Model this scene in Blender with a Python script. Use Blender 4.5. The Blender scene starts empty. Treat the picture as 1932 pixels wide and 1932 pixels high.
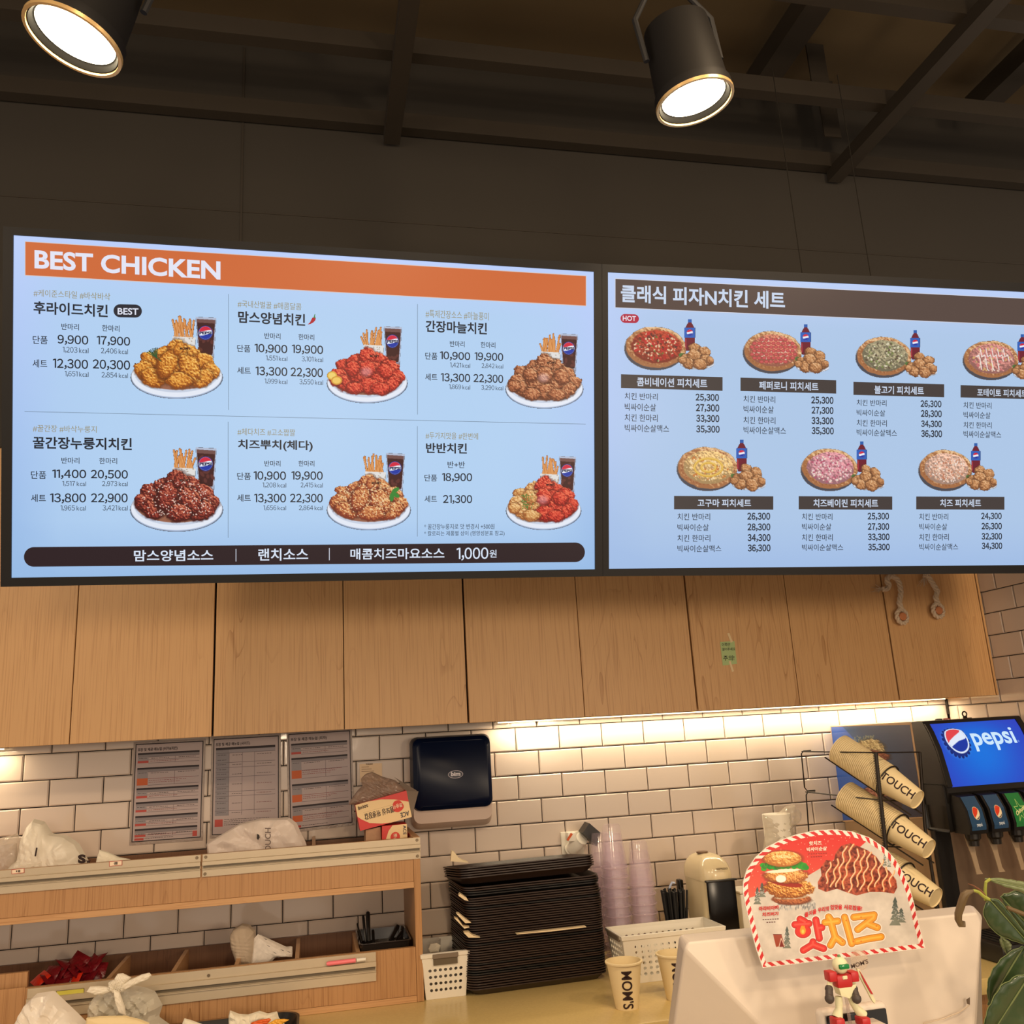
import bpy, bmesh, math, random
import numpy as np
from mathutils import Vector, Matrix
random.seed(4)
sc = bpy.context.scene
COL = sc.collection
PI = math.pi

# ------------------------------------------------------------------ camera
FPX = 1700.0
EYE = np.array([-0.5906, -3.0706, 1.5952])
YAW, PITCH, ROLL = 0.2240, 0.2429, -0.0566
def cam_axes():
    cy, sy, cp, sp = math.cos(YAW), math.sin(YAW), math.cos(PITCH), math.sin(PITCH)
    f = np.array([sy*cp, cy*cp, sp]); r = np.array([cy, -sy, 0.0]); u = np.cross(r, f)
    cr, sr = math.cos(ROLL), math.sin(ROLL)
    return cr*r + sr*u, -sr*r + cr*u, f
AR, AU, AF = cam_axes()
cam = bpy.data.cameras.new('camera'); cam_ob = bpy.data.objects.new('camera', cam); COL.objects.link(cam_ob)
cam.sensor_fit = 'HORIZONTAL'; cam.sensor_width = 36.0; cam.lens = 36.0*FPX/1932.0
cam.clip_start = 0.05; cam.clip_end = 60
m = Matrix.Identity(4)
for i in range(3):
    m[i][0], m[i][1], m[i][2], m[i][3] = AR[i], AU[i], -AF[i], EYE[i]
cam_ob.matrix_world = m
sc.camera = cam_ob

# ------------------------------------------------------------------ world, colour management, lights
sc.view_settings.view_transform = 'Standard'; sc.view_settings.look = 'None'
sc.view_settings.gamma = 1.0; sc.view_settings.exposure = 0.0
sc.view_settings.use_curve_mapping = False
w = bpy.data.worlds.new('dim_room'); sc.world = w; w.use_nodes = True
w.node_tree.nodes['Background'].inputs[0].default_value = (1.0, 0.82, 0.66, 1)
w.node_tree.nodes['Background'].inputs[1].default_value = 0.88
sc.cycles.use_denoising = True
sc.cycles.max_bounces = 6; sc.cycles.diffuse_bounces = 3; sc.cycles.glossy_bounces = 3
sc.cycles.transparent_max_bounces = 24; sc.cycles.transmission_bounces = 4
sc.cycles.caustics_reflective = False; sc.cycles.caustics_refractive = False
sc.cycles.sample_clamp_indirect = 4.0

WARM = (1.0, 0.74, 0.47)
def area_light(name, loc, target, power, size, size_y=None, color=WARM, spread=PI):
    l = bpy.data.lights.new(name, 'AREA'); l.energy = power; l.color = color
    l.shape = 'RECTANGLE' if size_y else 'DISK'; l.size = size
    if size_y: l.size_y = size_y
    l.spread = spread
    o = bpy.data.objects.new(name, l); COL.objects.link(o); o.location = loc
    d = Vector(target) - Vector(loc); o.rotation_euler = d.to_track_quat('-Z', 'Y').to_euler()
    return o
# LED strips fixed under the wall cabinets (the strips themselves are modelled further down)
area_light('led_strip_glow', (0.86, -0.050, 1.632), (0.86, -0.035, 1.0), 4.8, 1.72, 0.012, (1.0, 0.82, 0.56))
area_light('led_strip_glow', (-1.75, -0.050, 1.632), (-1.75, -0.035, 1.0), 1.9, 0.55, 0.012, (1.0, 0.78, 0.50))
# added fill lamps, unseen, brightening cabinets and counter from the camera side
for lx, ly, pw in ((-1.9, -2.9, 9), (-0.3, -3.6, 10), (1.4, -2.9, 11), (0.4, -2.2, 6)):
    area_light('fill_beam', (lx, ly, 2.95), (lx*0.75+0.1, -0.5, 1.15), pw, 0.16, None, WARM, PI*0.75)

# low unseen fill lamps behind the camera, added to light under the screens
for lx, ly, lz, pw in ((-0.6, -5.2, 1.75, 26), (1.3, -4.9, 1.75, 30)):
    area_light('low_fill_glow', (lx, ly, lz), (0.6, -0.3, 1.8), pw, 0.45, None, (1.0, 0.78, 0.54), PI)

# ------------------------------------------------------------------ pixel rays -> world points (calibrated camera)
def ray(u, v):
    u = np.asarray(u, float)[..., None]; v = np.asarray(v, float)[..., None]
    return AR*((u-966)/FPX) - AU*((v-966)/FPX) + AF
def hit(u, v, n_, c):
    d = ray(u, v); return EYE + d*((c-EYE@n_)/(d@n_))[..., None]
def AY(u, v, y): return hit(u, v, np.array([0, 1.0, 0]), y)
def AX(u, v, x): return hit(u, v, np.array([1.0, 0, 0]), x)
def AZ(u, v, z): return hit(u, v, np.array([0, 0, 1.0]), z)
def DEP(u, v, dep):
    return EYE + ray(u, v)*dep
def plane_y(y): return lambda u, v: AY(u, v, y)

# ------------------------------------------------------------------ helpers
def lin(c):
    c = np.asarray(c, float)/255.0
    return np.where(c <= 0.04045, c/12.92, ((c+0.055)/1.055)**2.4)
MATS = {}
def mat(name, rgb, rough=0.5, metal=0.0, spec=0.5, emit=0.0, alpha=1.0, trans=0.0, noise=0.0, nscale=20.0, bump=0.0, bscale=60.0, coat=0.0, ior=None):
    if name in MATS: return MATS[name]
    m = bpy.data.materials.new(name); m.use_nodes = True
    nt = m.node_tree; b = nt.nodes['Principled BSDF']; I = b.inputs
    c = tuple(lin(rgb)) + (1.0,)
    I['Base Color'].default_value = c; I['Roughness'].default_value = rough; I['Metallic'].default_value = metal
    I['Specular IOR Level'].default_value = spec; I['Coat Weight'].default_value = coat
    I['Alpha'].default_value = alpha; I['Transmission Weight'].default_value = trans
    if ior: I['IOR'].default_value = ior
    if emit:
        I['Emission Color'].default_value = c; I['Emission Strength'].default_value = emit
    if noise or bump:
        tc = nt.nodes.new('ShaderNodeTexCoord')
    if noise:
        n = nt.nodes.new('ShaderNodeTexNoise'); n.inputs['Scale'].default_value = nscale; n.inputs['Detail'].default_value = 5
        mp = nt.nodes.new('ShaderNodeMapRange'); mp.inputs['To Min'].default_value = 1-noise; mp.inputs['To Max'].default_value = 1+noise
        mx = nt.nodes.new('ShaderNodeVectorMath'); mx.operation = 'SCALE'; mx.inputs[0].default_value = c[:3]
        nt.links.new(tc.outputs['Object'], n.inputs['Vector']); nt.links.new(n.outputs['Fac'], mp.inputs['Value'])
        nt.links.new(mp.outputs[0], mx.inputs['Scale']); nt.links.new(mx.outputs[0], I['Base Color'])
    if bump:
        n2 = nt.nodes.new('ShaderNodeTexNoise'); n2.inputs['Scale'].default_value = bscale; n2.inputs['Detail'].default_value = 4
        bp = nt.nodes.new('ShaderNodeBump'); bp.inputs['Strength'].default_value = bump; bp.inputs['Distance'].default_value = 0.01
        nt.links.new(tc.outputs['Object'], n2.inputs['Vector']); nt.links.new(n2.outputs['Fac'], bp.inputs['Height'])
        nt.links.new(bp.outputs[0], I['Normal'])
    MATS[name] = m; return m

def wood_mat(name, base, dark, vertical=True, seed=0.0):
    """maple laminate: fine long pores plus a few cathedral figure lines along the grain"""
    if name in MATS: return MATS[name]
    m = bpy.data.materials.new(name); m.use_nodes = True
    nt = m.node_tree; N = nt.nodes; L = nt.links; b = N['Principled BSDF']
    b.inputs['Roughness'].default_value = 0.42; b.inputs['Specular IOR Level'].default_value = 0.35
    tc = N.new('ShaderNodeTexCoord'); mp = N.new('ShaderNodeMapping'); oi = N.new('ShaderNodeObjectInfo')
    ad = N.new('ShaderNodeVectorMath'); ad.operation = 'ADD'
    mul = N.new('ShaderNodeVectorMath'); mul.operation = 'SCALE'; mul.inputs[0].default_value = (3.1, 0.0, 5.3)
    L.new(oi.outputs['Random'], mul.inputs['Scale']); L.new(tc.outputs['Object'], ad.inputs[0]); L.new(mul.outputs[0], ad.inputs[1])
    L.new(ad.outputs[0], mp.inputs['Vector'])
    mp.inputs['Scale'].default_value = (1.0, 1.0, 0.13) if vertical else (0.13, 1.0, 1.0)
    mp.inputs['Location'].default_value = (seed, seed*0.7, seed*1.3)
    fine = N.new('ShaderNodeTexNoise'); fine.inputs['Scale'].default_value = 260; fine.inputs['Detail'].default_value = 4
    big = N.new('ShaderNodeTexNoise'); big.inputs['Scale'].default_value = 8.5; big.inputs['Detail'].default_value = 2; big.inputs['Distortion'].default_value = 0.15
    mf = N.new('ShaderNodeMapping'); L.new(ad.outputs[0], mf.inputs['Vector']); mf.inputs['Scale'].default_value = (1.0, 1.0, 0.016) if vertical else (0.016, 1.0, 1.0)
    L.new(mf.outputs[0], fine.inputs['Vector']); L.new(mp.outputs[0], big.inputs['Vector'])
    k = N.new('ShaderNodeMath'); k.operation = 'MULTIPLY'; k.inputs[1].default_value = 13.0; L.new(big.outputs['Fac'], k.inputs[0])
    fr = N.new('ShaderNodeMath'); fr.operation = 'FRACT'; L.new(k.outputs[0], fr.inputs[0])
    r1 = N.new('ShaderNodeValToRGB'); e = r1.color_ramp.elements
    e[0].position = 0.0; e[0].color = (1, 1, 1, 1); e[1].position = 0.13; e[1].color = (0, 0, 0, 1)
    L.new(fr.outputs[0], r1.inputs['Fac'])
    # break the figure lines up so they come and go
    br = N.new('ShaderNodeTexNoise'); br.inputs['Scale'].default_value = 9; L.new(mp.outputs[0], br.inputs['Vector'])
    r3 = N.new('ShaderNodeMapRange'); r3.inputs['From Min'].default_value = 0.46; r3.inputs['From Max'].default_value = 0.66; L.new(br.outputs['Fac'], r3.inputs['Value'])
    mm = N.new('ShaderNodeMath'); mm.operation = 'MULTIPLY'; L.new(r1.outputs['Color'], mm.inputs[0]); L.new(r3.outputs[0], mm.inputs[1])
    r2 = N.new('ShaderNodeMapRange'); r2.inputs['From Min'].default_value = 0.50; r2.inputs['From Max'].default_value = 0.75; L.new(fine.outputs['Fac'], r2.inputs['Value'])
    m2 = N.new('ShaderNodeMath'); m2.operation = 'MULTIPLY_ADD'; m2.inputs[1].default_value = 0.6; L.new(mm.outputs[0], m2.inputs[0])
    m3 = N.new('ShaderNodeMath'); m3.operation = 'MULTIPLY'; m3.inputs[1].default_value = 0.60; L.new(r2.outputs[0], m3.inputs[0])
    L.new(m3.outputs[0], m2.inputs[2])
    mx = N.new('ShaderNodeMix'); mx.data_type = 'RGBA'; mx.clamp_factor = True
    mx.inputs[6].default_value = tuple(lin(base))+(1,); mx.inputs[7].default_value = tuple(lin(dark))+(1,)
    L.new(m2.outputs[0], mx.inputs[0])
    L.new(mx.outputs[2], b.inputs['Base Color'])
    MATS[name] = m; return m

def print_mat(name, emissive, gain=1.0, rough=0.5, spec=0.3):
    """flat print: colours come from the mesh colour attribute; a lit screen emits them, paper reflects them"""
    if name in MATS: return MATS[name]
    m = bpy.data.materials.new(name); m.use_nodes = True
    nt = m.node_tree; b = nt.nodes['Principled BSDF']; at = nt.nodes.new('ShaderNodeAttribute'); at.attribute_name = 'Col'
    b.inputs['Roughness'].default_value = rough; b.inputs['Specular IOR Level'].default_value = spec
    if emissive:
        b.inputs['Base Color'].default_value = (0.004, 0.004, 0.005, 1)
        nt.links.new(at.outputs['Color'], b.inputs['Emission Color']); b.inputs['Emission Strength'].default_value = gain
    else:
        nt.links.new(at.outputs['Color'], b.inputs['Base Color'])
    MATS[name] = m; return m

def clear_mat(name, tint, opac=0.35, rough=0.15, emit=None):
    """thin clear plastic: part transparent, part soft white, with a glossy skin"""
    if name in MATS: return MATS[name]
    m = bpy.data.materials.new(name); m.use_nodes = True
    nt = m.node_tree; N = nt.nodes; L = nt.links; N.remove(N['Principled BSDF']); out = N['Material Output']
    tr = N.new('ShaderNodeBsdfTransparent'); tr.inputs[0].default_value = (0.99, 0.985, 0.99, 1)
    df = N.new('ShaderNodeBsdfDiffuse'); df.inputs[0].default_value = tuple(lin(tint))+(1,)
    tl = N.new('ShaderNodeBsdfTranslucent'); tl.inputs[0].default_value = tuple(lin(tint))+(1,)
    gl = N.new('ShaderNodeBsdfGlossy'); gl.inputs['Roughness'].default_value = rough
    a = N.new('ShaderNodeMixShader'); a.inputs[0].default_value = 0.3; L.new(df.outputs[0], a.inputs[1]); L.new(tl.outputs[0], a.inputs[2])
    s = N.new('ShaderNodeMixShader'); s.inputs[0].default_value = opac; L.new(tr.outputs[0], s.inputs[1]); L.new(a.outputs[0], s.inputs[2])
    lw = N.new('ShaderNodeLayerWeight'); lw.inputs[0].default_value = .5; pw_ = N.new('ShaderNodeMath'); pw_.operation = 'POWER'; pw_.inputs[1].default_value = 3.0; L.new(lw.outputs['Facing'], pw_.inputs[0])
    fr = N.new('ShaderNodeMath'); fr.operation = 'MULTIPLY_ADD'; fr.inputs[1].default_value = .35; fr.inputs[2].default_value = .03; L.new(pw_.outputs[0], fr.inputs[0])
    g = N.new('ShaderNodeMixShader'); L.new(fr.outputs[0], g.inputs[0]); L.new(s.outputs[0], g.inputs[1]); L.new(gl.outputs[0], g.inputs[2])
    L.new(g.outputs[0], out.inputs['Surface'])
    MATS[name] = m; return m

def wm(o):
    M = o.matrix_basis.copy()
    while o.parent is not None:
        o = o.parent; M = o.matrix_basis @ M
    return M
def props(o, label=None, cat=None, group=None, kind=None):
    if label: o['label'] = label
    if cat: o['category'] = cat
    if group: o['group'] = group
    if kind: o['kind'] = kind
    return o
def thing(name, label, cat, loc=(0, 0, 0), rotz=0.0, group=None, rot=None):
    o = bpy.data.objects.new(name, None); COL.objects.link(o); o.location = Vector(loc)
    o.rotation_euler = rot if rot is not None else (0, 0, rotz); o.empty_display_size = 0.02
    return props(o, label, cat, group)
def link_mesh(name, me, parent=None, local=False):
    o = bpy.data.objects.new(name, me); COL.objects.link(o)
    if parent is not None:
        if not local: me.transform(wm(parent).inverted())
        o.parent = parent
    return o
def copy_tree(o, parent=None):
    c = o.copy(); COL.objects.link(c); c.parent = parent
    for ch in list(o.children): copy_tree(ch, c)
    return c

class B:
    """collects shapes, links them as ONE mesh object"""
    def __init__(s): s.V = []; s.F = []; s.I = []; s.mi = 0; s.n = 0
    def add(s, vs, fs):
        s.V.extend([tuple(map(float, v)) for v in vs]); s.F.extend([tuple(i+s.n for i in f) for f in fs]); s.I.extend([s.mi]*len(fs)); s.n += len(vs); return s
    def bm(s, bm):
        bm.verts.index_update(); s.add([v.co for v in bm.verts], [[v.index for v in f.verts] for f in bm.faces]); bm.free(); return s
    def box(s, x0, y0, z0, x1, y1, z1, r=0.0, seg=2, M=None):
        bm = bmesh.new(); bmesh.ops.create_cube(bm, size=1)
        bmesh.ops.scale(bm, vec=(abs(x1-x0), abs(y1-y0), abs(z1-z0)), verts=bm.verts)
        bmesh.ops.translate(bm, vec=((x0+x1)/2, (y0+y1)/2, (z0+z1)/2), verts=bm.verts)
        if r > 0: bmesh.ops.bevel(bm, geom=list(bm.edges), offset=r, segments=seg, affect='EDGES', profile=0.5)
        if M is not None: bmesh.ops.transform(bm, matrix=M, verts=bm.verts)
        return s.bm(bm)
    def loft(s, rings, cap0=True, cap1=True, closed=True):
        n = len(rings[0]); base = []
        for r in rings: base.extend(r)
        fs = []
        for i in range(len(rings)-1):
            for j in range(n if closed else n-1):
                k = (j+1) % n
                fs.append((i*n+j, i*n+k, (i+1)*n+k, (i+1)*n+j))
        if cap0: fs.append(tuple(range(n))[::-1])
        if cap1: fs.append(tuple((len(rings)-1)*n+j for j in range(n)))
        return s.add(base, fs)
    def frame(s, p, q):
        p = np.array(p, float); q = np.array(q, float); d = q-p; L = np.linalg.norm(d); d = d/L
        a = np.array([0, 0, 1.0]) if abs(d[2]) < 0.9 else np.array([1.0, 0, 0])
        e1 = np.cross(d, a); e1 /= np.linalg.norm(e1); e2 = np.cross(d, e1)
        return p, d, e1, e2, L
    def cyl(s, p, q, r, r2=None, n=20, cap0=True, cap1=True):
        p, d, e1, e2, L = s.frame(p, q); r2 = r if r2 is None else r2
        rings = [[c + e1*rr*math.cos(t) + e2*rr*math.sin(t) for t in np.linspace(0, 2*PI, n, endpoint=False)] for c, rr in ((p, r), (p+d*L, r2))]
        return s.loft(rings, cap0, cap1)
    def rev(s, p, q, prof, n=24, cap0=False, cap1=False):
        """profile [(t along p->q in metres, radius)]"""
        p, d, e1, e2, L = s.frame(p, q)
        rings = [[p + d*t + e1*rr*math.cos(a) + e2*rr*math.sin(a) for a in np.linspace(0, 2*PI, n, endpoint=False)] for t, rr in prof]
        return s.loft(rings, cap0, cap1)
    def tube(s, pts, r, n=8, closed=False):
        pts = [np.array(p, float) for p in pts]; N = len(pts); rr = r if isinstance(r, (list, tuple)) else [r]*N
        rings = []; up = None
        for i in range(N):
            if closed: t = pts[(i+1) % N]-pts[i-1]
            else: t = pts[min(i+1, N-1)]-pts[max(i-1, 0)]
            t = t/(np.linalg.norm(t)+1e-12)
            if up is None:
                a = np.array([0, 0, 1.0]) if abs(t[2]) < 0.9 else np.array([1.0, 0, 0])
                up = np.cross(t, a)
            up = up - t*np.dot(up, t); up /= np.linalg.norm(up)+1e-12
            w2 = np.cross(t, up)
            rings.append([pts[i] + (up*math.cos(a)+w2*math.sin(a))*rr[i] for a in np.linspace(0, 2*PI, n, endpoint=False)])
        if closed: rings.append(rings[0]); return s.loft(rings, False, False)
        return s.loft(rings, True, True)
    def prism(s, loop, off):
        """closed planar loop of 3-D points pushed along off"""
        n = len(loop); a = [np.array(p, float) for p in loop]; b = [p+np.array(off, float) for p in a]
        fs = [tuple(range(n))[::-1], tuple(range(n, 2*n))] + [(i, (i+1) % n, n+(i+1) % n, n+i) for i in range(n)]
        return s.add(a+b, fs)
    def sph(s, c, r, n=16, m_=10):
        rx, ry, rz = (r, r, r) if not isinstance(r, (tuple, list)) else r
        rings = []
        for i in range(1, m_):
            t = PI*i/m_; rings.append([(c[0]+rx*math.sin(t)*math.cos(a), c[1]+ry*math.sin(t)*math.sin(a), c[2]-rz*math.cos(t)) for a in np.linspace(0, 2*PI, n, endpoint=False)])
        return s.loft(rings, True, True)
    def mesh(s, name, mats, smooth=35):
        me = bpy.data.meshes.new(name); me.from_pydata(s.V, [], s.F)
        mats = mats if isinstance(mats, (list, tuple)) else [mats]
        for mm in mats: me.materials.append(mm)
        if len(mats) > 1: me.polygons.foreach_set('material_index', s.I)
        bm = bmesh.new(); bm.from_mesh(me)
        if len(bm.faces) < 60000: bmesh.ops.recalc_face_normals(bm, faces=bm.faces)
        bm.to_mesh(me); bm.free()
        if smooth:
            me.polygons.foreach_set('use_smooth', [True]*len(me.polygons)); me.set_sharp_from_angle(angle=math.radians(smooth))
        me.update(); return me
    def done(s, name, mats, parent=None, local=False, smooth=35):
        return link_mesh(name, s.mesh(name, mats, smooth), parent, local)

def rrect(w_, d_, r, z, n=5, c=(0, 0)):
    """rounded rectangle loop in plan"""
    out = []
    for cx, cy, a0 in ((w_/2-r, d_/2-r, 0), (-w_/2+r, d_/2-r, PI/2), (-w_/2+r, -d_/2+r, PI), (w_/2-r, -d_/2+r, 1.5*PI)):
        for i in range(n):
            a = a0 + PI/2*i/(n-1); out.append(np.array([c[0]+cx+r*math.cos(a), c[1]+cy+r*math.sin(a), z]))
    return out

# ---- lettering: Blender's own font turned into mesh outlines
TXT = {}
TCUR = bpy.data.curves.new('lettering', 'FONT'); TCUR.resolution_u = 4; TOB = bpy.data.objects.new('lettering', TCUR)
GLY = {}
def glyph(ch, bold):
    k = (ch, bold)
    if k not in GLY:
        if ch == '1':
            e = bold; v = np.array([(-e*.3, .60-e), (-e*.3, .69-e*.3), (.17-e, .735+e), (.275+e, .735+e), (.275+e, -e), (.18-e, -e), (.18-e, .655-e)]); f = [(0, 1, 6), (1, 2, 6), (2, 3, 4, 5, 6)]
        else:
            TCUR.body = chr(ord(ch)+0xFEE0) if ch in '023456789,' else ch; TCUR.offset = bold; me = TOB.to_mesh()
            v = np.zeros(len(me.vertices)*3); me.vertices.foreach_get('co', v); v = v.reshape(-1, 3)[:, :2].copy(); f = [tuple(q.vertices) for q in me.polygons]; TOB.to_mesh_clear()
        v[:, 0] -= v[:, 0].min(); GLY[k] = (v, f, v[:, 0].max())
    return GLY[k]
def num_geo(body, bold):
    V, F, x, n = [], [], 0.0, 0
    for ch in body:
        if ch == ' ': x += .20; continue
        v, f, w_ = glyph(ch, bold); V.append(v+[x, 0]); F += [tuple(i+n for i in q) for q in f]; n += len(v); x += w_+(.035 if ch == ',' else .075-bold)
    v = np.concatenate(V); lo, hi = v.min(0), v.max(0); return ((v-lo)/(hi-lo), F, 1.0)
def text_geo(body, bold=0.0, cuts=0):
    if (body, bold, cuts) not in TXT and not cuts and body[0] in '0123456789' and all(q in '0123456789, kcal' for q in body): TXT[(body, bold, cuts)] = num_geo(body, bold)
    k = (body, bold, cuts)
    if k not in TXT:
        TCUR.body = body; TCUR.offset = bold; me = TOB.to_mesh()
        v = np.zeros(len(me.vertices)*3); me.vertices.foreach_get('co', v); v = v.reshape(-1, 3)[:, :2].copy()
        f = [tuple(p.vertices) for p in me.polygons]; TOB.to_mesh_clear()
        if cuts:
            lo, hi = v.min(0), v.max(0); bm = bmesh.new(); vv = [bm.verts.new((a, b5, 0)) for a, b5 in v]
            for q in f:
                try: bm.faces.new([vv[i] for i in q])
                except ValueError: pass
            for ax_ in (0, 1):
                nn = cuts if ax_ == 1 else cuts*2
                for i in range(1, nn):
                    co = [0, 0, 0]; co[ax_] = lo[ax_]+(hi[ax_]-lo[ax_])*i/nn; no = [0, 0, 0]; no[ax_] = 1
                    bmesh.ops.bisect_plane(bm, geom=list(bm.verts)+list(bm.edges)+list(bm.faces), plane_co=co, plane_no=no)
            bm.verts.index_update(); v = np.array([q.co[:2] for q in bm.verts]); f = [tuple(q.index for q in g.verts) for g in bm.faces]; bm.free()
        lo, hi = v.min(0), v.max(0); TXT[k] = ((v-lo)/(hi-lo), f, (hi-lo)[0]/(hi-lo)[1])
    return TXT[k]
class Print(B):
    """flat coloured print: polygons and lettering with colours in the mesh colour attribute"""
    def __init__(s, fn, lift=(0, 0, 0)): super().__init__(); s.C = []; s.fn = fn; s.lift = np.array(lift, float); s.k = 0
    def put(s, uv, fs, col, layer=0):
        q = np.array(uv, float); P = list(np.asarray(s.fn(q[:, 0], q[:, 1])) + s.lift*(1+layer))
        s.add(P, fs); s.C.extend([tuple(lin(col))+(1.0,)]*len(P)); return s
    def poly(s, uv, col, layer=0): return s.put(uv, [tuple(range(len(uv)))], col, layer)
    def text(s, body, u0, vt, u1, vb, col, bold=0.012, slope=0.0, layer=2, cuts=0):
        t, f, _ = text_geo(body, bold, cuts)
        uv = [(u0+(u1-u0)*a, vb - (vb-vt)*b + slope*(u1-u0)*a) for a, b in t]
        return s.put(uv, f, col, layer)
    def text_quad(s, body, tl, tr, bl, col, bold=0.012, layer=2, cuts=0):
        t, f, _ = text_geo(body, bold, cuts); tl, tr, bl = map(np.array, (tl, tr, bl))
        return s.put([tuple(bl + (tr-tl)*a + (tl-bl)*b) for a, b in t], f, col, layer)
    def done(s, name, mt, parent=None, local=False):
        me = bpy.data.meshes.new(name); me.from_pydata(s.V, [], s.F); me.materials.append(mt)
        at = me.color_attributes.new('Col', 'FLOAT_COLOR', 'POINT'); at.data.foreach_set('color', np.array(s.C).ravel())
        return link_mesh(name, me, parent, local)

# ---- small painter: pictures printed on screens, posters and packs, drawn here and stored as mesh colours
def vnoise(h, w_, cell, rng, octaves=3):
    out = np.zeros((h, w_)); amp = 1.0; tot = 0
    for o in range(octaves):
        c = max(cell/2**o, 1.0); gh, gw = int(h/c)+3, int(w_/c)+3; g = rng.random((gh, gw))
        yy = np.arange(h)/c; xx = np.arange(w_)/c; y0 = yy.astype(int); x0 = xx.astype(int); fy = (yy-y0)[:, None]; fx = (xx-x0)[None]
        fy = fy*fy*(3-2*fy); fx = fx*fx*(3-2*fx)
        a = g[y0][:, x0]; b_ = g[y0][:, x0+1]; c_ = g[y0+1][:, x0]; d = g[y0+1][:, x0+1]
        out += amp*((a*(1-fx)+b_*fx)*(1-fy)+(c_*(1-fx)+d*fx)*fy); tot += amp; amp *= 0.55
    return out/tot
class Cv:
    def __init__(s, w_, h, bg=None, seed=1):
        s.w, s.h = int(w_), int(h); s.rgb = np.zeros((s.h, s.w, 3)); s.a = np.zeros((s.h, s.w)); s.rng = np.random.default_rng(seed)
        s.Y, s.X = np.mgrid[0:s.h, 0:s.w].astype(float); s.X += 0.5; s.Y += 0.5
        if bg is not None: s.rgb[:] = bg; s.a[:] = 1
    def blend(s, m_, col):
        m_ = np.clip(m_, 0, 1); col = np.asarray(col, float)
        s.rgb = s.rgb*(1-m_[..., None]) + col*m_[..., None]; s.a = np.maximum(s.a, m_); return s
    def ellm(s, cx, cy, rx, ry, rot=0.0, soft=1.0):
        c, n_ = math.cos(rot), math.sin(rot); x = (s.X-cx)*c+(s.Y-cy)*n_; y = -(s.X-cx)*n_+(s.Y-cy)*c
        d = np.sqrt((x/rx)**2+(y/ry)**2); return np.clip((1-d)*min(rx, ry)/soft+0.5, 0, 1)
    def ell(s, cx, cy, rx, ry, col, rot=0.0, soft=1.0): return s.blend(s.ellm(cx, cy, rx, ry, rot, soft), col)
    def polym(s, pts):
        out = np.zeros((s.h, s.w))
        for dx, dy in ((-.25, -.25), (.25, -.25), (-.25, .25), (.25, .25)):
            X, Y = s.X+dx, s.Y+dy; ins = np.zeros((s.h, s.w), bool)
            for (x0, y0), (x1, y1) in zip(pts, pts[1:]+pts[:1]):
                if y0 == y1: continue
                c = (Y > min(y0, y1)) & (Y <= max(y0, y1)); ins ^= c & (X < (x1-x0)*(Y-y0)/(y1-y0)+x0)
            out += ins
        return out/4
    def poly(s, pts, col): return s.blend(s.polym(pts), col)
    def rect(s, x0, y0, x1, y1, col): return s.blend(((s.X > x0) & (s.X < x1) & (s.Y > y0) & (s.Y < y1)).astype(float), col)
    def line(s, pts, wd, col):
        m_ = np.zeros((s.h, s.w))
        for (x0, y0), (x1, y1) in zip(pts, pts[1:]):
            dx, dy = x1-x0, y1-y0; L = dx*dx+dy*dy+1e-9; t = np.clip(((s.X-x0)*dx+(s.Y-y0)*dy)/L, 0, 1)
            d = np.hypot(s.X-x0-t*dx, s.Y-y0-t*dy); m_ = np.maximum(m_, np.clip(wd/2-d+0.5, 0, 1))
        return s.blend(m_, col)
    def crust(s, cx, cy, rx, ry, rot, base, dark, light, grain=3.0, rough=0.25, shade=0.55):
        """a lump of fried chicken: bumpy outline, bumpy relief drawn with its own tones"""
        c, n_ = math.cos(rot), math.sin(rot); x = (s.X-cx)*c+(s.Y-cy)*n_; y = -(s.X-cx)*n_+(s.Y-cy)*c
        nz = vnoise(s.h, s.w, grain*2.2, s.rng, 3); fine = vnoise(s.h, s.w, grain, s.rng, 2)
        d = np.sqrt((x/rx)**2+(y/ry)**2) + (nz-0.5)*rough*1.4
        m_ = np.clip((1-d)*min(rx, ry)*0.8+0.5, 0, 1)
        if shade: s.blend(np.clip((1.22-d)/.22, 0, 1)*(s.a > .5)*shade, np.asarray(dark, float)*.55)
        hgt = np.sqrt(np.clip(1-d*d, 0, 1))*1.0 + (fine-0.5)*0.55
        gx = np.gradient(hgt, axis=1)*min(rx, ry); gy = np.gradient(hgt, axis=0)*min(rx, ry)
        t = np.clip(0.50 - 0.13*gx + 0.0*gy + 0.22*gy*1.0*1 - (np.clip(d, 0, 1)**5)*0.62 + (fine-.5)*0.75, 0, 1)[..., None]
        base, dark, light = (np.asarray(q, float) for q in (base, dark, light))
        col = np.where(t < 0.5, dark+(base-dark)*t*2, base+(light-base)*(t-0.5)*2)
        return s.blend(m_, col)
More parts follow.
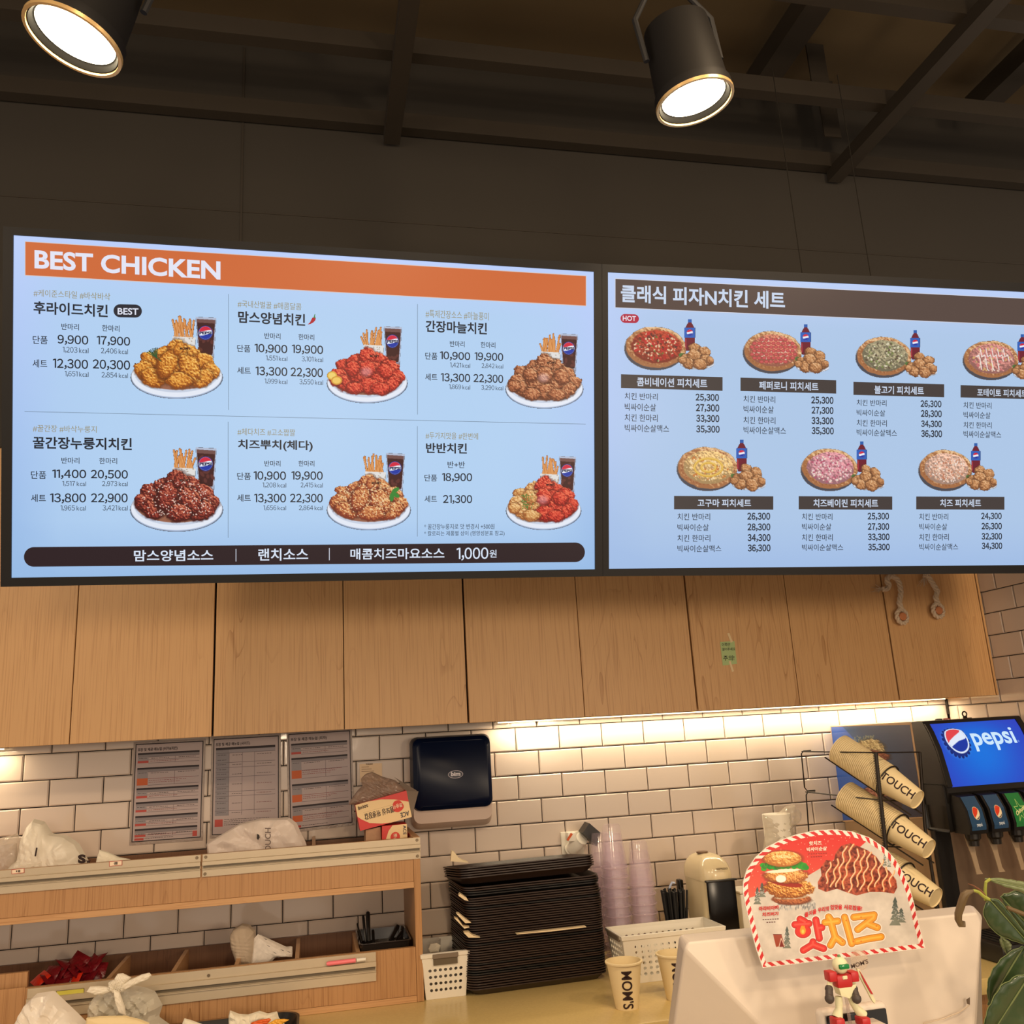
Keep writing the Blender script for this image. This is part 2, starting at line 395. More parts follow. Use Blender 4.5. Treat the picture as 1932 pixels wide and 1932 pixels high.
def lay(name, cv, fn, mt, parent=None, lift=(0, 0, 0), amin=0.4, local=False, step=1):
    """turn a painted picture into a fine coloured mesh lying on the surface fn(x, y)"""
    ky, kx = np.nonzero(cv.a >= amin)
    if len(kx) == 0: return None
    h, w_ = cv.h, cv.w; idx = -np.ones((h+1, w_+1), int); need = np.zeros((h+1, w_+1), bool)
    for a, b_ in ((0, 0), (1, 0), (0, 1), (1, 1)): need[ky+a, kx+b_] = True
    vy, vx = np.nonzero(need); idx[vy, vx] = np.arange(len(vx))
    P = np.asarray(fn(vx.astype(float), vy.astype(float))) + np.array(lift, float)
    F = np.stack([idx[ky, kx], idx[ky+1, kx], idx[ky+1, kx+1], idx[ky, kx+1]], 1)
    me = bpy.data.meshes.new(name); me.vertices.add(len(P)); me.vertices.foreach_set('co', P.ravel())
    me.loops.add(F.size); me.loops.foreach_set('vertex_index', F.ravel().astype(np.int32))
    me.polygons.add(len(F)); me.polygons.foreach_set('loop_start', np.arange(0, F.size, 4, dtype=np.int32))
    me.update(calc_edges=True); me.materials.append(mt)
    at = me.color_attributes.new('Col', 'FLOAT_COLOR', 'CORNER')
    c4 = np.ones((len(F), 4)); c4[:, :3] = lin(cv.rgb[ky, kx])
    at.data.foreach_set('color', np.repeat(c4, 4, axis=0).ravel())
    return link_mesh(name, me, parent, local)

# ------------------------------------------------------------------ materials
M_WOOD = wood_mat('maple_laminate', (206, 162, 112), (156, 108, 62))
M_WOOD2 = wood_mat('maple_laminate_shelf', (178, 134, 90), (128, 84, 46))
M_WOODH = wood_mat('maple_edge', (196, 152, 106), (158, 108, 66), vertical=False)
M_WOODI = wood_mat('shaded_tray_wood', (112, 78, 54), (84, 54, 36))  # organiser back boards: shade inside the tiers put into a darker wood colour
M_WOODD = mat('shadow_gap_board', (40, 26, 16), 0.8)
M_TILE = mat('white_glazed_tile', (208, 192, 178), 0.10, spec=0.5, noise=0.03, nscale=6, bump=0.05, bscale=14)
M_GROUT = mat('black_grout', (28, 22, 20), 0.9)
M_TOP = mat('beige_worktop', (205, 180, 120), 0.22, noise=0.10, nscale=160)
M_BLACK = mat('black_plastic', (20, 18, 17), 0.35)
M_BLACKR = mat('matt_black', (18, 16, 15), 0.7)
M_WIRE = mat('dark_wire', (36, 28, 22), 0.4, metal=0.3)
M_ALU = mat('painted_aluminium', (190, 174, 148), 0.38, metal=0.2, noise=0.05, nscale=40)
M_ALUD = mat('rail_groove', (104, 92, 72), 0.5)
M_SCREW = mat('screw_steel', (120, 105, 85), 0.35, metal=0.8)
M_WHITE = mat('white_plastic', (228, 222, 208), 0.4)
M_BEZEL = mat('screen_bezel', (20, 19, 20), 0.5, spec=.2)
M_CEIL = mat('dark_painted_slab', (92, 76, 50), 0.9, noise=0.12, nscale=3)
M_BULK = mat('dark_bulkhead_paint', (52, 47, 40), 0.85, noise=0.06, nscale=3)
M_CHAN = mat('dark_steel_channel', (50, 43, 34), 0.6, noise=0.10, nscale=12)
M_PAPER = mat('cream_paper_cup', (232, 212, 166), 0.55)
M_PLUM = mat('dark_plum_print', (44, 22, 20), 0.6)
M_SCRP = print_mat('lit_screen_print', True, 1.0, 0.3, 0.12)
M_PRT = print_mat('paper_print', False, 1.0, 0.55, 0.3)
M_PRTG = print_mat('glossy_print', False, 1.0, 0.18, 0.5)
ZR, TH, TW = 1.62, 0.07744, 0.152
ZC = 0.8995                       # top of the back counter
XR = 1.7588                       # right wall
YC = -0.29                        # cabinet fronts

# ------------------------------------------------------------------ room shell
def struct(name, b_, mt, parent=None, **k):
    o = b_.done(name, mt, parent, **k)
    if parent is None: o['kind'] = 'structure'
    return o
struct('floor', B().box(-3.2, -5.0, -0.10, 3.2, 0.2, 0.0), mat('grey_floor_tile', (120, 110, 98), 0.4, noise=0.05, nscale=4))
wall = struct('wall_back', B().box(-2.6, 0.0, 0.0, XR+0.1, 0.12, 2.60), M_GROUT)
wallr = struct('wall_right', B().box(XR, -0.0, 0.0, XR+0.12, -1.6, 2.60), M_GROUT)
struct('wall_upper', B().box(-3.0, YC-0.012, 2.50, 3.2, 0.12, 3.98), M_BULK)
struct('ceiling', B().box(-3.0, -5.0, 3.98, 3.2, 0.12, 4.1), M_CEIL)
# bulkhead joints: thin raised cover strips
b_ = B(); b_.box(-2.9, YC-0.014, 3.325, 3.1, YC-0.010, 3.329); struct('trim_1', b_, M_CHAN)
b_ = B(); b_.box(-0.824, YC-0.016, 2.5, -0.818, YC-0.010, 3.97); struct('trim_2', b_, M_CHAN)

def tile_mesh(w_, h, name):
    b2 = B(); x, z, t, e = w_/2, h/2, 0.0075, 0.0035
    rings = [[(-x, 0, -z), (x, 0, -z), (x, 0, z), (-x, 0, z)], [(-x, -t*0.6, -z), (x, -t*0.6, -z), (x, -t*0.6, z), (-x, -t*0.6, z)],
             [(-x+e, -t, -z+e), (x-e, -t, -z+e), (x-e, -t, z-e), (-x+e, -t, z-e)]]
    b2.loft(rings, False, True); return b2.mesh(name, M_TILE, smooth=0)
G = 0.0028
T_FULL, T_HALF = tile_mesh(TW-G, TH-G, 'tile'), tile_mesh(TW/2-G, TH-G, 'tile')
def tile(me, parent, x, y, z, rz=0.0):
    o = bpy.data.objects.new('tile', me); COL.objects.link(o); o.parent = parent; o.location = (x, y, z)
    o.rotation_euler = (random.uniform(-.004, .004), 0, rz + random.uniform(-.004, .004)); return o
for r in range(0, 10):
    zc = ZR - TH*r + TH/2
    odd = r % 2
    c0 = -12
    for c in range(c0, 13):
        x0 = (c + (0.5 if odd else 0.0))*TW; x1 = x0+TW
        if x1 > XR-0.004:
            wd = XR-0.002-x0
            if wd > 0.03: tile(tile_mesh(wd-G, TH-G, 'tile'), wall, x0+wd/2, 0, zc)
            continue
        tile(T_FULL, wall, (x0+x1)/2, 0, zc)
for n in range(-8, 13):
    zc = ZR + TH*(n-0.08) - TH/2
    fr = 0.39 if n % 2 == 0 else 0.89
    ks = range(-1, 6)
    for k in ks:
        y0 = -(k+fr)*TW; y1 = y0-TW
        a, b2 = min(y0, -0.008), y1
        if a-b2 < 0.03: continue
        if ZR+0.06 < zc and b2 > -0.27: continue
        me = T_FULL if abs((a-b2)-TW) < 1e-6 else tile_mesh(a-b2-G, TH-G, 'tile')
        tile(me, wallr, XR, (a+b2)/2, zc, -PI/2)
# ceiling steel framing
def channel(x0, y0, x1, y1, z0, z1, w_=0.05, lip=0.012):
    d = Vector((x1-x0, y1-y0, 0)).normalized(); n_ = Vector((-d.y, d.x, 0))
    prof = [(-w_/2, z0), (w_/2, z0), (w_/2, z0+0.006), (-w_/2+0.004, z0+0.006), (-w_/2+0.004, z1-0.006), (w_/2, z1-0.006), (w_/2, z1), (-w_/2, z1)]
    r0 = [np.array((x0+n_.x*a, y0+n_.y*a, z)) for a, z in prof]; r1 = [np.array((x1+n_.x*a, y1+n_.y*a, z)) for a, z in prof]
    return B().loft([r0, r1])
k = 3
for y in (YC-0.045, -0.69, -1.10, -1.50, -1.90):
    struct('trim_%d' % k, channel(-2.9, y, 3.1, y, ZR+2.045, ZR+2.105, 0.045), M_CHAN); k += 1
for x, z in ((-0.32, ZR+2.0), (1.40, ZR+2.0), (-2.05, ZR+2.0)):
    struct('trim_%d' % k, channel(x, YC-0.03, x, -3.2, z, z+0.05, 0.055), M_CHAN); k += 1
for x in (1.02, 1.95):
    struct('trim_%d' % k, channel(x, -0.5, x, -3.0, ZR+2.22, ZR+2.30, 0.09), M_CHAN); k += 1
for x, y in ((1.19, -0.62), (1.33, -0.45), (0.62, -1.4)):
    struct('trim_%d' % k, B().box(x-0.035, y-0.003, ZR+2.1, x+0.035, y+0.003, 3.97), M_CHAN); k += 1

# ------------------------------------------------------------------ wall cabinets
CZ0 = float(AY(883, 1364, YC)[2]); CZ1 = 2.50
seams = [-2.02, float(AY(140, 1250, YC)[0]), float(AY(404, 1250, YC)[0]), float(AY(648.5, 1250, YC)[0]), float(AY(879, 1240, YC)[0]), float(AY(1094.5, 1225, YC)[0]),
         float(AY(1303.5, 1210, YC)[0]), float(AY(1494, 1207, YC)[0]), float(AY(1679, 1200, YC)[0]), float(AY(1861, 1200, YC)[0])]
units = [(None, 0, 2), (None, 2, 4), (None, 4, 6), (None, 6, 8), (None, 8, 9)]
unit_lab = ['maple wall cabinet at the left end above the laminated manual', 'maple wall cabinet above the two right-hand laminated manuals',
            'maple wall cabinet above the towel dispenser with a wide shadow gap', 'maple wall cabinet carrying the small green handwritten note',
            'narrow maple wall cabinet at the tiled corner with the rope pulls']
for ui, (_, a, c) in enumerate(units):
    x0, x1 = seams[a], seams[c]
    t = thing('wall_cabinet', unit_lab[ui], 'cabinet', ((x0+x1)/2, -0.14, CZ0), group='maple wall cabinets under the menu screens')
    B().box(x0+0.002, 0.0-0.009, CZ0+0.006, x1-0.002, YC+0.020, CZ1).done('body', M_WOODD, t)
    # light rail lip under the doors
    for i in range(a, c):
        g0 = 0.0030 if i == a else 0.0012; g1 = (0.0045 if i == 8 else 0.0030) if i+1 == c else 0.0012
        B().box(seams[i]+g0, YC+0.019, CZ0, seams[i+1]-g1, YC, CZ1, r=0.0008, seg=1).done('door', M_WOOD, t)
t = thing('filler_panel', 'narrow maple filler strip between last cabinet door and tiled wall', 'panel', (XR-0.06, -0.14, CZ0))
B().box(seams[9]+0.002, YC+0.003, CZ0, XR-0.009, YC+0.021, CZ1, r=0.0008, seg=1).done('strip', M_WOOD, t)
B().box(seams[9]+0.002, YC+0.0215, CZ0, seams[9]+0.02, -0.01, CZ1).done('side_board', M_WOOD, t)
# LED strips
for x0, x1, lb in ((-0.0, 1.72, 'long glowing LED strip under the cabinets above the towel dispenser'), (-2.02, -1.48, 'short glowing LED strip under the leftmost cabinet')):
    t = thing('led_strip', lb, 'light', ((x0+x1)/2, -0.05, CZ0-0.002), group='LED strips under the wall cabinets')
    B().box(x0, -0.062, CZ0+0.001, x1, -0.036, CZ0+0.0055).done('aluminium_carrier', M_ALU, t)
    B().box(x0+0.01, -0.056, CZ0-0.002, x1-0.01, -0.042, CZ0+0.0015).done('diffuser', mat('led_diffuser', (255, 226, 170), 0.5, emit=6.0), t)

# ------------------------------------------------------------------ counters
t = thing('worktop', 'long beige speckled stone worktop of the back counter', 'worktop', (-0.3, -0.37, ZC-0.04))
B().box(-2.5, -0.755, ZC-0.04, XR-0.010, -0.009, ZC, r=0.003).done('slab', M_TOP, t)
t = thing('base_cabinet', 'maple base cabinet carrying the beige back worktop', 'cabinet', (-0.3, -0.36, 0))
B().box(-2.5, -0.70, 0.08, XR-0.010, -0.009, ZC-0.0405).done('body', M_WOOD2, t)
B().box(-2.5, -0.66, 0.0, XR-0.012, -0.02, 0.0795).done('plinth', M_BLACKR, t)
for i in range(6):
    x = -2.5+i*0.708; B().box(x+0.002, -0.719, 0.085, x+0.702, -0.7005, ZC-0.045, r=0.001, seg=1).done('door', M_WOOD2, t)

# ------------------------------------------------------------------ menu screens
TILT = math.radians(14.0); YS = -1.135
SU = np.array([0, -math.sin(TILT), math.cos(TILT)]); SN = np.array([0, math.cos(TILT), math.sin(TILT)])  # SN points away from the viewer
SP0 = AY(22, 1090, YS)
def SP(u, v): return hit(u, v, SN, SP0@SN)
LIFT = -SN*0.00035
sl1 = lambda v: -1.285e-4*(v-969)
sl2 = lambda v: -1.04e-4*(v-984)
Z1 = (0, 420, 2.8); Z2 = (560, 470, 3.0183); Z3 = (1120, 490, 3.168); Z4 = (1500, 490, 3.167)
def zp(z, x, y): return z[0]+x/z[2], z[1]+y/z[2]
def bezel(name, outer, inner, parent, depth=0.045):
    b3 = B(); O = [SP(*p)-SN*0.004 for p in outer]; I = [SP(*p)-SN*0.004 for p in inner]; O2 = [p+SN*depth for p in O]; I2 = [SP(*p)+SN*0.004 for p in inner]
    b3.loft([O2, O, I, I2], False, False); b3.add(O2, [(0, 1, 2, 3)]); return b3.done(name, M_BEZEL, parent, smooth=0)
def panel_quad(parent, corners, top, mid, bot):
    """the lit picture ground: the screen shows a pale gradient of its own"""
    p = Print(SP); n = 12
    TL, TR, BR, BL = [np.array(c, float) for c in corners]; mats_ = []
    uv = []; cols = []
    for j in range(n+1):
        for i in range(n+1):
            a, b4 = i/n, j/n; q = (TL*(1-a)+TR*a)*(1-b4) + (BL*(1-a)+BR*a)*b4; uv.append(q)
            e = min(a, 1-a, b4*0.6, (1-b4)*0.6); c = np.array(top)*(1-b4)+np.array(bot)*b4; c = c*(1-min(e*9, 1)) + np.array(mid)*min(e*9, 1); cols.append(c)
    fs = [(j*(n+1)+i, j*(n+1)+i+1, (j+1)*(n+1)+i+1, (j+1)*(n+1)+i) for j in range(n) for i in range(n)]
    p.add([SP(*q) for q in uv], fs); p.C.extend([tuple(lin(np.clip(c, 0, 255)))+(1.0,) for c in cols])
    return p.done('display_panel', M_SCRP, parent)
DK = (30, 36, 46); GOLD = (150, 138, 92); LG = (222, 230, 246)
s1 = thing('menu_screen', 'wide menu screen headed BEST CHICKEN, left of the two hanging screens', 'screen', SP(570, 1088), group='hanging menu screens')
c1 = [(26, 444), (1120, 513), (1122, 1074), (22, 1090)]
bezel('bezel', [(7, 428), (1134.5, 499), (1136, 1087), (2, 1107)], c1, s1)
panel_quad(s1, c1, (186, 206, 250), (176, 207, 240), (150, 186, 228))
p = Print(SP, LIFT)
def q1(z0, a, z1, b3, z2, c, z3, d): return [zp(z0, *a), zp(z1, *b3), zp(z2, *c), zp(z3, *d)]
ban = q1(Z1, (135, 102), Z2, (1645, 155), Z2, (1645, 322), Z1, (135, 277))
e = 1.3; p.poly([(ban[0][0]-e, ban[0][1]-e), (ban[1][0]+e, ban[1][1]-e), (ban[2][0]+e, ban[2][1]+e), (ban[3][0]-e, ban[3][1]+e)], (214, 196, 190), 0)
p.done('banner_edge', M_SCRP, s1)
p = Print(SP, LIFT); p.poly(ban, (205, 105, 56), 1); p.done('header_banner', M_SCRP, s1)
T1 = [(Z1, 183, 145, 1165, 243, 'BEST CHICKEN', (226, 228, 244), .030),
 (Z1,178,352,583,390,'#케이준스타일 #바삭바삭',GOLD,.0),(Z1,178,415,570,482,'후라이드치킨',DK,.025),
 (Z1,325,532,418,566,'반마리',DK,.006),(Z1,540,540,632,574,'한마리',DK,.006),(Z1,174,597,252,640,'단품',DK,.008),(Z1,305,592,467,645,'9,900',DK,.016),(Z1,512,598,688,650,'17,900',DK,.016),
 (Z1,332,656,468,689,'1,203 kcal',DK,0),(Z1,534,662,676,694,'2,406 kcal',DK,0),(Z1,173,722,250,765,'세트',DK,.008),(Z1,280,718,466,774,'12,300',DK,.016),(Z1,490,722,688,778,'20,300',DK,.016),
 (Z1,343,784,468,815,'1,651 kcal',DK,0),(Z1,537,790,676,821,'2,854 kcal',DK,0),
 (Z1,174,1068,511,1104,'#꿀간장 #바삭누룽지',GOLD,0),(Z1,174,1130,697,1194,'꿀간장누룽지치킨',DK,.025),(Z1,325,1240,420,1273,'반마리',DK,.006),(Z1,525,1242,619,1275,'한마리',DK,.006),
 (Z1,164,1312,245,1353,'단품',DK,.008),(Z1,277,1304,456,1355,'11,400',DK,.016),(Z1,480,1306,676,1357,'20,500',DK,.016),(Z1,330,1366,455,1394,'1,517 kcal',DK,0),(Z1,540,1366,675,1395,'2,973 kcal',DK,0),
 (Z1,164,1435,243,1476,'세트',DK,.008),(Z1,265,1430,455,1484,'13,800',DK,.016),(Z1,481,1430,675,1484,'22,900',DK,.016),(Z1,321,1494,454,1524,'1,965 kcal',DK,0),(Z1,543,1493,675,1524,'3,421 kcal',DK,0),
 (Z1,1256,410,1592,447,'#국내산벌꿀 #매콤달콤',GOLD,0),(Z1,1258,467,1612,530,'맘스양념치킨',DK,.025),(Z1,1397,582,1482,614,'반마리',DK,.006),(Z1,1577,588,1660,620,'한마리',DK,.006),
 (Z1,1253,645,1323,683,'단품',DK,.008),(Z1,1345,640,1518,690,'10,900',DK,.016),(Z1,1542,644,1707,695,'19,900',DK,.016),(Z1,1405,702,1518,731,'1,551 kcal',DK,0),(Z1,1594,707,1707,736,'3,101 kcal',DK,0),
 (Z1,1253,762,1325,800,'세트',DK,.008),(Z1,1350,760,1518,812,'13,300',DK,.016),(Z1,1535,765,1706,818,'22,300',DK,.016),(Z1,1398,824,1518,853,'1,999 kcal',DK,0),(Z1,1582,827,1707,857,'3,550 kcal',DK,0),
 (Z1,1255,1086,1559,1123,'#체다치즈 #고소짭짤',GOLD,0),(Z1,1257,1145,1652,1204,'치즈뿌치(체다)',DK,.025),(Z1,1397,1257,1482,1288,'반마리',DK,.006),(Z1,1577,1257,1661,1288,'한마리',DK,.006),
 (Z1,1253,1320,1325,1358,'단품',DK,.008),(Z1,1340,1313,1511,1364,'10,900',DK,.016),(Z1,1540,1313,1705,1364,'19,900',DK,.016),(Z1,1387,1373,1512,1402,'1,208 kcal',DK,0),(Z1,1588,1373,1705,1402,'2,415 kcal',DK,0),
 (Z1,1253,1435,1325,1474,'세트',DK,.008),(Z1,1343,1432,1511,1484,'13,300',DK,.016),(Z1,1532,1432,1705,1484,'22,300',DK,.016),(Z1,1392,1494,1511,1522,'1,656 kcal',DK,0),(Z1,1579,1494,1705,1522,'2,864 kcal',DK,0),
 (Z2,733,345,1092,390,'#특제간장소스 #마늘풍미',GOLD,0),(Z2,733,405,1082,472,'간장마늘치킨',DK,.025),(Z2,871,522,955,556,'반마리',DK,.006),(Z2,1047,528,1130,562,'한마리',DK,.006),
 (Z2,731,588,800,628,'단품',DK,.008),(Z2,815,582,987,633,'10,900',DK,.016),(Z2,1012,587,1175,638,'19,900',DK,.016),(Z2,872,646,987,676,'1,421 kcal',DK,0),(Z2,1052,650,1175,680,'2,842 kcal',DK,0),
 (Z2,731,708,800,748,'세트',DK,.008),(Z2,820,706,987,759,'13,300',DK,.016),(Z2,1005,711,1175,764,'22,300',DK,.016),(Z2,866,770,987,800,'1,869 kcal',DK,0),(Z2,1050,775,1175,804,'3,290 kcal',DK,0),
 (Z2,733,1042,1032,1080,'#두가지맛을 #한번에',GOLD,0),(Z2,735,1103,968,1162,'반반치킨',DK,.025),(Z2,858,1208,957,1246,'반+반',DK,.006),(Z2,727,1283,798,1322,'단품',DK,.008),(Z2,827,1275,998,1327,'18,900',DK,.016),
 (Z2,727,1403,798,1442,'세트',DK,.008),(Z2,832,1400,998,1452,'21,300',DK,.016),(Z2,725,1565,1125,1596,'* 꿀간장누룽지로 맛 변경시 +500원',DK,0),(Z2,725,1605,1182,1638,'* 칼로리는 제품별 상이 (영양성분표 참고)',DK,0)]
def texts(p, T, sl):
    for z, x0, y0, x1, y1, s_, col, bd in T:
        u0, v0 = zp(z, x0, y0); u1, v1 = zp(z, x1, y1); p.text(s_, u0, v0, u1, v1, col, bd, sl((v0+v1)/2))
def text_blocks(T, sl, scr, starts):
    for i, k_ in enumerate(starts):
        blk = T[k_:(starts+[len(T)])[i+1]]; p = Print(SP, LIFT); texts(p, blk, sl); p.done('header_lettering' if k_ == 0 else 'dish_text', M_SCRP, scr)
text_blocks(T1, sl1, s1, [0]+[i for i, q in enumerate(T1) if q[5].startswith('#')])
def pill(p, u0, v0, u1, v1, col, slope, layer, n=12):
    r = (v1-v0)/2; pts = []
    for cx, a0 in ((u1-r, -PI/2), (u0+r, PI/2)):
        for i in range(n+1):
            a = a0+PI*i/n; x = cx+r*math.cos(a); pts.append((x, (v0+v1)/2+r*math.sin(a)+slope*(x-u0)))
    p.poly(pts, col, layer)
p = Print(SP, LIFT)
u0, v0 = zp(Z1, 600, 431); u1, v1 = zp(Z1, 750, 500); pill(p, u0, v0, u1, v1, (36, 38, 48), 0.02, 1)
u0, v0 = zp(Z1, 622, 451); u1, v1 = zp(Z1, 732, 486); p.text('BEST', u0, v0, u1, v1, (222, 226, 240), .02, 0.02)
u0, v0 = zp(Z1, 127, 1716); u1, _ = zp(Z2, 1640, 0); v1 = v0+36.5; pill(p, u0, v0-0.5, u1, v1, (40, 25, 30), -0.0085, 1, 20)
for z, x0, y0, x1, y1, s_, bd in [(Z1, 708, 1730, 1127, 1790, '맘스양념소스', .016), (Z1, 1365, 1722, 1628, 1787, '랜치소스', .016), (Z2, 305, 1705, 840, 1768, '매콤치즈마요소스', .016), (Z2, 910, 1700, 1090, 1774, '1,000', .012), (Z2, 1097, 1712, 1137, 1756, '원', .01)]:
    u0, v0 = zp(z, x0, y0); u1, v1 = zp(z, x1, y1); p.text(s_, u0, v0, u1, v1, (214, 226, 244), bd, -0.008)
for z, x, y0, y1 in ((Z1, 1247, 1724, 1790), (Z2, 185, 1702, 1772)):
    u0, v0 = zp(z, x, y0); _, v1 = zp(z, x, y1); p.poly([(u0-.7, v0), (u0+.7, v0), (u0+.7, v1), (u0-.7, v1)], (200, 206, 220), 2)
p.done('sauce_bar', M_SCRP, s1)
p = Print(SP, LIFT)
for z, x, y0, y1 in ((Z1, 1207, 378, 990), (Z1, 1205, 1052, 1665), (Z2, 687, 313, 942), (Z2, 686, 1008, 1637)):
    u0, v0 = zp(z, x, y0); _, v1 = zp(z, x, y1); p.poly([(u0-.45, v0), (u0+.45, v0), (u0+.45, v1), (u0-.45, v1)], (110, 130, 150), 1)
a = zp(Z1, 130, 998); b3 = zp(Z2, 1645, 997); p.poly([(a[0], a[1]-.45), (b3[0], b3[1]-.45), (b3[0], b3[1]+.45), (a[0], a[1]+.45)], (110, 130, 150), 1)
p.done('divider_lines', M_SCRP, s1)

def globe(c, cx, cy, r, rot=0.0):
    """round red-white-blue emblem"""
    c.ell(cx, cy, r*1.12, r*1.12, (18, 30, 120)); c.ell(cx, cy, r, r, (232, 236, 246))
    x, y = (c.X-cx), (c.Y-cy); ins = c.ellm(cx, cy, r*.98, r*.98)
    top = ins*np.clip(-(y+r*.32+r*.12*np.sin(x/r*2.2))+.5, 0, 1); bot = ins*np.clip((y-r*.32+r*.12*np.sin(x/r*2.2))+.5, 0, 1)
    c.blend(top, (206, 30, 60)); c.blend(bot, (20, 50, 160))
PAL = {1: ((214, 136, 46), (140, 70, 16), (246, 196, 104)), 2: ((206, 58, 42), (130, 18, 14), (240, 120, 84)), 3: ((176, 104, 66), (104, 52, 30), (222, 166, 120)),
       4: ((140, 46, 36), (70, 16, 14), (214, 130, 96)), 5: ((196, 116, 66), (128, 50, 30), (240, 196, 136)), 6: ((214, 160, 96), (160, 92, 44), (242, 206, 150))}
def dish(kind, seed):
    W_, H_ = 176, 166; c = Cv(W_, H_, seed=seed); rs = np.random.default_rng(seed)
    # glass of cola
    c.poly([(124, 4), (163, 6), (158, 88), (130, 86)], (176, 186, 208)); c.poly([(126, 12), (161, 14), (156, 78), (131, 77)], (62, 24, 24))
    c.poly([(126, 8), (161, 10), (161, 17), (126, 15)], (110, 74, 70))
    for q in range(9): c.ell(130+rs.random()*26, 22+rs.random()*50, 3+rs.random()*3, 3, (92, 44, 40), rs.random()*3)
    globe(c, 142.5, 35, 12.5)
    # fries in a printed paper bag
    for q in range(16):
        x = 84+q*2.3; dx = rs.uniform(-9, 9); top = rs.uniform(2, 22)+abs(q-7)*0.8
        c.line([(x, 48), (x+dx, top)], 4.2, (196, 122, 60)); c.line([(x-.6, 46), (x+dx-.6, top+1)], 1.6, (228, 164, 100))
    c.poly([(80, 42), (124, 44), (122, 82), (82, 82)], (222, 220, 218))
    for q in range(26): c.ell(82+rs.random()*40, 45+rs.random()*30, 1.4, 0.9, (164, 144, 118), rs.random()*3)
    # plate
    c.ell(88, 122, 87, 41, (168, 184, 212), soft=3); c.ell(88, 119, 86, 41, (226, 232, 244)); c.ell(88, 116, 79, 35, (196, 206, 224)); c.ell(88, 114, 76, 32, (150, 96, 72))
    pal = PAL[kind]; alt = PAL[2] if kind == 6 else pal
    pcs = [(40, 88, 22, 16, .3), (66, 76, 22, 16, -.2), (112, 76, 24, 17, .3), (140, 92, 22, 17, .6), (26, 108, 20, 17, .4), (152, 110, 18, 16, -.5), (88, 70, 20, 22, 0),
           (44, 122, 25, 17, .3), (134, 124, 25, 17, -.4), (70, 102, 22, 27, .25), (112, 104, 20, 26, -.35), (92, 128, 27, 16, .05)]
    if kind in (2, 3, 6): pcs = pcs + [(20, 116, 14, 12, 0), (60, 132, 20, 13, 0), (116, 134, 20, 13, 0), (88, 92, 18, 17, 0), (56, 92, 17, 14, .5), (126, 96, 17, 15, .5)]
    for x, y, rx, ry, ro in pcs:
        g = alt if (kind == 6 and x > 84) else pal
        c.crust(x, y, rx*rs.uniform(.92, 1.08), ry*rs.uniform(.92, 1.08), ro, *g, grain=3.0, rough=.30)
    if kind in (1, 4, 5):   # a drumstick on top
        c.crust(70, 96, 17, 28, .35, *pal, grain=2.6, rough=.16); c.crust(92, 66, 9, 14, .45, *pal, grain=2.4, rough=.2)
    if kind in (4, 5):
        for q in range(230 if kind == 5 else 190):
            x = rs.uniform(24, 152); y = rs.uniform(66, 134)
            if c.a[int(y), int(x)] > .9 and ((x-88)/74)**2+((y-104)/42)**2 < 1: c.ell(x, y, 1.5, .8, (240, 214, 168) if kind == 5 else (236, 216, 200), rs.random()*3, .8)
    if kind in (2, 3, 6):
        c.blend(c.ellm(86, 98, 12, 9, 0, 8)*.45, (236, 200, 206))
    if kind == 1:
        for q in range(7): c.line([(50, 84), (32+q*3.2, 70-q*1.4+abs(q-3))], 1.4, (44, 84, 44))
        c.line([(36, 70), (58, 90)], 1.6, (44, 84, 44))
    if kind == 2:
        c.ell(12, 106, 11, 9, (214, 168, 60)); c.ell(12, 106, 8, 6.5, (236, 206, 110)); c.ell(22, 116, 12, 9, (206, 150, 50)); c.ell(22, 116, 9, 6.5, (236, 196, 96))
    if kind == 5:
        for ang in (-.6, .5, 1.6): c.ell(136+9*math.cos(ang), 86+9*math.sin(ang), 9, 4.5, (54, 130, 50), ang)
    if kind == 6:
        for q in range(36): c.ell(rs.uniform(36, 64), rs.uniform(86, 118), 2.6, .9, (84, 120, 50), rs.random()*3, .8)
    return c
DISH = [(1, 246, 594, 421, 755), (2, 616, 612, 769.5, 763.5), (3, 953, 626, 1101, 773.5), (4, 245, 840, 421.5, 1006), (5, 616, 851, 775.5, 1003), (6, 954, 857, 1097, 1002.5)]
for k2, u0, v0, u1, v1 in DISH:
    c = dish(k2, 10+k2); fx, fy = (u1-u0)/c.w, (v1-v0)/c.h
    lay('dish_picture', c, (lambda x, y, u0=u0, v0=v0, fx=fx, fy=fy: SP(u0+x*fx, v0+y*fy)), M_SCRP, s1, LIFT*1.4)
p = Print(SP, LIFT)
for k2, u0, v0, u1, v1 in DISH:
    fx, fy = (u1-u0)/176, (v1-v0)/166
    p.text('PEPSI', u0+131*fx, v0+32.5*fy, u0+154*fx, v0+38.5*fy, (16, 22, 70), .05, 0.0, 3); p.text("MOM'S", u0+94*fx, v0+63*fy, u0+114*fx, v0+68.5*fy, (40, 24, 24), .03, 0.0, 3)
p.done('glass_lettering', M_SCRP, s1)
p = Print(SP, LIFT); ch = [(1668, 505), (1658, 500), (1650, 503), (1644, 514), (1638, 527), (1625, 539), (1640, 536), (1655, 528), (1666, 516)]
p.poly([zp(Z1, *q) for q in ch], (176, 34, 44), 1); p.poly([zp(Z1, *q) for q in [(1656, 503), (1662, 484), (1666, 484), (1664, 495), (1668, 506)]], (60, 130, 70), 2)
p.done('chilli_mark', M_SCRP, s1)

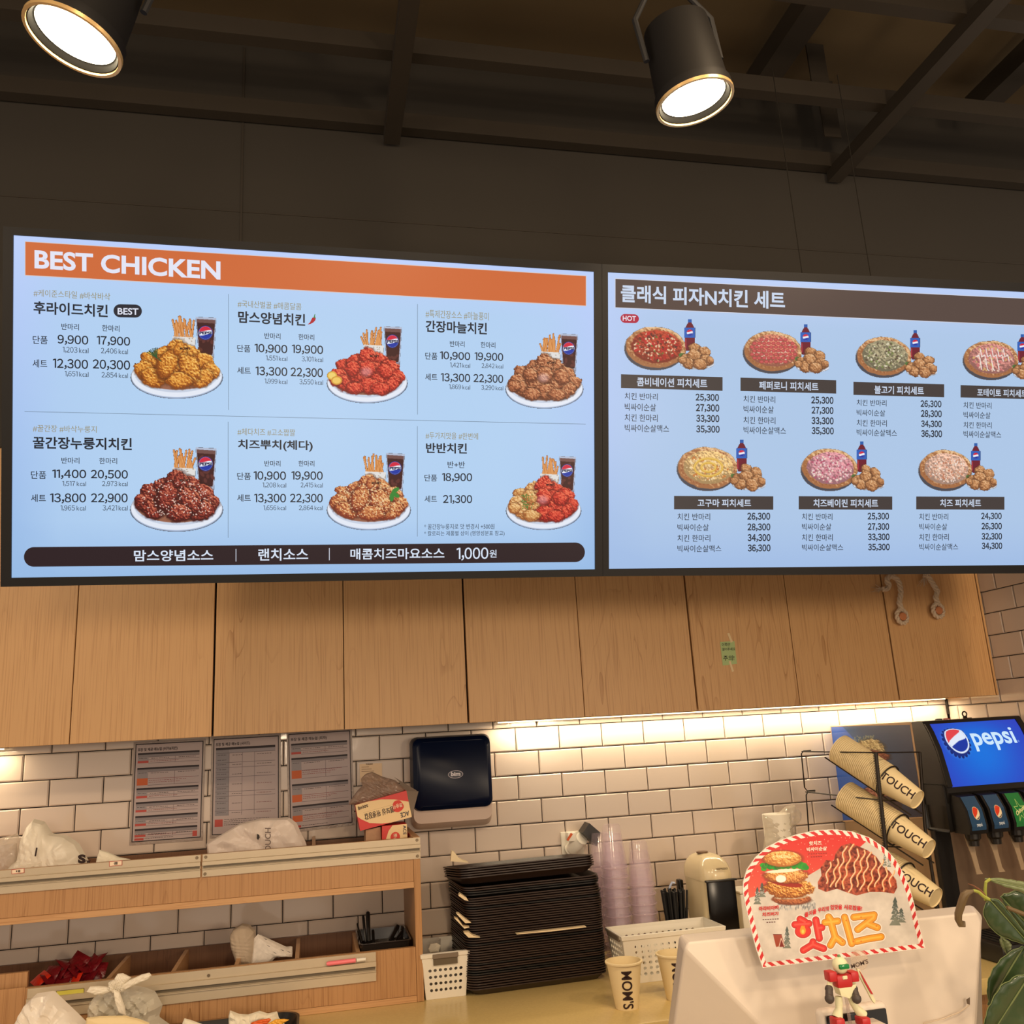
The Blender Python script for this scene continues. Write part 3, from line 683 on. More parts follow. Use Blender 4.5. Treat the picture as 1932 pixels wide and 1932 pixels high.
# ---- second screen
s2 = thing('menu_screen', 'menu screen of pizza and chicken sets with a grey-brown header, right of the two', 'screen', SP(1540, 1070), group='hanging menu screens')
c2 = [(1146, 514), (2150, 561.5), (2150, 1064), (1148, 1073)]
bezel('bezel', [(1135, 499), (2168, 545), (2168, 1080), (1136.5, 1087)], c2, s2)
panel_quad(s2, c2, (186, 206, 246), (172, 198, 230), (160, 188, 228))
BR = (66, 58, 56)
p = Print(SP, LIFT)
a = zp(Z3, 130, 115); d = zp(Z3, 130, 285); wd = 2132-a[0]
p.poly([(a[0]-1, a[1]-1.2), (a[0]+wd, a[1]-1.2+wd*.0485), (a[0]+wd, d[1]+1.2+wd*.0435), (a[0]-1, d[1]+1.2)], (206, 210, 226), 0)
p.poly([a, (a[0]+wd, a[1]+wd*.0485), (a[0]+wd, d[1]+wd*.0435), d], (84, 68, 62), 1)
p.done('header_banner', M_SCRP, s2)
T2 = [(Z3, 162, 148, 1143, 254, '클래식 피자N치킨 세트', (200, 214, 236), .026)]
sets = [(Z3, 163, 685, Z3, 770, 82, (Z3, 258, 703, 678, 756, '콤비네이션 피치세트'), (Z3, 185, [(795, 836, 382), (858, 902, 372), (922, 966, 382), (984, 1028, 450)]), (Z3, [(608, 800, 748, 848), (610, 862, 750, 912), (612, 926, 750, 975), (612, 990, 752, 1038)], ('25,300', '27,300', '33,300', '35,300'))),
 (Z3, 877, 705, Z4, 245, 80, (Z3, 988, 725, 1342, 776, '페퍼로니 피치세트'), (Z3, 895, [(812, 853, 1084), (872, 915, 1075), (938, 980, 1085), (997, 1040, 1148)]), (Z4, [(95, 817, 228, 865), (97, 878, 228, 926), (97, 940, 229, 988), (98, 1000, 230, 1048)], ('25,300', '27,300', '33,300', '35,300'))),
 (Z4, 348, 730, Z4, 890, 78, (Z4, 473, 752, 768, 801, '불고기 피치세트'), (Z4, 367, [(835, 873, 545), (895, 933, 537), (955, 995, 547), (1012, 1053, 607)]), (Z4, [(748, 840, 873, 885), (750, 898, 875, 945), (752, 960, 875, 1005), (752, 1018, 877, 1065)], ('26,300', '28,300', '34,300', '36,300'))),
 (Z4, 988, 750, Z4, 1500, 73, (Z4, 1087, 770, 1385, 816, '포테이토 피치세트'), (Z4, 1005, [(850, 888, 1172), (908, 947, 1166), (968, 1006, 1173), (1022, 1063, 1230)]), None),
 (Z3, 480, 1412, Z3, 1073, 80, (Z3, 620, 1430, 940, 1477, '고구마 피치세트'), (Z3, 500, [(1516, 1557, 695), (1580, 1621, 687), (1644, 1686, 696), (1707, 1748, 762)]), (Z3, [(917, 1512, 1054, 1560), (918, 1576, 1055, 1624), (919, 1640, 1056, 1688), (920, 1702, 1056, 1750)], ('26,300', '28,300', '34,300', '36,300'))),
 (Z4, 21, 1413, Z4, 580, 79, (Z4, 108, 1430, 495, 1479, '치즈베이컨 피치세트'), (Z4, 40, [(1516, 1555, 222), (1576, 1617, 215), (1640, 1680, 224), (1700, 1740, 286)]), (Z4, [(432, 1512, 560, 1558), (433, 1574, 561, 1620), (434, 1636, 563, 1682), (435, 1697, 564, 1742)], ('25,300', '27,300', '33,300', '35,300'))),
 (Z4, 723, 1415, Z4, 1250, 77, (Z4, 865, 1430, 1110, 1477, '치즈 피치세트'), (Z4, 740, [(1516, 1555, 914), (1576, 1616, 907), (1638, 1678, 917), (1697, 1736, 973)]), (Z4, [(1110, 1512, 1233, 1556), (1112, 1572, 1234, 1617), (1113, 1633, 1235, 1678), (1114, 1690, 1236, 1735)], ('24,300', '26,300', '32,300', '34,300')))]
SETS = []
LAB = ('치킨 반마리', '빅싸이순살', '치킨 한마리', '빅싸이순살맥스')
for z, x0, y0, zb, x1, hh, tt, ll, pp in sets:
    u0, v0 = zp(z, x0, y0); u1, _ = zp(zb, x1, 0); sl = sl2(v0+10); h = hh/3.168
    bars = Print(SP, LIFT); bars.poly([(u0, v0), (u1, v0+sl*(u1-u0)), (u1, v0+h+sl*(u1-u0)), (u0, v0+h)], BR, 1); bars.done('title_bar', M_SCRP, s2); SETS.append(len(T2))
    T2.append((tt[0], tt[1], tt[2], tt[3], tt[4], tt[5], (196, 208, 228), .022))
    for (ya, yb, xr), s_ in zip(ll[2], LAB): T2.append((ll[0], ll[1], ya, xr, yb, s_, DK, .004))
    if pp:
        for (xa, ya, xb, yb), s_ in zip(pp[1], pp[2]): T2.append((pp[0], xa, ya, xb, yb, s_, DK, .030))
text_blocks(T2, sl2, s2, [0]+SETS)
u0, v0 = zp(Z3, 173, 335); u1, v1 = zp(Z3, 252, 365)
p2 = Print(SP, LIFT); a = zp(Z3, 160, 324); d = zp(Z3, 270, 377); pill(p2, a[0], a[1], d[0], d[1], (176, 36, 62), .03, 1); p2.text('HOT', u0, v0, u1, v1, (232, 230, 240), .02, .03); p2.done('hot_badge', M_SCRP, s2)
def pizza(kind, seed):
    W_, H_ = 170, 100; c = Cv(W_, H_, seed=seed); rs = np.random.default_rng(seed)
    c.ell(57, 59, 57, 40, (226, 232, 242), 0.06); c.ell(57, 60, 56.5, 39, (74, 72, 80), 0.06)
    c.crust(60, 55, 57, 39, .06, (206, 156, 108), (164, 108, 68), (232, 194, 148), grain=6, rough=.06, shade=0)
    for q in range(40): c.ell(60+50*math.cos(q*.157)*rs.uniform(.93, 1.02), 55+33*math.sin(q*.157)*rs.uniform(.93, 1.02), 2, 1.2, (150, 92, 58), rs.random()*3)
    base = {1: (170, 66, 46), 2: (196, 120, 96), 3: (150, 140, 110), 4: (196, 130, 120), 5: (222, 180, 120), 6: (204, 140, 146), 7: (214, 172, 150)}[kind]
    c.crust(61, 54, 48, 31.5, .06, base, tuple(q*.75 for q in base), tuple(min(255, q*1.2) for q in base), grain=4, rough=.08, shade=0)
    def spots(n, cols, r0, r1, ring=False):
        for q in range(n):
            a = rs.random()*2*PI; rr = math.sqrt(rs.random())*.92; x = 61+46*rr*math.cos(a); y = 54+29.5*rr*math.sin(a); r = rs.uniform(r0, r1)
            c.ell(x, y, r, r*.7, cols[q % len(cols)], rs.random()*3, .8)
            if ring: c.ell(x, y, r*.5, r*.35, base, 0, .8)
    if kind == 1:
        spots(70, [(228, 196, 160)], 1.2, 2.6); spots(26, [(190, 50, 46), (170, 40, 38)], 3, 4.6); spots(22, [(50, 36, 36)], 2, 2.8, True); spots(14, [(96, 120, 50)], 1, 2)
    elif kind == 2:
        spots(60, [(232, 206, 180)], 1.2, 2.4)
        for j in range(-3, 4):
            for i in range(-5, 6):
                x = 61+i*9.4+(j % 2)*4.7; y = 54+j*7.2
                if ((x-61)/47)**2+((y-54)/30.5)**2 < .95: c.ell(x, y, 4.2, 3.1, (168, 54, 58)); c.ell(x, y, 3.2, 2.2, (200, 90, 88))
    elif kind == 3: spots(120, [(214, 206, 176), (96, 78, 62), (120, 130, 74), (190, 176, 140)], 1.4, 3.2)
    elif kind == 4:
        spots(70, [(226, 190, 170), (200, 110, 110), (210, 170, 110)], 1.5, 3.4)
        for i in range(-3, 4):
            pts = [(61+i*12+q*3, 54+25*math.sin(q*1.5)*.35+(q-3)*7) for q in range(7)]; c.line([q for q in pts if ((q[0]-61)/42)**2+((q[1]-54)/27)**2 < 1] or [(61, 54), (62, 55)], 1.8, (240, 232, 226))
    elif kind == 5:
        spots(80, [(240, 216, 170), (196, 120, 60)], 1.2, 3)
        for rr in (.32, .62):
            c.line([(61+43*rr*math.cos(q*.26), 54+27*rr*math.sin(q*.26)) for q in range(26)], 4.0, (214, 166, 60)); c.line([(61+43*rr*math.cos(q*.26), 53.2+27*rr*math.sin(q*.26)) for q in range(26)], 1.4, (236, 200, 110))
    elif kind == 6: spots(150, [(230, 200, 200), (178, 84, 108), (214, 150, 160), (236, 214, 196)], 1.4, 2.8)
    else: spots(150, [(240, 222, 210), (206, 150, 120), (226, 196, 170), (190, 120, 90)], 1.2, 2.6)
    # bottle
    c.poly([(121, 2), (128, 2), (128, 8), (121, 8)], (40, 92, 170)); c.poly([(121.5, 8), (127.5, 8), (134, 20), (134, 52), (131, 62), (118, 62), (115, 52), (115, 20)], (110, 28, 44))
    c.poly([(113.8, 18), (134.6, 18), (134.6, 37), (113.8, 37)], (44, 96, 184)); c.line([(117, 40), (117, 56)], 1.6, (190, 60, 70)); globe(c, 124.5, 27.5, 6)
    # nuggets
    c.ell(139, 86, 33, 11, (226, 230, 240)); c.ell(139, 84, 30, 9, (190, 180, 180))
    c.ell(112, 72, 9, 5, (84, 116, 60), .4)
    for x, y, r in ((134, 58, 12), (152, 64, 12), (118, 76, 11), (133, 72, 14), (156, 80, 13), (122, 86, 12), (144, 88, 13), (163, 80, 8), (110, 80, 8)):
        c.crust(x, y, r, r*.82, rs.random(), (190, 132, 84), (124, 78, 48), (230, 186, 140), grain=2.4, rough=.25)
    return c
PZ = [(1, Z3, 182, 350, Z3, 718, 664), (2, Z3, 890, 380, Z3, 1405, 684), (3, Z4, 360, 415, Z4, 848, 709), (4, Z4, 1000, 440, Z4, 1488, 723), (5, Z3, 495, 1070, Z3, 1027, 1386), (6, Z4, 32, 1080, Z4, 532, 1386), (7, Z4, 735, 1090, Z4, 1205, 1386)]
for k2, za, xa, ya, zb, xb, yb in PZ:
    c = pizza(k2, 30+k2); u0, v0 = zp(za, xa, ya); u1, v1 = zp(zb, xb, yb); fx, fy = (u1-u0)/c.w, (v1-v0)/c.h
    lay('set_picture', c, (lambda x, y, u0=u0, v0=v0, fx=fx, fy=fy: SP(u0+x*fx, v0+y*fy)), M_SCRP, s2, LIFT*1.4)

# brackets and thin hanging cables belong to the screens
M_CABLE = mat('dark_cable', (30, 27, 23), .8, spec=.1)
for scr, us, cab in ((s1, (300, 850), ()), (s2, (1400, 1850), (1556, 1690))):
    for u in us:
        a = SP(u, 760)+SN*0.046; b2 = B(); b2.box(a[0]-.03, a[1]+.003, a[2]-.12, a[0]+.03, YC-.0005, a[2]-.06); b2.done('wall_arm', M_BEZEL, scr)
    for u in cab:
        P0 = SP(u, 640)+SN*0.055; b2 = B(); b2.cyl(P0, (P0[0], P0[1], 3.30), .0012, n=6); b2.done('hanging_cable', M_CABLE, scr)

# ------------------------------------------------------------------ ceiling spot lamps
M_LAMPB = mat('lamp_housing_black', (16, 13, 10), 0.6, spec=.25); M_RING = mat('lamp_ring', (226, 190, 130), 0.3, metal=0.6)
def spot_lamp(label, cx, cy, cz, tilt, R_, power):
    """cylinder track spot; local -Z is the beam axis"""
    t = thing('track_spotlight', label, 'lamp', (cx, cy, cz), rot=tilt, group='warm spotlights under the ceiling')
    b2 = B(); b2.rev((0, 0, 0), (0, 0, 1), [(0.0, R_*1.0), (0.004, R_*1.02), (0.02, R_*1.02), (0.022, R_*.96), (0.085, R_*.92), (0.16, R_*.86), (0.165, R_*.6), (0.166, 0.001)], 40)
    b2.rev((0, 0, 0), (0, 0, 1), [(0.0, R_*1.0), (0.001, R_*.93), (0.012, R_*.86), (0.020, R_*.84)], 40); b2.done('housing', M_LAMPB, t, True)
    b2 = B(); b2.rev((0, 0, 0), (0, 0, 1), [(0.003, R_*1.035), (-0.003, R_*1.03), (-0.003, R_*.96), (0.003, R_*.95)], 44); b2.done('ring', M_RING, t, True)
    b2 = B(); b2.rev((0, 0, 0), (0, 0, 1), [(0.011, R_*.84), (0.009, R_*.5), (0.008, 0.001)], 40); b2.done('lamp_lens', mat('lamp_lens_lit', (255, 236, 196), 0.4, emit=14.0), t, True)
    b2 = B(); b2.tube([(-R_*1.08, 0, 0.09), (-R_*1.12, 0, 0.18), (-R_*.6, 0, 0.235), (0, 0, 0.245), (R_*.6, 0, 0.235), (R_*1.12, 0, 0.18), (R_*1.08, 0, 0.09)], 0.006, 8)
    b2.cyl((0, 0, 0.245), (0, 0, 0.30), 0.014); b2.done('yoke', M_BLACKR, t, True)
    l = bpy.data.lights.new('lamp_beam', 'SPOT'); l.energy = power; l.color = WARM; l.spot_size = math.radians(88); l.spot_blend = 0.7; l.shadow_soft_size = R_*.8
    o = bpy.data.objects.new('lamp_beam', l); COL.objects.link(o); o.parent = t; o.location = (0, 0, -0.008)
    return t
D1 = 1700*0.145/175; D2 = 1700*0.145/143
P1 = DEP(138, 76, D1); P2 = DEP(1311, 192, D2)
L1 = spot_lamp('large glowing spotlight near the top left corner, tilted outwards', *P1, (math.radians(2), math.radians(17), 0), 0.0725, 30)
L2 = spot_lamp('glowing spotlight hanging above the gap between the two menu screens', *P2, (math.radians(2), math.radians(-9), 0), 0.0725, 30)
for P, n_, rr in ((P1, 'left', math.radians(17)), (P2, 'right', math.radians(-9))):
    top = Vector(P)+Vector((math.sin(rr)*0.30, 0, math.cos(rr)*0.30))
    t = thing('track_rail', 'short black power track above the %s spotlight' % ('top left' if n_ == 'left' else 'middle'), 'track', (top.x, top.y, top.z))
    B().box(top.x-0.45, top.y-0.018, top.z+0.03, top.x+0.45, top.y+0.018, top.z+0.065, r=0.003).done('rail', M_BLACKR, t)
    B().box(top.x-0.05, top.y-0.016, top.z, top.x+0.05, top.y+0.016, top.z+0.0295, r=0.004).done('adapter', M_BLACKR, t)
    b2 = B(); [b2.cyl((top.x+dx, top.y, top.z+0.065), (top.x+dx, top.y, 3.98), 0.004) for dx in (-0.4, 0.4)]; b2.done('hanger', M_BLACKR, t)

# ------------------------------------------------------------------ things on the back wall
def manual(name, label, corners, title, kind, seed):
    """laminated A4 sheet taped to the tiles; corners in order TL TR BR BL"""
    fn = plane_y(-0.0105); TL, TR, BR_, BL = [np.array(q, float) for q in corners]
    o = thing(name, label, 'notice', fn(*((BL+BR_)/2)), group='laminated manuals taped to the tiles')
    def bl(a, b3):
        a = np.asarray(a, float)[..., None]; b3 = np.asarray(b3, float)[..., None]
        q = (TL*(1-a)+TR*a)*(1-b3)+(BL*(1-a)+BR_*a)*b3; return q[..., 0], q[..., 1]
    W_, H_ = 150, 212; c = Cv(W_, H_, (176, 160, 158), seed); rs = np.random.default_rng(seed)
    BK = (40, 30, 34); c.rect(0, 0, W_, 2.2, BK); c.rect(0, H_-2.2, W_, H_, BK); c.rect(0, 0, 2.2, H_, BK); c.rect(W_-2.4, 0, W_, H_, BK)
    def scrib(x0, y, x1, col=(110, 96, 100)):
        col = tuple(q*.72 for q in col)
        x = x0
        while x < x1:
            g = rs.uniform(2, 6); c.rect(x, y, min(x+g, x1), y+1.0, col); x += g+rs.uniform(.8, 1.6)
    GR = (132, 124, 126); OR = (196, 96, 52); RD = (176, 74, 66)
    if kind in (1, 3):
        secs = [(20, 22), (52, 38), (96, 22), (126, 22), (156, 22), (184, 18)] if kind == 1 else [(22, 24), (54, 46), (112, 40), (160, 36)]
        for i, (y, h) in enumerate(secs):
            c.rect(6, y, 142, y+4.4, BK); c.rect(6, y+4.4, 142, y+9, GR); c.rect(6, y+9, 30, y+h, (146, 138, 140))
            for yy in (y+9, y+h*.55+3, y+h): c.rect(30, yy, 142, yy+.8, (120, 106, 110))
            c.rect(88, y+9, 88.8, y+h, (120, 106, 110)); scrib(9, y+11, 27, (90, 80, 84)); scrib(36, y+12, 76, (70, 56, 60)); scrib(96, y+12, 134, (70, 56, 60))
            if h > 30: c.rect(6, y+h*.6, 30, y+h, OR); [scrib(32, y+h*.62+q*4.2, 128-q*14, (190, 96, 100)) for q in range(3)]
            else: c.rect(6, y+h-5, 30, y+h, RD); scrib(34, y+h-4, 96, (180, 96, 96))
        c.rect(6, 204, 26, 209, RD); scrib(28, 205, 90, (80, 64, 68)); c.rect(132, 196, 142, 208, RD) if kind == 1 else None
    else:
        c.rect(6, 20, 142, 25, BK); c.rect(6, 25, 142, 32, (150, 142, 146)); c.rect(6, 25, 36, 170, (136, 130, 134))
        for i in range(13):
            y = 32+i*10.6; c.rect(6, y, 36 if i % 3 == 1 else 142, y+.8, (110, 98, 104)); scrib(10, y+4, 30, (86, 76, 82))
            if i % 2 == 0: scrib(44, y+5, 66, (70, 56, 60)); scrib(100, y+5, 134, (160, 84, 90) if i > 5 else (100, 80, 84))
        for x in (36, 66, 94): c.rect(x, 32, x+.8, 170, (110, 98, 104))
        c.rect(6, 178, 24, 194, RD); [scrib(27, 178+q*4, 128-q*10, (70, 56, 60)) for q in range(4)]
    lay('sheet', c, lambda x, y: fn(*bl(x/W_, y/H_)), M_PRT, o)
    p = Print(fn, (0, -0.0003, 0)); p.text_quad(title, bl(.035, .043), bl(.62 if kind != 2 else .56, .043), bl(.035, .083), (40, 30, 34), .02); p.done('title', M_PRT, o)
    # clear lamination pouch, a little larger than the sheet, and the backing
    e = np.array([1.5, 1.5]); L_ = [fn(*bl(a, b3)) for a, b3 in ((-.03, -.02), (1.03, -.02), (1.03, 1.03), (-.03, 1.03))]
    b2 = B(); b2.prism([q+np.array([0, 0.0002, 0]) for q in L_], (0, 0.0014, 0)); b2.done('lamination', mat('lamination_film', (158, 142, 132), 0.3, spec=0.4, bump=0.25, bscale=90), o, smooth=0)
    return o
manual('laminated_manual', 'laminated manual for burgers and chicken, leftmost of three on the tiles', [(256, 1404), (384, 1397.5), (378.5, 1580), (248, 1589.5)], '포장 및 제공 매뉴얼 (버거&치킨)', 1, 3)
manual('laminated_manual', 'laminated manual for side dishes, one large table, between two other manuals', [(403, 1394.5), (526, 1387.5), (526, 1570), (399.5, 1576)], '포장 및 제공 매뉴얼 (사이드)', 2, 4)
manual('laminated_manual', 'laminated manual for pizza with orange boxes, rightmost of three on the tiles', [(544, 1385), (660.5, 1378), (665, 1552), (548, 1566)], '포장 및 제공 매뉴얼 (피자)', 3, 5)
t = thing('paper_label', 'small cream order slip stuck to the tiles above the glove boxes', 'note', AY(700, 1480, -0.009))
fn = plane_y(-0.0095); B().prism([fn(*q) for q in ((678, 1441.5), (720.5, 1439.5), (721, 1474), (680, 1476))], (0, 0.0008, 0)).done('slip', mat('slip_paper', (226, 196, 158), 0.6), t, smooth=0)
p = Print(fn, (0, -0.0004, 0)); p.text('TOUCH', 690, 1437.6+3, 703, 1440.4+3, (50, 36, 34), .03, -.06)
for q in range(3): p.poly([(682, 1447+q*4), (696+q*5, 1446.2+q*4), (696+q*5, 1447.2+q*4), (682, 1448+q*4)], (150, 120, 96), 1)
p.done('print', M_PRT, t)

# towel dispenser
DX0, DX1 = float(AY(777, 1450, -0.10)[0]), float(AY(929, 1450, -0.10)[0]); DZ1 = float(AY(850, 1388, -0.10)[2]); DZ0 = float(AY(790, 1564, -0.02)[2])
t = thing('towel_dispenser', 'dark blue and grey paper towel dispenser on the tiled wall', 'dispenser', ((DX0+DX1)/2, -0.05, DZ0))
w_, cx = DX1-DX0, (DX0+DX1)/2
def rr_xz(x0, x1, z0, z1, r, y, n=6):
    out = []
    for px, pz, a0 in ((x1-r, z1-r, 0), (x0+r, z1-r, PI/2), (x0+r, z0+r, PI), (x1-r, z0+r, 1.5*PI)):
        for i in range(n): a = a0+PI/2*i/(n-1); out.append((px+r*math.cos(a), y, pz+r*math.sin(a)))
    return out
B().loft([rr_xz(DX0+.003, DX1-.003, DZ0, DZ1-0.004, .022, -0.0085), rr_xz(DX0+.001, DX1-.001, DZ0, DZ1-.002, .024, -0.05), rr_xz(DX0+.004, DX1-.004, DZ0+.02, DZ1-.004, .024, -0.082)]).done('back_case', mat('warm_grey_plastic', (196, 172, 156), 0.4), t)
zc_ = DZ0+0.058
B().loft([rr_xz(DX0, DX1, zc_, DZ1, .022, -0.040), rr_xz(DX0-.002, DX1+.002, zc_-.002, DZ1+.001, .024, -0.070), rr_xz(DX0+.004, DX1-.004, zc_+.002, DZ1-.004, .024, -0.098), rr_xz(DX0+.016, DX1-.016, zc_+.014, DZ1-.016, .020, -0.108)]).done('cover', mat('navy_translucent_plastic', (8, 17, 40), 0.28, spec=0.15), t)
fn = plane_y(-0.1087); p = Print(fn); cu, cv_ = 859.5, 1461
for rx, ry, col, l_ in ((14.2, 7.6, (170, 160, 168), 0), (13.0, 6.5, (20, 26, 44), 1)):
    p.lift = np.array([0, -0.0004, 0]); p.poly([(cu+rx*math.cos(a), cv_+ry*math.sin(a)-.05*rx*math.cos(a)) for a in np.linspace(0, 2*PI, 28, endpoint=False)], col, l_)
p.text('bim', cu-9, cv_-4.4, cu+9, cv_+3.6, (196, 190, 196), .045, -.05, 3); p.done('logo_badge', M_PRTG, t)

# power point with plug and adapter
t = thing('wall_outlet', 'white wall socket plate above the tray stack', 'outlet', AY(1075, 1600, -0.008))
fn = plane_y(-0.0085); a = fn(1057, 1570); d = fn(1103, 1618)
B().box(a[0], -0.0145, d[2], d[0], -0.0085, a[2], r=0.002).done('plate', M_WHITE, t)
t = thing('power_plug', 'white round plug with orange mark pushed into the wall socket', 'plug', AY(1085, 1595, -0.02))
a, d = AY(1074, 1606, -0.016), AY(1100, 1580, -0.075)
b2 = B(); b2.rev(a, d, [(0, .016), (.006, .021), (.012, .019), (.016, .022), (.06, .023), (.064, .021), (.075, .021)], 24, True, True); b2.done('plug_body', M_WHITE, t)
a2 = AY(1078, 1578, -0.055); B().box(a2[0]-.016, -0.072, a2[2]-.014, a2[0]+.012, -0.0405, a2[2]+.014, r=.003, M=None).done('side_block', M_WHITE, t)
p = Print(plane_y(-0.0725)); p.poly([(1069, 1584), (1077, 1571), (1081, 1574), (1072, 1587)], (206, 90, 40)); p.done('orange_mark', M_PRT, t)
t = thing('power_adapter', 'black square power adapter beside the white plug', 'adapter', AY(1117, 1570, -0.08))
q = [AY(*z_, -0.10) for z_ in ((1112, 1553), (1133, 1571), (1126, 1597), (1100, 1571))]
B().prism(q, (0, 0.055, 0)).done('body', M_BLACK, t, smooth=0)

# ------------------------------------------------------------------ wooden counter organiser
YO = -0.34
xs0, xs1 = -1.98, float(AY(795, 1700, YO)[0])
zrt, zrb = 1.3275, 1.2704
zt = zrt+0.002
t = org = thing('counter_organizer', 'maple two-tier counter organiser with aluminium ticket rails, left on the worktop', 'shelf', ((xs0+xs1)/2, -0.17, ZC))
B().box(xs1-0.019, YO, ZC+0.0003, xs1, -0.0090, zrt+0.002, r=.0008, seg=1).done('side_panel', M_WOOD2, t)
B().box(xs0, YO, ZC+0.0003, xs0+0.019, -0.0090, zrt+0.002, r=.0008, seg=1).done('side_panel', M_WOOD2, t)
xi = xs1-0.0195; xl = xs0+0.0195
zwb, zsb = 1.2100, 1.1935
B().box(xl, YO+0.002, zwb, xi, YO+0.017, zrt, r=.0006, seg=1).done('upper_front_board', M_WOOD2, t)
B().box(xl, YO, zsb, xi, -0.0092, zwb-0.0004, r=.0006, seg=1).done('upper_shelf_board', M_WOODH, t)
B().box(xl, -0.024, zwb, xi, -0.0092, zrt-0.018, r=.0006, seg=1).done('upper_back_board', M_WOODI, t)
zl = 1.0390
B().box(xl, YO+0.002, ZC+0.0168, xi, YO+0.017, zl, r=.0006, seg=1).done('lower_front_board', M_WOOD2, t)
B().box(xl, YO, ZC+0.0003, xi, -0.0092, ZC+0.0164, r=.0006, seg=1).done('lower_shelf_board', M_WOODH, t)
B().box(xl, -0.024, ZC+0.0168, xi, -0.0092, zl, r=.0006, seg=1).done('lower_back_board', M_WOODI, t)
for z0, z1 in ((zwb, zrt-0.003),):
    x = float(AY(592, 1592, -0.2)[0]); B().box(x-.005, YO+0.0172, z0, x+.005, -0.0242, z1).done('divider', M_WOODH, t)
for u, v in ((202, 1845), (325, 1836), (445, 1822), (560, 1805), (676, 1793)):
    x = float(AY(u, v, YO+0.02)[0]); B().box(x-.0055, YO+0.0172, ZC+0.0168, x+.0055, -0.0242, zl-0.004).done('divider', M_WOODH, t)
x = float(AY(48, 1856, YO)[0])
B().box(xl, YO+0.0005, ZC+0.0168, x, YO+0.0018, zl+0.003).done('cover_board', M_WOOD2, t)
# raised left cubby
B().box(x-0.10, YO+0.03, zl-0.02, x-0.004, YO+0.045, zl+0.033, r=.001, seg=1).done('cubby_board', M_WOOD2, t)
def rail(x0, x1, z0, z1, screws):
    """aluminium extrusion: upper flat, bright ridge, recessed slot, lower lip"""
    h = z1-z0; y = YO
    prof = [(y, z1), (y-.004, z1), (y-.004, z0+h*.70), (y-.011, z0+h*.68), (y-.011, z0+h*.52), (y-.003, z0+h*.50), (y-.003, z0+h*.38), (y-.008, z0+h*.36), (y-.008, z0+h*.33), (y-.0035, z0+h*.31), (y-.0035, z0), (y, z0)]
    b2 = B(); b2.loft([[(x0, a, c) for a, c in prof], [(x1, a, c) for a, c in prof]]); r_ = b2.done('ticket_rail', M_ALU, org, smooth=0)
    b3 = B(); b3.box(x0+.002, y-.0034, z0+h*.39, x1-.002, y-.0031, z0+h*.49); b3.done('slot', M_ALUD, r_)
    for sx, sz in screws:
        b4 = B(); b4.cyl((sx, y-.0038, sz), (sx, y-.006, sz), .0042, .0036, 14); b4.cyl((sx, y-.0061, sz), (sx, y-.0064, sz), .0016, n=8); b4.done('screw', M_SCREW, r_)
xj = float(AY(379.5, 1638, YO-.005)[0])
rail(xs1-0.003 - (xs1-0.003-xj) + .003, xs1+0.001, zrb, zrt, [(xj+.011, zrt-.007), (xs1-.008, zrt-.007), (xj+.010, zrb+.007), (xs1-.008, zrb+.007)])
rail(xs0+.01, xj-.002, zrb, zrt, [(xj-.012, zrt-.007)])
xa, xb = float(AY(52, 1880, YO)[0]), float(AY(709.5, 1820, YO-.005)[0])
rail(xa, xb, zl-.0735, zl-.001, [(float(AY(394, 1837, YO)[0]), zl-.015)])
# small stickers on the rails
def sticker(label, px, txt, base, edge, col, yy, slope=-.1, mark=None):
    (u0, v0, u1, v1) = px; fn = plane_y(yy); o = thing('label_sticker', label, 'label', fn((u0+u1)/2, v1))
    b2 = B(); b2.prism([fn(u0, v0), fn(u1, v0+slope*(u1-u0)), fn(u1, v1+slope*(u1-u0)), fn(u0, v1)], (0, 0.0006, 0)); b2.done('sticker', mat('sticker_'+edge[0], edge[1], 0.5), o, smooth=0)
    p = Print(fn, (0, -0.0003, 0)); e = 1.0; p.poly([(u0+e, v0+e), (u1-e, v0+e+slope*(u1-u0)), (u1-e, v1-e+slope*(u1-u0)), (u0+e, v1-e)], base, 0)
    if txt: p.text(txt, u0+(u1-u0)*.36, v0+2+slope*(u1-u0)*.4, u0+(u1-u0)*.68, v1-2+slope*(u1-u0)*.4, col, .03, slope, 2)
    p.done('print', M_PRT, o)
sticker('small red-edged sticker marked 대 at the far left of the upper rail', (21.7, 1640.5, 46, 1649.5), '대', (236, 214, 186), ('red', (176, 60, 44)), (40, 26, 26), YO-.0052)
sticker('small red-edged sticker marked 중 below the folded cream paper bag', (206, 1625.5, 230.5, 1635), '중', (236, 214, 186), ('red', (176, 60, 44)), (40, 26, 26), YO-.0052)
sticker('yellow and white label strip on the lower rail below the red sachets', (106, 1869.5, 159, 1879), None, (206, 196, 80), ('olive', (120, 104, 60)), (40, 40, 40), YO-.0052)
t = thing('pink_marker', 'pink highlighter clipped on the lower rail', 'marker', AY(655, 1816, YO-.012))
a, d = AY(616, 1818.5, YO-.0125), AY(690, 1809.5, YO-.0125)
b2 = B(); b2.rev(a, a+(d-a)*.76, [(0, .004), (.006, .0058), (.078, .0058)], 16, True, True); b2.done('barrel', mat('pink_plastic', (238, 120, 128), 0.35), t)
b2 = B(); b2.cyl(a+(d-a)*.765, d, .0052, .0045, 16); b2.done('cap', M_WHITE, t)

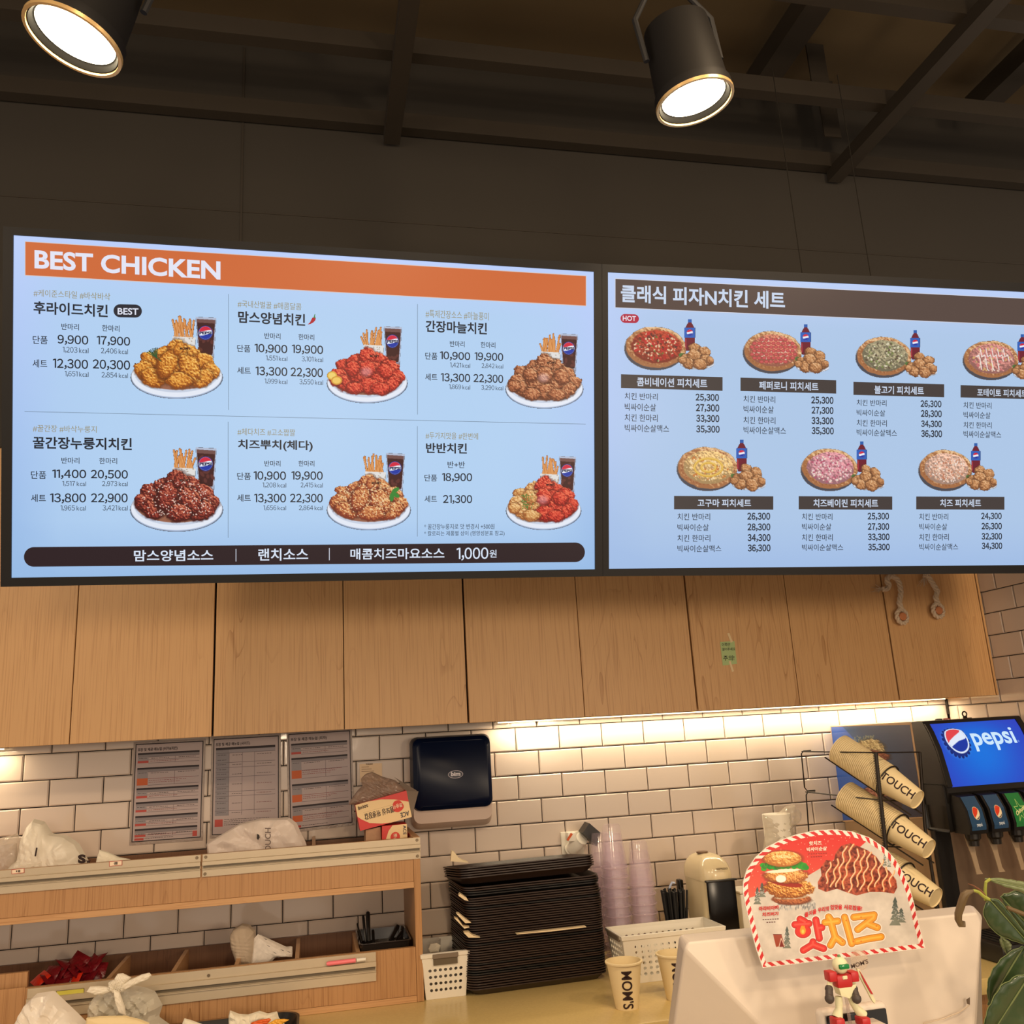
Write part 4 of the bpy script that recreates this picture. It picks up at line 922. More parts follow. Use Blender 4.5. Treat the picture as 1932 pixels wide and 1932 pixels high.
# ------------------------------------------------------------------ soft and crumpled things
M_BAG = clear_mat('milky_plastic_film', (252, 244, 226), 0.94, 0.25)
M_BAGC = clear_mat('clear_plastic_film', (224, 214, 196), 0.34, 0.12)
M_BAGG = clear_mat('grey_vinyl_film', (178, 150, 130), 0.62, 0.2)
def puff(name, pts, c, fn, T, mt, parent=None, seed=0, crease=0.35, rings=16, per=110, back=0.6, freq=9.0, local=False):
    """a limp bag or crumpled sheet: outline, bulging towards the viewer with creases; closed, with a back"""
    rs = np.random.default_rng(seed); P = [np.array(q, float) for q in pts]; n = len(P)
    seg = [np.linalg.norm(P[(i+1) % n]-P[i]) for i in range(n)]; tot = sum(seg); ring = []
    for k_ in range(per):
        d = tot*k_/per; i = 0
        while d > seg[i]: d -= seg[i]; i += 1
        ring.append(P[i]+(P[(i+1) % n]-P[i])*d/seg[i])
    c = np.array(c, float); dirs = rs.random((7, 2))*2-1; ph = rs.random(7)*6; scale = max(np.ptp(np.array(P), axis=0))
    tri = lambda x: abs(2*(x-math.floor(x))-1)
    def H(q, r):
        x, y = (q-c)/scale; wob = .25*math.sin(7*x+ph[0])+.25*math.sin(6*y+ph[1]); th = math.atan2(y, x+1e-9)
        h = .38*tri((dirs[0][0]*x+dirs[0][1]*y)*freq*.55+wob+ph[2]) + .30*tri((dirs[1][0]*x+dirs[1][1]*y)*freq*.9-wob+ph[3]) + .20*tri((dirs[2][0]*x-dirs[2][1]*y)*freq*1.6+wob+ph[4])
        rr_ = max(0, r-.3)/.7; h += .55*rr_*tri(th*4.5/PI+wob*1.6+ph[5]) + .25*rr_*tri(th*9.5/PI-wob+ph[6])
        return T*math.sqrt(max(0, 1-r**2.4))*(1-crease+crease*h*1.15)
    n_ = AF*np.array([1, 1, 0.0]); n_ = n_/np.linalg.norm(n_); vs = [fn(*c) - n_*H(c, 0)]; fs = []
    for j in range(1, rings+1):
        r = j/rings
        for q in ring: w3 = c+(q-c)*r; vs.append(fn(*w3) - n_*H(w3, r))
    for k_ in range(per): fs.append((0, 1+k_, 1+(k_+1) % per))
    for j in range(rings-1):
        for k_ in range(per): a = 1+j*per+k_; b5 = 1+j*per+(k_+1) % per; fs.append((a, a+per, b5+per, b5))
    L0 = 1+(rings-1)*per; m0 = len(vs)
    for j in range(1, 4):
        r = 1-j/4
        for q in ring: w3 = c+(q-c)*r; vs.append(fn(*w3) + n_*T*back*math.sqrt(1-r**2))
    vs.append(fn(*c)+n_*T*back)
    prev = L0
    for j in range(3):
        for k_ in range(per): fs.append((prev+k_, m0+j*per+k_, m0+j*per+(k_+1) % per, prev+(k_+1) % per))
        prev = m0+j*per
    for k_ in range(per): fs.append((prev+k_, len(vs)-1, prev+(k_+1) % per))
    b2 = B(); b2.add(vs, fs); return b2.done(name, mt, parent, smooth=16)
def single(o, label, cat, group=None): return props(o, label, cat, group)
def zpts(org, sc_, pts): return [(org[0]+x/sc_, org[1]+y/sc_) for x, y in pts]

# upper tier: bags and boxes
UT = YO+0.12
t = thing('carrier_bag', 'white plastic carrier bag lettered S, bunched up on the upper left tier', 'bag', AY(90, 1640, UT))
puff('film', [(5, 1662), (12, 1640), (34, 1623), (41, 1586), (51, 1558), (65, 1545), (85, 1550), (99, 1572), (130, 1577), (150, 1592), (167, 1623), (176, 1640), (180, 1658)], (95, 1622), plane_y(UT), 0.05, M_BAG, t, 3)
p = Print(plane_y(UT-0.052)); p.text('S', 147, 1612, 162, 1629, (44, 24, 20), .06, 0); p.text('w', 163, 1623, 171, 1630, (44, 24, 20), .05, 0)
p.poly([(68, 1599), (71, 1599.5), (68, 1616), (65, 1615.5)], (44, 24, 20)); p.done('lettering', M_PRT, t)
t = thing('napkin_pack', 'clear wrapped pack of printed napkins at the left edge of the upper tier', 'pack', AY(10, 1655, UT))
puff('wrapper', [(-40, 1600), (-10, 1583), (14, 1578), (34, 1571), (40, 1590), (38, 1625), (30, 1660), (-40, 1675)], (5, 1620), plane_y(UT), 0.035, M_BAGC, t, 5)
puff('napkins', [(-34, 1606), (10, 1592), (32, 1590), (33, 1625), (26, 1656), (-34, 1668)], (3, 1625), plane_y(UT), 0.025, mat('napkin_print', (196, 178, 164), 0.8, noise=.22, nscale=160), t, 6, .1)
o = puff('paper_sleeve', [(180, 1632), (183, 1618), (188, 1603), (205, 1608), (225, 1617), (246, 1621), (250, 1634), (215, 1640)], (208, 1622), plane_y(UT-.05), 0.012, mat('cream_napkin', (232, 222, 198), 0.8), None, 7, .2)
single(o, 'small folded cream paper bag poking out beside the sticker marked 중', 'paper')
t = thing('carrier_bag', 'translucent carrier bag printed TOUCH fanned out over the middle of the upper tier', 'bag', AY(480, 1610, UT))
puff('film', [(393, 1625), (391, 1606), (389, 1592), (410, 1579), (454, 1553), (495, 1544), (547, 1543), (560, 1553), (567, 1569), (577, 1589), (582, 1612), (480, 1628)], (487, 1592), plane_y(UT-.02), 0.035, clear_mat('frosted_film', (246, 232, 220), 0.80, 0.3), t, 8, .5)
p = Print(plane_y(UT-0.057)); p.text_quad('OUCH', (500, 1607), (500, 1562), (511, 1607), (96, 80, 74), .012)
p.poly([(485, 1573), (489, 1575), (490, 1580), (487, 1585), (484.5, 1582)], (40, 30, 26)); p.done('lettering', M_PRT, t)

def box_from_face(corners, fn, depth, mats, parent, name, up=None):
    """box whose front face has the given corners (TL TR BR BL) and which runs back by depth"""
    F = [fn(*q) for q in corners]; n_ = np.cross(F[1]-F[0], F[3]-F[0]); n_ /= np.linalg.norm(n_)
    if n_@AF < 0: n_ = -n_
    b2 = B(); b2.prism(F, n_*depth); return b2.done(name, mats, parent, smooth=0), F, -n_
GB = (228, 198, 150); GRD = (200, 40, 34)
t = thing('glove_box', 'red and cream glove box lying upside down and tilted on top of another', 'box', AY(724, 1560, UT))
q4 = [(670.4, 1519), (766.8, 1491.6), (776.9, 1541.4), (679.6, 1567.8)]; fn = plane_y(UT-.02)
box_from_face(q4, fn, 0.10, mat('cardboard_red', GRD, 0.45), t, 'carton')
p = Print(fn, (0, -0.0006, 0)); TLq, TRq, BRq, BLq = [np.array(q) for q in q4]
def bq(a, b3): q = (TLq*(1-a)+TRq*a)*(1-b3)+(BLq*(1-a)+BRq*a)*b3; return (float(q[0]), float(q[1]))
p.poly([bq(0, 0)] + [bq(*q) for q in [(.25, -.0), (.5, .06), (.75, .20), (1, .42)]] + [bq(1, 1)] + [bq(*q) for q in [(.60, 1.0), (.42, .94), (.2, .80), (.06, .58), (0, .45)]], GB, 0)
p.text_quad('500매', bq(.235, .22), bq(.04, .22), bq(.235, .08), (50, 34, 34), .02)
p.text_quad('엠보싱 위생장갑', bq(.70, .66), bq(.13, .66), bq(.70, .42), (60, 46, 46), .02)
p.text_quad('ACE', bq(.965, .92), bq(.80, .92), bq(.965, .74), (50, 52, 66), .015)
p.poly([bq(.78+.11*math.cos(a)*(1+.1*math.sin(3*a)), .47+.22*math.sin(a)) for a in np.linspace(0, 2*PI, 24, endpoint=False)], (206, 66, 56), 1)
p.text_quad('뽀송이', bq(.87, .55), bq(.69, .55), bq(.87, .38), (236, 200, 170), .02, 3)
p.poly([bq(.12, .36), bq(.70, .36), bq(.70, .365), bq(.12, .365)], (150, 120, 90), 1); p.done('print', M_PRT, t)
b2 = B(); b2.prism([fn(*z_)+np.array([0, d_, 0]) for z_, d_ in (((767, 1492), 0), ((791, 1493.4), .02), ((779, 1541), .02), ((777, 1541), 0))], (0, 0.001, 0))
b2.prism([fn(*z_)+np.array([0, .07, 0]) for z_ in ((747, 1467), (791, 1493.4), (786, 1515), (767, 1502), (757, 1476))], (0, 0.001, 0)); b2.done('carton_flap', mat('cardboard_grey', (122, 106, 92), 0.8), t, smooth=0)
puff('vinyl_gloves', [(658, 1518), (662, 1509), (674, 1492), (683, 1483), (681, 1469), (690, 1460), (702, 1456), (721, 1465), (746, 1472), (763, 1488), (760, 1497), (719, 1508), (685, 1518)], (715, 1488), plane_y(UT+.01), 0.03, M_BAGG, t, 9, .6, freq=14)
t = thing('glove_box', 'red and cream glove box standing on its end under the tilted one', 'box', AY(744, 1585, UT))
q4 = [(721, 1559), (767.6, 1554.5), (769, 1592), (721, 1597)]; fn = plane_y(UT-.035)
box_from_face(q4, fn, 0.11, mat('cardboard_red', GRD, 0.45), t, 'carton')
p = Print(fn, (0, -0.0006, 0)); TLq, TRq, BRq, BLq = [np.array(q) for q in q4]
p.poly([bq(.42, 0), bq(1, 0), bq(1, 1), bq(.10, 1), bq(.16, .62), bq(.26, .26)], GB, 0)
p.text_quad('ACE', bq(.97, .06), bq(.97, .52), bq(.84, .06), (50, 52, 66), .015)
p.poly([bq(.52+.19*math.cos(a), .60+.26*math.sin(a)) for a in np.linspace(0, 2*PI, 24, endpoint=False)], (206, 66, 56), 1); p.text_quad('뽀송', bq(.60, .42), bq(.60, .80), bq(.44, .42), (236, 200, 170), .02, 3); p.done('print', M_PRT, t)
t = thing('glove_box', 'dark folded carton end in the shadow left of the standing glove box', 'box', AY(704, 1590, UT))
box_from_face([(690, 1566), (718, 1560), (719, 1597), (690, 1600)], plane_y(UT-.01), 0.09, mat('carton_side', (172, 132, 100), 0.7, noise=.2, nscale=60), t, 'carton')

# lower tier: sachets, paper bags, cutlery
rs = np.random.default_rng(12)
M_SACH = mat('dark_red_foil', (104, 14, 24), 0.3, spec=0.6, bump=0.4, bscale=60); M_SACH2 = mat('orange_red_foil', (200, 44, 24), 0.3, spec=0.6, bump=.3, bscale=60)
SX0, SX1 = float(AY(75, 1850, -.2)[0]), float(AY(190, 1840, -.2)[0])
def pouch(w_, h, tk):
    b2 = B(); n = 8; V_ = []; 
    for sgn in (1, -1):
        for j in range(n+1):
            for i in range(n+1):
                a, c_ = i/n*2-1, j/n*2-1; hgt = tk*max(0, (1-a**4))*max(0, (1-c_**2))
                V_.append((a*w_/2, c_*h/2, sgn*(hgt+.0002)))
    fs = []
    for s_ in (0, 1):
        o_ = s_*(n+1)**2
        for j in range(n):
            for i in range(n):
                q = o_+j*(n+1)+i; fs.append((q, q+1, q+n+2, q+n+1))
    return b2.add(V_, fs).mesh('sachet', M_SACH, 60)
me_s = pouch(.056, .042, .006); me_s2 = me_s.copy(); me_s2.materials[0] = M_SACH2
spots_ = [(86, 1858), (100, 1848), (118, 1850), (138, 1852), (158, 1850), (94, 1836), (112, 1834), (130, 1838), (150, 1836), (170, 1838), (122, 1822), (140, 1820), (160, 1822), (176, 1820), (150, 1812), (178, 1809), (80, 1846), (110, 1842), (128, 1828), (144, 1842), (164, 1846), (166, 1830), (184, 1828), (104, 1854), (152, 1826)]
for i, (u, v) in enumerate(spots_):
    y = -0.22+0.012*((1860-v)/10); P = AY(u, v, y); me = me_s2 if i in (3, 16) else me_s; u += rs.uniform(-4, 4); v += rs.uniform(-3, 3); P = AY(u, v, y)
    o = bpy.data.objects.new('sauce_sachet', me); COL.objects.link(o); o.location = P; o.rotation_euler = (rs.uniform(.45, 1.0), rs.uniform(-.35, .35), rs.uniform(-1.2, 1.2))
    props(o, 'orange-red sauce sachet among the dark red ones in the lower left tray' if i == 3 else 'orange-red sauce sachet at the left end of the pile' if i == 16 else 'dark red sauce sachet in the pile in the lower left tray', 'sachet', 'sauce sachets in the lower tray')
t = thing('paper_bag_bundle', 'bundle of folded white and kraft paper bags bent over in the lower tray', 'bag', AY(490, 1810, -.2))
puff('kraft_fold', [(448, 1822), (436, 1785), (434, 1765), (441, 1752), (457, 1742), (471, 1744), (482, 1756), (484, 1785), (478, 1822)], (460, 1785), plane_y(-.2), 0.030, mat('kraft_paper', (176, 158, 136), 0.75, bump=.2, bscale=30), t, 20, .15)
for i in range(7):
    f = i/6; o_ = [(472+f*6, 1822), (478+f*2, 1772-f*4), (487+f*6, 1762+f*2), (508+f*10, 1776), (534+f*8, 1790-f*3), (552, 1800-i*2.6), (551, 1806-i*2.2), (520, 1806), (505, 1822)]
    puff('paper_bag', o_, (500+f*5, 1795-f*4), plane_y(-.21+i*.012), 0.012, mat('printed_paper_bag', (218, 208, 196), 0.75, noise=.2, nscale=90), t, 30+i, .25, rings=5, per=40)
p = Print(plane_y(-.236))
for u, v in ((496, 1769), (502, 1782), (514, 1795), (528, 1790), (540, 1793), (520, 1803)): p.poly([(u, v), (u+7, v+3.4), (u+8, v+4.4), (u+5, v+3.8)], (96, 88, 90), 1)
p.done('print_marks', M_PRT, t)
t = thing('cutlery_tray', 'clear black-lined container of plastic cutlery in the right bay of the lower tier', 'tray', AY(722, 1800, -.16))
c0, c1_ = AY(676, 1796, -.28), AY(775, 1789, -.28); zb = float(c0[2])-.012; zt_ = zb+.03
def shell(x0, x1, y0, y1, z0, z1, th, flare=.006, r=.012, n=5):
    w_, d_, c = x1-x0, y1-y0, ((x0+x1)/2, (y0+y1)/2)
    R = lambda k_, z: rrect(w_-2*k_, d_-2*k_, r, z, n, c)
    return B().loft([R(flare, z0), R(0, z1), R(-.003, z1), R(-.003, z1+.002), R(th, z1+.002), R(flare+th, z0+th)], True, True)
shell(float(c0[0])+.004, float(c1_[0]), -.285, -.075, zb, zt_, .002).done('container', mat('smoky_plastic', (40, 34, 30), 0.12, spec=.6), t)
for u0, v0, u1, v1, r_, lb in ((674, 1742, 682, 1778, .0028, 'thin black plastic stirrer leaning at the left of the cutlery tray'), (685, 1727, 690, 1778, .0042, 'black plastic knife standing beside the tallest one'), (694, 1720, 696, 1778, .0065, 'tallest black plastic knife standing in the cutlery tray'),
                              (703.5, 1755, 705, 1780, .0048, 'short black plastic fork standing in the middle of the cutlery tray'), (751, 1746, 736, 1775, .0065, 'black plastic spoon lying tilted at the right of the cutlery tray'), (758, 1757, 745, 1776, .004, 'black plastic fork lying behind the tilted spoon')):
    a, d = AY(u0, v0, -.13), AY(u1, v1, -.17); b2 = B(); pts = [a+(d-a)*f for f in (0, .03, .12, .5, .97, 1)]; b2.tube(pts, [r_*.5, r_*.9, r_, r_*.85, r_*.8, r_*.4], 8); o = b2.done('plastic_cutlery', M_BLACK); single(o, lb, 'cutlery', 'black plastic cutlery in the lower tier')

# foreground bags on the worktop in front of the organiser
YB = -0.46
t = thing('carrier_bag', 'large white carrier bag standing at the bottom left corner', 'bag', AZ(100, 2010, ZC))
puff('film', [(10, 2010), (24, 1950), (38, 1914), (50, 1892), (70, 1874), (103, 1869), (112, 1878), (130, 1895), (149, 1913), (168, 1932), (190, 1975), (200, 2015)], (100, 1945), plane_y(YB-.06), 0.06, clear_mat('white_bag_film', (254, 246, 234), 0.97, 0.25), t, 40, .45)
t = thing('carrier_bag', 'knotted translucent carrier bag with two ears at the bottom left', 'bag', AZ(240, 2000, ZC))
puff('film', [(168, 2000), (165, 1950), (167, 1915), (174, 1885), (192, 1868), (209, 1859), (243, 1858), (272, 1862), (293, 1870), (307, 1896), (300, 1918), (324, 1935), (330, 1995)], (238, 1915), plane_y(YB), 0.06, clear_mat('thin_bag_film', (250, 244, 226), 0.62, 0.15), t, 41, .6, freq=12)
puff('knot', [(205, 1866), (206, 1852), (216, 1847), (232, 1848), (240, 1856), (236, 1870), (218, 1874)], (222, 1860), plane_y(YB-.055), 0.02, M_BAG, t, 42, .5)
puff('handle_ear', [(222, 1858), (216, 1846), (222, 1837), (232, 1836), (240, 1840), (248, 1844), (240, 1852), (230, 1860)], (230, 1847), plane_y(YB-.06), 0.008, M_BAG, t, 43, .3)
puff('handle_ear', [(226, 1862), (244, 1849), (268, 1838), (282, 1835), (286, 1840), (280, 1848), (256, 1858), (236, 1868)], (256, 1851), plane_y(YB-.06), 0.009, M_BAG, t, 44, .3)
puff('handle_ear', [(163, 1871), (170, 1861), (186, 1860), (210, 1862), (212, 1870), (196, 1876), (180, 1877)], (188, 1868), plane_y(YB-.055), 0.009, M_BAG, t, 45, .3)
puff('handle_ear', [(214, 1866), (226, 1872), (236, 1900), (238, 1916), (226, 1912), (218, 1892)], (226, 1892), plane_y(YB-.07), 0.009, M_BAG, t, 46, .3)
box_from_face([(188, 1888), (228, 1885), (226, 1925), (184, 1928)], plane_y(YB+.0), .06, mat('grey_lunch_box', (128, 118, 104), 0.5), t, 'lunch_box')
box_from_face([(236, 1886), (268, 1890), (268, 1925), (236, 1925)], plane_y(YB+.005), .06, mat('grey_lunch_box', (128, 118, 104), 0.5), t, 'lunch_box')
o = puff('paper_wrapper', [(160, 1960), (163, 1920), (190, 1917), (236, 1916), (262, 1922), (282, 1930), (290, 1965)], (225, 1942), plane_y(YB-.10), 0.015, mat('cream_wrapper', (226, 204, 156), 0.7), None, 47, .15); single(o, 'cream paper wrapper lying in front of the knotted bag', 'paper')

# tray of used napkins
tx1 = float(AZ(563, 1930, ZC)[0])
t = thing('serving_tray', 'black oval-ended tray of crumpled napkins on the worktop below the organiser', 'tray', (tx1-.22, -.50, ZC))
shell(tx1-.44, tx1, -.63, -.375, ZC+.0003, ZC+.022, .003, .012, .05, 8).done('tray_body', M_BLACK, t)
o = puff('napkin', [(432, 1960), (431, 1918), (434, 1906), (452, 1913), (468, 1914), (490, 1907), (505, 1912), (523, 1908), (526, 1920), (540, 1935), (530, 1965)], (480, 1938), plane_y(-.50), .025, mat('cream_napkin', (232, 222, 198), 0.8), None, 50, .5); single(o, 'crumpled cream napkin heap in the black tray', 'napkin')
o = puff('napkin', [(340, 1965), (344, 1930), (348, 1921), (362, 1925), (384, 1933), (392, 1965)], (364, 1946), plane_y(-.50), .012, mat('cream_napkin', (232, 222, 198), 0.8), None, 51, .3); single(o, 'single folded napkin corner at the left of the black tray', 'napkin')
o = puff('snack_wrapper', [(472, 1930), (490, 1924), (508, 1921), (512, 1924), (500, 1936), (480, 1938)], (493, 1929), plane_y(-.545), .006, mat('orange_wrapper', (222, 96, 30), 0.4), None, 52, .5); single(o, 'small orange wrapper on the crumpled napkins', 'wrapper')
o = puff('snack_wrapper', [(504, 1932), (520, 1923), (536, 1922), (546, 1924), (530, 1934), (512, 1940)], (524, 1930), plane_y(-.545), .006, mat('yellow_wrapper', (232, 168, 50), 0.4), None, 53, .5); single(o, 'small yellow wrapper beside the orange one', 'wrapper')

# ------------------------------------------------------------------ tray stack
a, d = AY(880, 1860, -.365), AY(1139, 1838, -.34)
TWD = float(d[0]-a[0])+.012; TDP = .255; tcx, tcy = float(a[0]+d[0])/2+.006, -.365+TDP/2+.012
R = lambda w_, d_, z, r=.034: rrect(w_, d_, r, z, 6)
b2 = B(); hT = .020
b2.loft([R(TWD-.040, TDP-.040, 0), R(TWD-.008, TDP-.008, hT-.004), R(TWD, TDP, hT-.003), R(TWD, TDP, hT), R(TWD-.010, TDP-.010, hT), R(TWD-.044, TDP-.044, .0022)], True, True)
me_t = b2.mesh('serving_tray', mat('brown_tray_plastic', (48, 34, 27), 0.42, noise=.08, nscale=60), 30); b2.mi = 0
me_t2 = me_t.copy(); me_t2.materials[0] = mat('black_tray_plastic', (24, 22, 21), 0.4)
z = ZC; NT = 47; rs = np.random.default_rng(5)
for i in range(NT):
    top = i >= NT-5
    o = bpy.data.objects.new('serving_tray', me_t2 if (i in (38, 39, 33, 6, 7) or rs.random() < .08) else me_t); COL.objects.link(o)
    jx, jy = rs.normal(0, .0011, 2); rz = math.radians(3.2)+rs.normal(0, .004)
    if 36 <= i < NT-5: jx -= .004; 
    if top: jx -= .016; jy -= .004; rz += .012
    tlt = (-.095, -.004) if top else ((.004, .0) if i >= 38 else (0, 0))
    o.location = (tcx+jx, tcy+jy, z+(.003 if top else 0)); o.rotation_euler = (tlt[0], tlt[1], rz)
    z += .0064+ (0.008 if i == NT-6 else 0.004 if i == 37 else 0) + rs.uniform(-.0003, .0003)
    lb = 'dark plastic serving tray in the tall stack on the worktop'
    if i == NT-1: lb = 'topmost serving tray of the tall stack, holding a cream paper liner'
    props(o, lb, 'tray', 'serving trays in the tall stack')
ztop = z
for i, (pts, yy, lb) in enumerate([([(850, 1625), (852, 1606), (857, 1608), (866, 1620), (884, 1628)], -.30, 'cream paper liner curling up from the left end of the topmost tray'),
                     ([(865, 1690), (868, 1686), (880, 1694), (884, 1700), (876, 1698)], -.37, 'cream liner corner sticking out of the stack, upper one of four'),
                     ([(861, 1724), (866, 1724), (878, 1734), (889, 1741), (878, 1742)], -.372, 'cream liner corner sticking out just above the widest one'),
                     ([(857, 1732), (864, 1734), (874, 1748), (886, 1750), (876, 1752)], -.378, 'widest cream liner corner sticking out of the left of the stack'),
                     ([(875, 1760), (884, 1759), (892, 1765), (906, 1769), (884, 1769)], -.385, 'lowest cream liner corner at the front left of the stack')]):
    b2 = B(); fn = plane_y(yy); b2.prism([fn(*q) for q in pts], (0.003, .03, 0)); o = b2.done('paper_liner', mat('liner_paper', (226, 206, 168), 0.7), smooth=0); single(o, lb, 'paper', 'tray liners caught in the stack')
b2 = B(); fn = plane_y(-.387); b2.prism([fn(*q) for q in [(975, 1762), (1040, 1755), (1106, 1748), (1106, 1749.4), (1040, 1757.5), (975, 1763)]], (0, .02, 0)); o = b2.done('paper_liner', MATS['liner_paper'], smooth=0); single(o, 'long thin edge of paper liner along the front of the stack', 'paper', 'tray liners caught in the stack')

# ------------------------------------------------------------------ clear tumblers
def tumbler_mesh(h, r0, r1, mt, name):
    """open end down"""
    b2 = B(); b2.rev((0, 0, 0), (0, 0, 1), [(0, r1), (.003, r1+.0012), (.006, r1), (h-.006, r0+.001), (h, r0-.002), (h-.001, r0-.005), (h-.001, .0005)], 28)
    return b2.mesh(name, mt, 40)
M_TUM = clear_mat('lilac_clear_plastic', (255, 232, 248), 0.11, 0.08)
me_c = tumbler_mesh(.128, .0265, .0415, M_TUM, 'plastic_tumbler')
me_ring = B().rev((0, 0, 0), (0, 0, 1), [(0, .0412), (.0002, .0432), (.0026, .0436), (.0030, .0414)], 28).mesh('rim', clear_mat('lilac_rim_plastic', (240, 214, 226), 0.5, 0.1), 40)
def tumblers(u, v, y, n, lab_top, lab):
    P = AY(u, v, y); x = float(P[0]); zt2 = float(P[2]); pitch = (zt2-.128-ZC-.0003)/(n-1)
    for i in range(n):
        o = bpy.data.objects.new('plastic_tumbler', me_c); COL.objects.link(o); o.location = (x, y, ZC+.0003+i*pitch); o.rotation_euler = (0, 0, i)
        rg = bpy.data.objects.new('rim', me_ring); COL.objects.link(rg); rg.parent = o
        props(o, lab_top if i == n-1 else lab, 'cup', 'stacked clear tumblers behind the long basket')
tumblers(1152.5, 1555, -.20, 11, 'topmost tumbler of the tallest lilac tinted stack beside the trays', 'lilac tinted clear tumbler in the tallest stack beside the trays')
tumblers(1203.5, 1587, -.20, 9, 'topmost tumbler of the shorter stack, next to the straw cup', 'lilac tinted clear tumbler in the shorter stack, next to the straw cup')
tumblers(1131, 1571, -.105, 9, 'topmost tumbler of the stack half hidden behind the trays', 'clear tumbler in the stack half hidden behind the trays')

# ------------------------------------------------------------------ perforated baskets
def perf(b2, c00, c10, c11, c01, nu, nv, mu, mv0, mv1, fr=.33):
    """panel with round holes; mu, mv0, mv1 plain margins (fractions)"""
    c00, c10, c11, c01 = [np.array(q, float) for q in (c00, c10, c11, c01)]
    Pt = lambda a, b5: (c00*(1-a)+c10*a)*(1-b5)+(c01*(1-a)+c11*a)*b5
    u0, u1, v0, v1 = mu, 1-mu, mv0, 1-mv1
    for A in ((0, 0, 1, v0), (0, v1, 1, 1), (0, v0, u0, v1), (u1, v0, 1, v1)):
        b2.add([Pt(A[0], A[1]), Pt(A[2], A[1]), Pt(A[2], A[3]), Pt(A[0], A[3])], [(0, 1, 2, 3)])
    du, dv = (u1-u0)/nu, (v1-v0)/nv
    W_, H_ = np.linalg.norm(c10-c00)*du, np.linalg.norm(c01-c00)*dv; rad = min(W_, H_)*fr
    for j in range(nv):
        for i in range(nu):
            a0, b0 = u0+i*du, v0+j*dv; outer = []; inner = []
            for k_ in range(8):
                t_ = PI/4*k_; cx_, cy_ = math.cos(t_), math.sin(t_); m_ = max(abs(cx_), abs(cy_))
                outer.append(Pt(a0+du*(.5+.5*cx_/m_), b0+dv*(.5+.5*cy_/m_))); inner.append(Pt(a0+du*(.5+rad/W_*cx_), b0+dv*(.5+rad/H_*cy_)))
            b2.add(outer+inner, [(k_, (k_+1) % 8, 8+(k_+1) % 8, 8+k_) for k_ in range(8)])
def basket(label, x0, x1, y0, y1, h, tap, nu, nw, nv, handle_side, loc):
    t = thing('plastic_basket', label, 'basket', loc)
    lo = [(x0+tap, y0+tap, ZC+.0003), (x1-tap, y0+tap, ZC+.0003), (x1-tap, y1-tap, ZC+.0003), (x0+tap, y1-tap, ZC+.0003)]; z1 = ZC+h
    hi = [(x0, y0, z1), (x1, y0, z1), (x1, y1, z1), (x0, y1, z1)]
    for i, n in enumerate((nu, nw, nu, nw)):
        b3 = B(); j = (i+1) % 4; perf(b3, lo[i], lo[j], hi[j], hi[i], n, nv, .09, .12, .30 if nv < 6 else .18); o = b3.done('basket_side', M_WHITE, t, smooth=0)
        s_ = o.modifiers.new('thickness', 'SOLIDIFY'); s_.thickness = .0018; s_.offset = 0
    b3 = B(); b3.prism(lo, (0, 0, .002)); b3.done('basket_bottom', M_WHITE, t, smooth=0)
    b3 = B(); b3.loft([[np.array(q)+np.array(d_) for q, d_ in zip(hi, ds)] for ds in ([(.001, .001, -.012), (-.001, .001, -.012), (-.001, -.001, -.012), (.001, -.001, -.012)], [(-.003, -.003, -.010), (.003, -.003, -.010), (.003, .003, -.010), (-.003, .003, -.010)], [(-.004, -.004, 0), (.004, -.004, 0), (.004, .004, 0), (-.004, .004, 0)], [(.002, .002, .0015), (-.002, .002, .0015), (-.002, -.002, .0015), (.002, -.002, .0015)], [(.002, .002, -.008), (-.002, .002, -.008), (-.002, -.002, -.008), (.002, -.002, -.008)])], False, False)
    b3.done('rim', M_WHITE, t, smooth=0)
    if handle_side == 'front':
        b3 = B(); b3.box(x0+.03, y0-.0065, z1-.013, x1-.03, y0-.0005, z1-.001, r=.001, seg=1); b3.done('grey_grip', mat('grey_grip', (118, 104, 88), .5), t)
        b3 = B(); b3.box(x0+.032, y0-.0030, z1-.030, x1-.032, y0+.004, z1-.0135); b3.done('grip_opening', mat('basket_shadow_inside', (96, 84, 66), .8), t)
    else:
        for xx, s_ in ((x0, -1), (x1, 1)):
            b3 = B(); b3.box(xx+s_*.0005, y0+.02, z1-.016, xx+s_*.0070, y1-.02, z1-.001, r=.001, seg=1); b3.done('grey_grip', mat('grey_grip', (118, 104, 88), .5), t)
    return t
basket('small white perforated basket between organiser and tray stack', -.298, -.166, -.342, -.135, .118, .011, 7, 9, 4, 'front', (-.232, -.24, ZC))
a = AY(1174, 1768, -.43); 
bx0 = float(a[0]); bh = float(a[2])-ZC
basket('long white perforated basket in front of the tumblers and straws', bx0, bx0+.31, -.43, -.285, bh, .014, 13, 6, 6, 'sides', (bx0+.155, -.36, ZC))
def drink_glass(x, y, z, h, r0, r1, lb, tilt=0):
    b2 = B(); b2.rev((0, 0, 0), (0, 0, 1), [(0, .0005), (0, r0), (.004, r0+.001), (h, r1), (h+.001, r1-.0015), (.005, r0-.002), (.005, .0005)], 26)
    o = b2.done('glass_tumbler', clear_mat('clear_glassware', (200, 196, 186), .10, .03)); o.location = (x, y, z); o.rotation_euler = (tilt, 0, .4); single(o, lb, 'glass', 'glasses in the small white basket'); return o
drink_glass(-.262, -.225, ZC+.004, .128, .026, .034, 'clear glass tumbler at the back of the small white basket')
drink_glass(-.205, -.300, ZC+.004, .105, .026, .032, 'clear glass tumbler at the front of the small white basket')
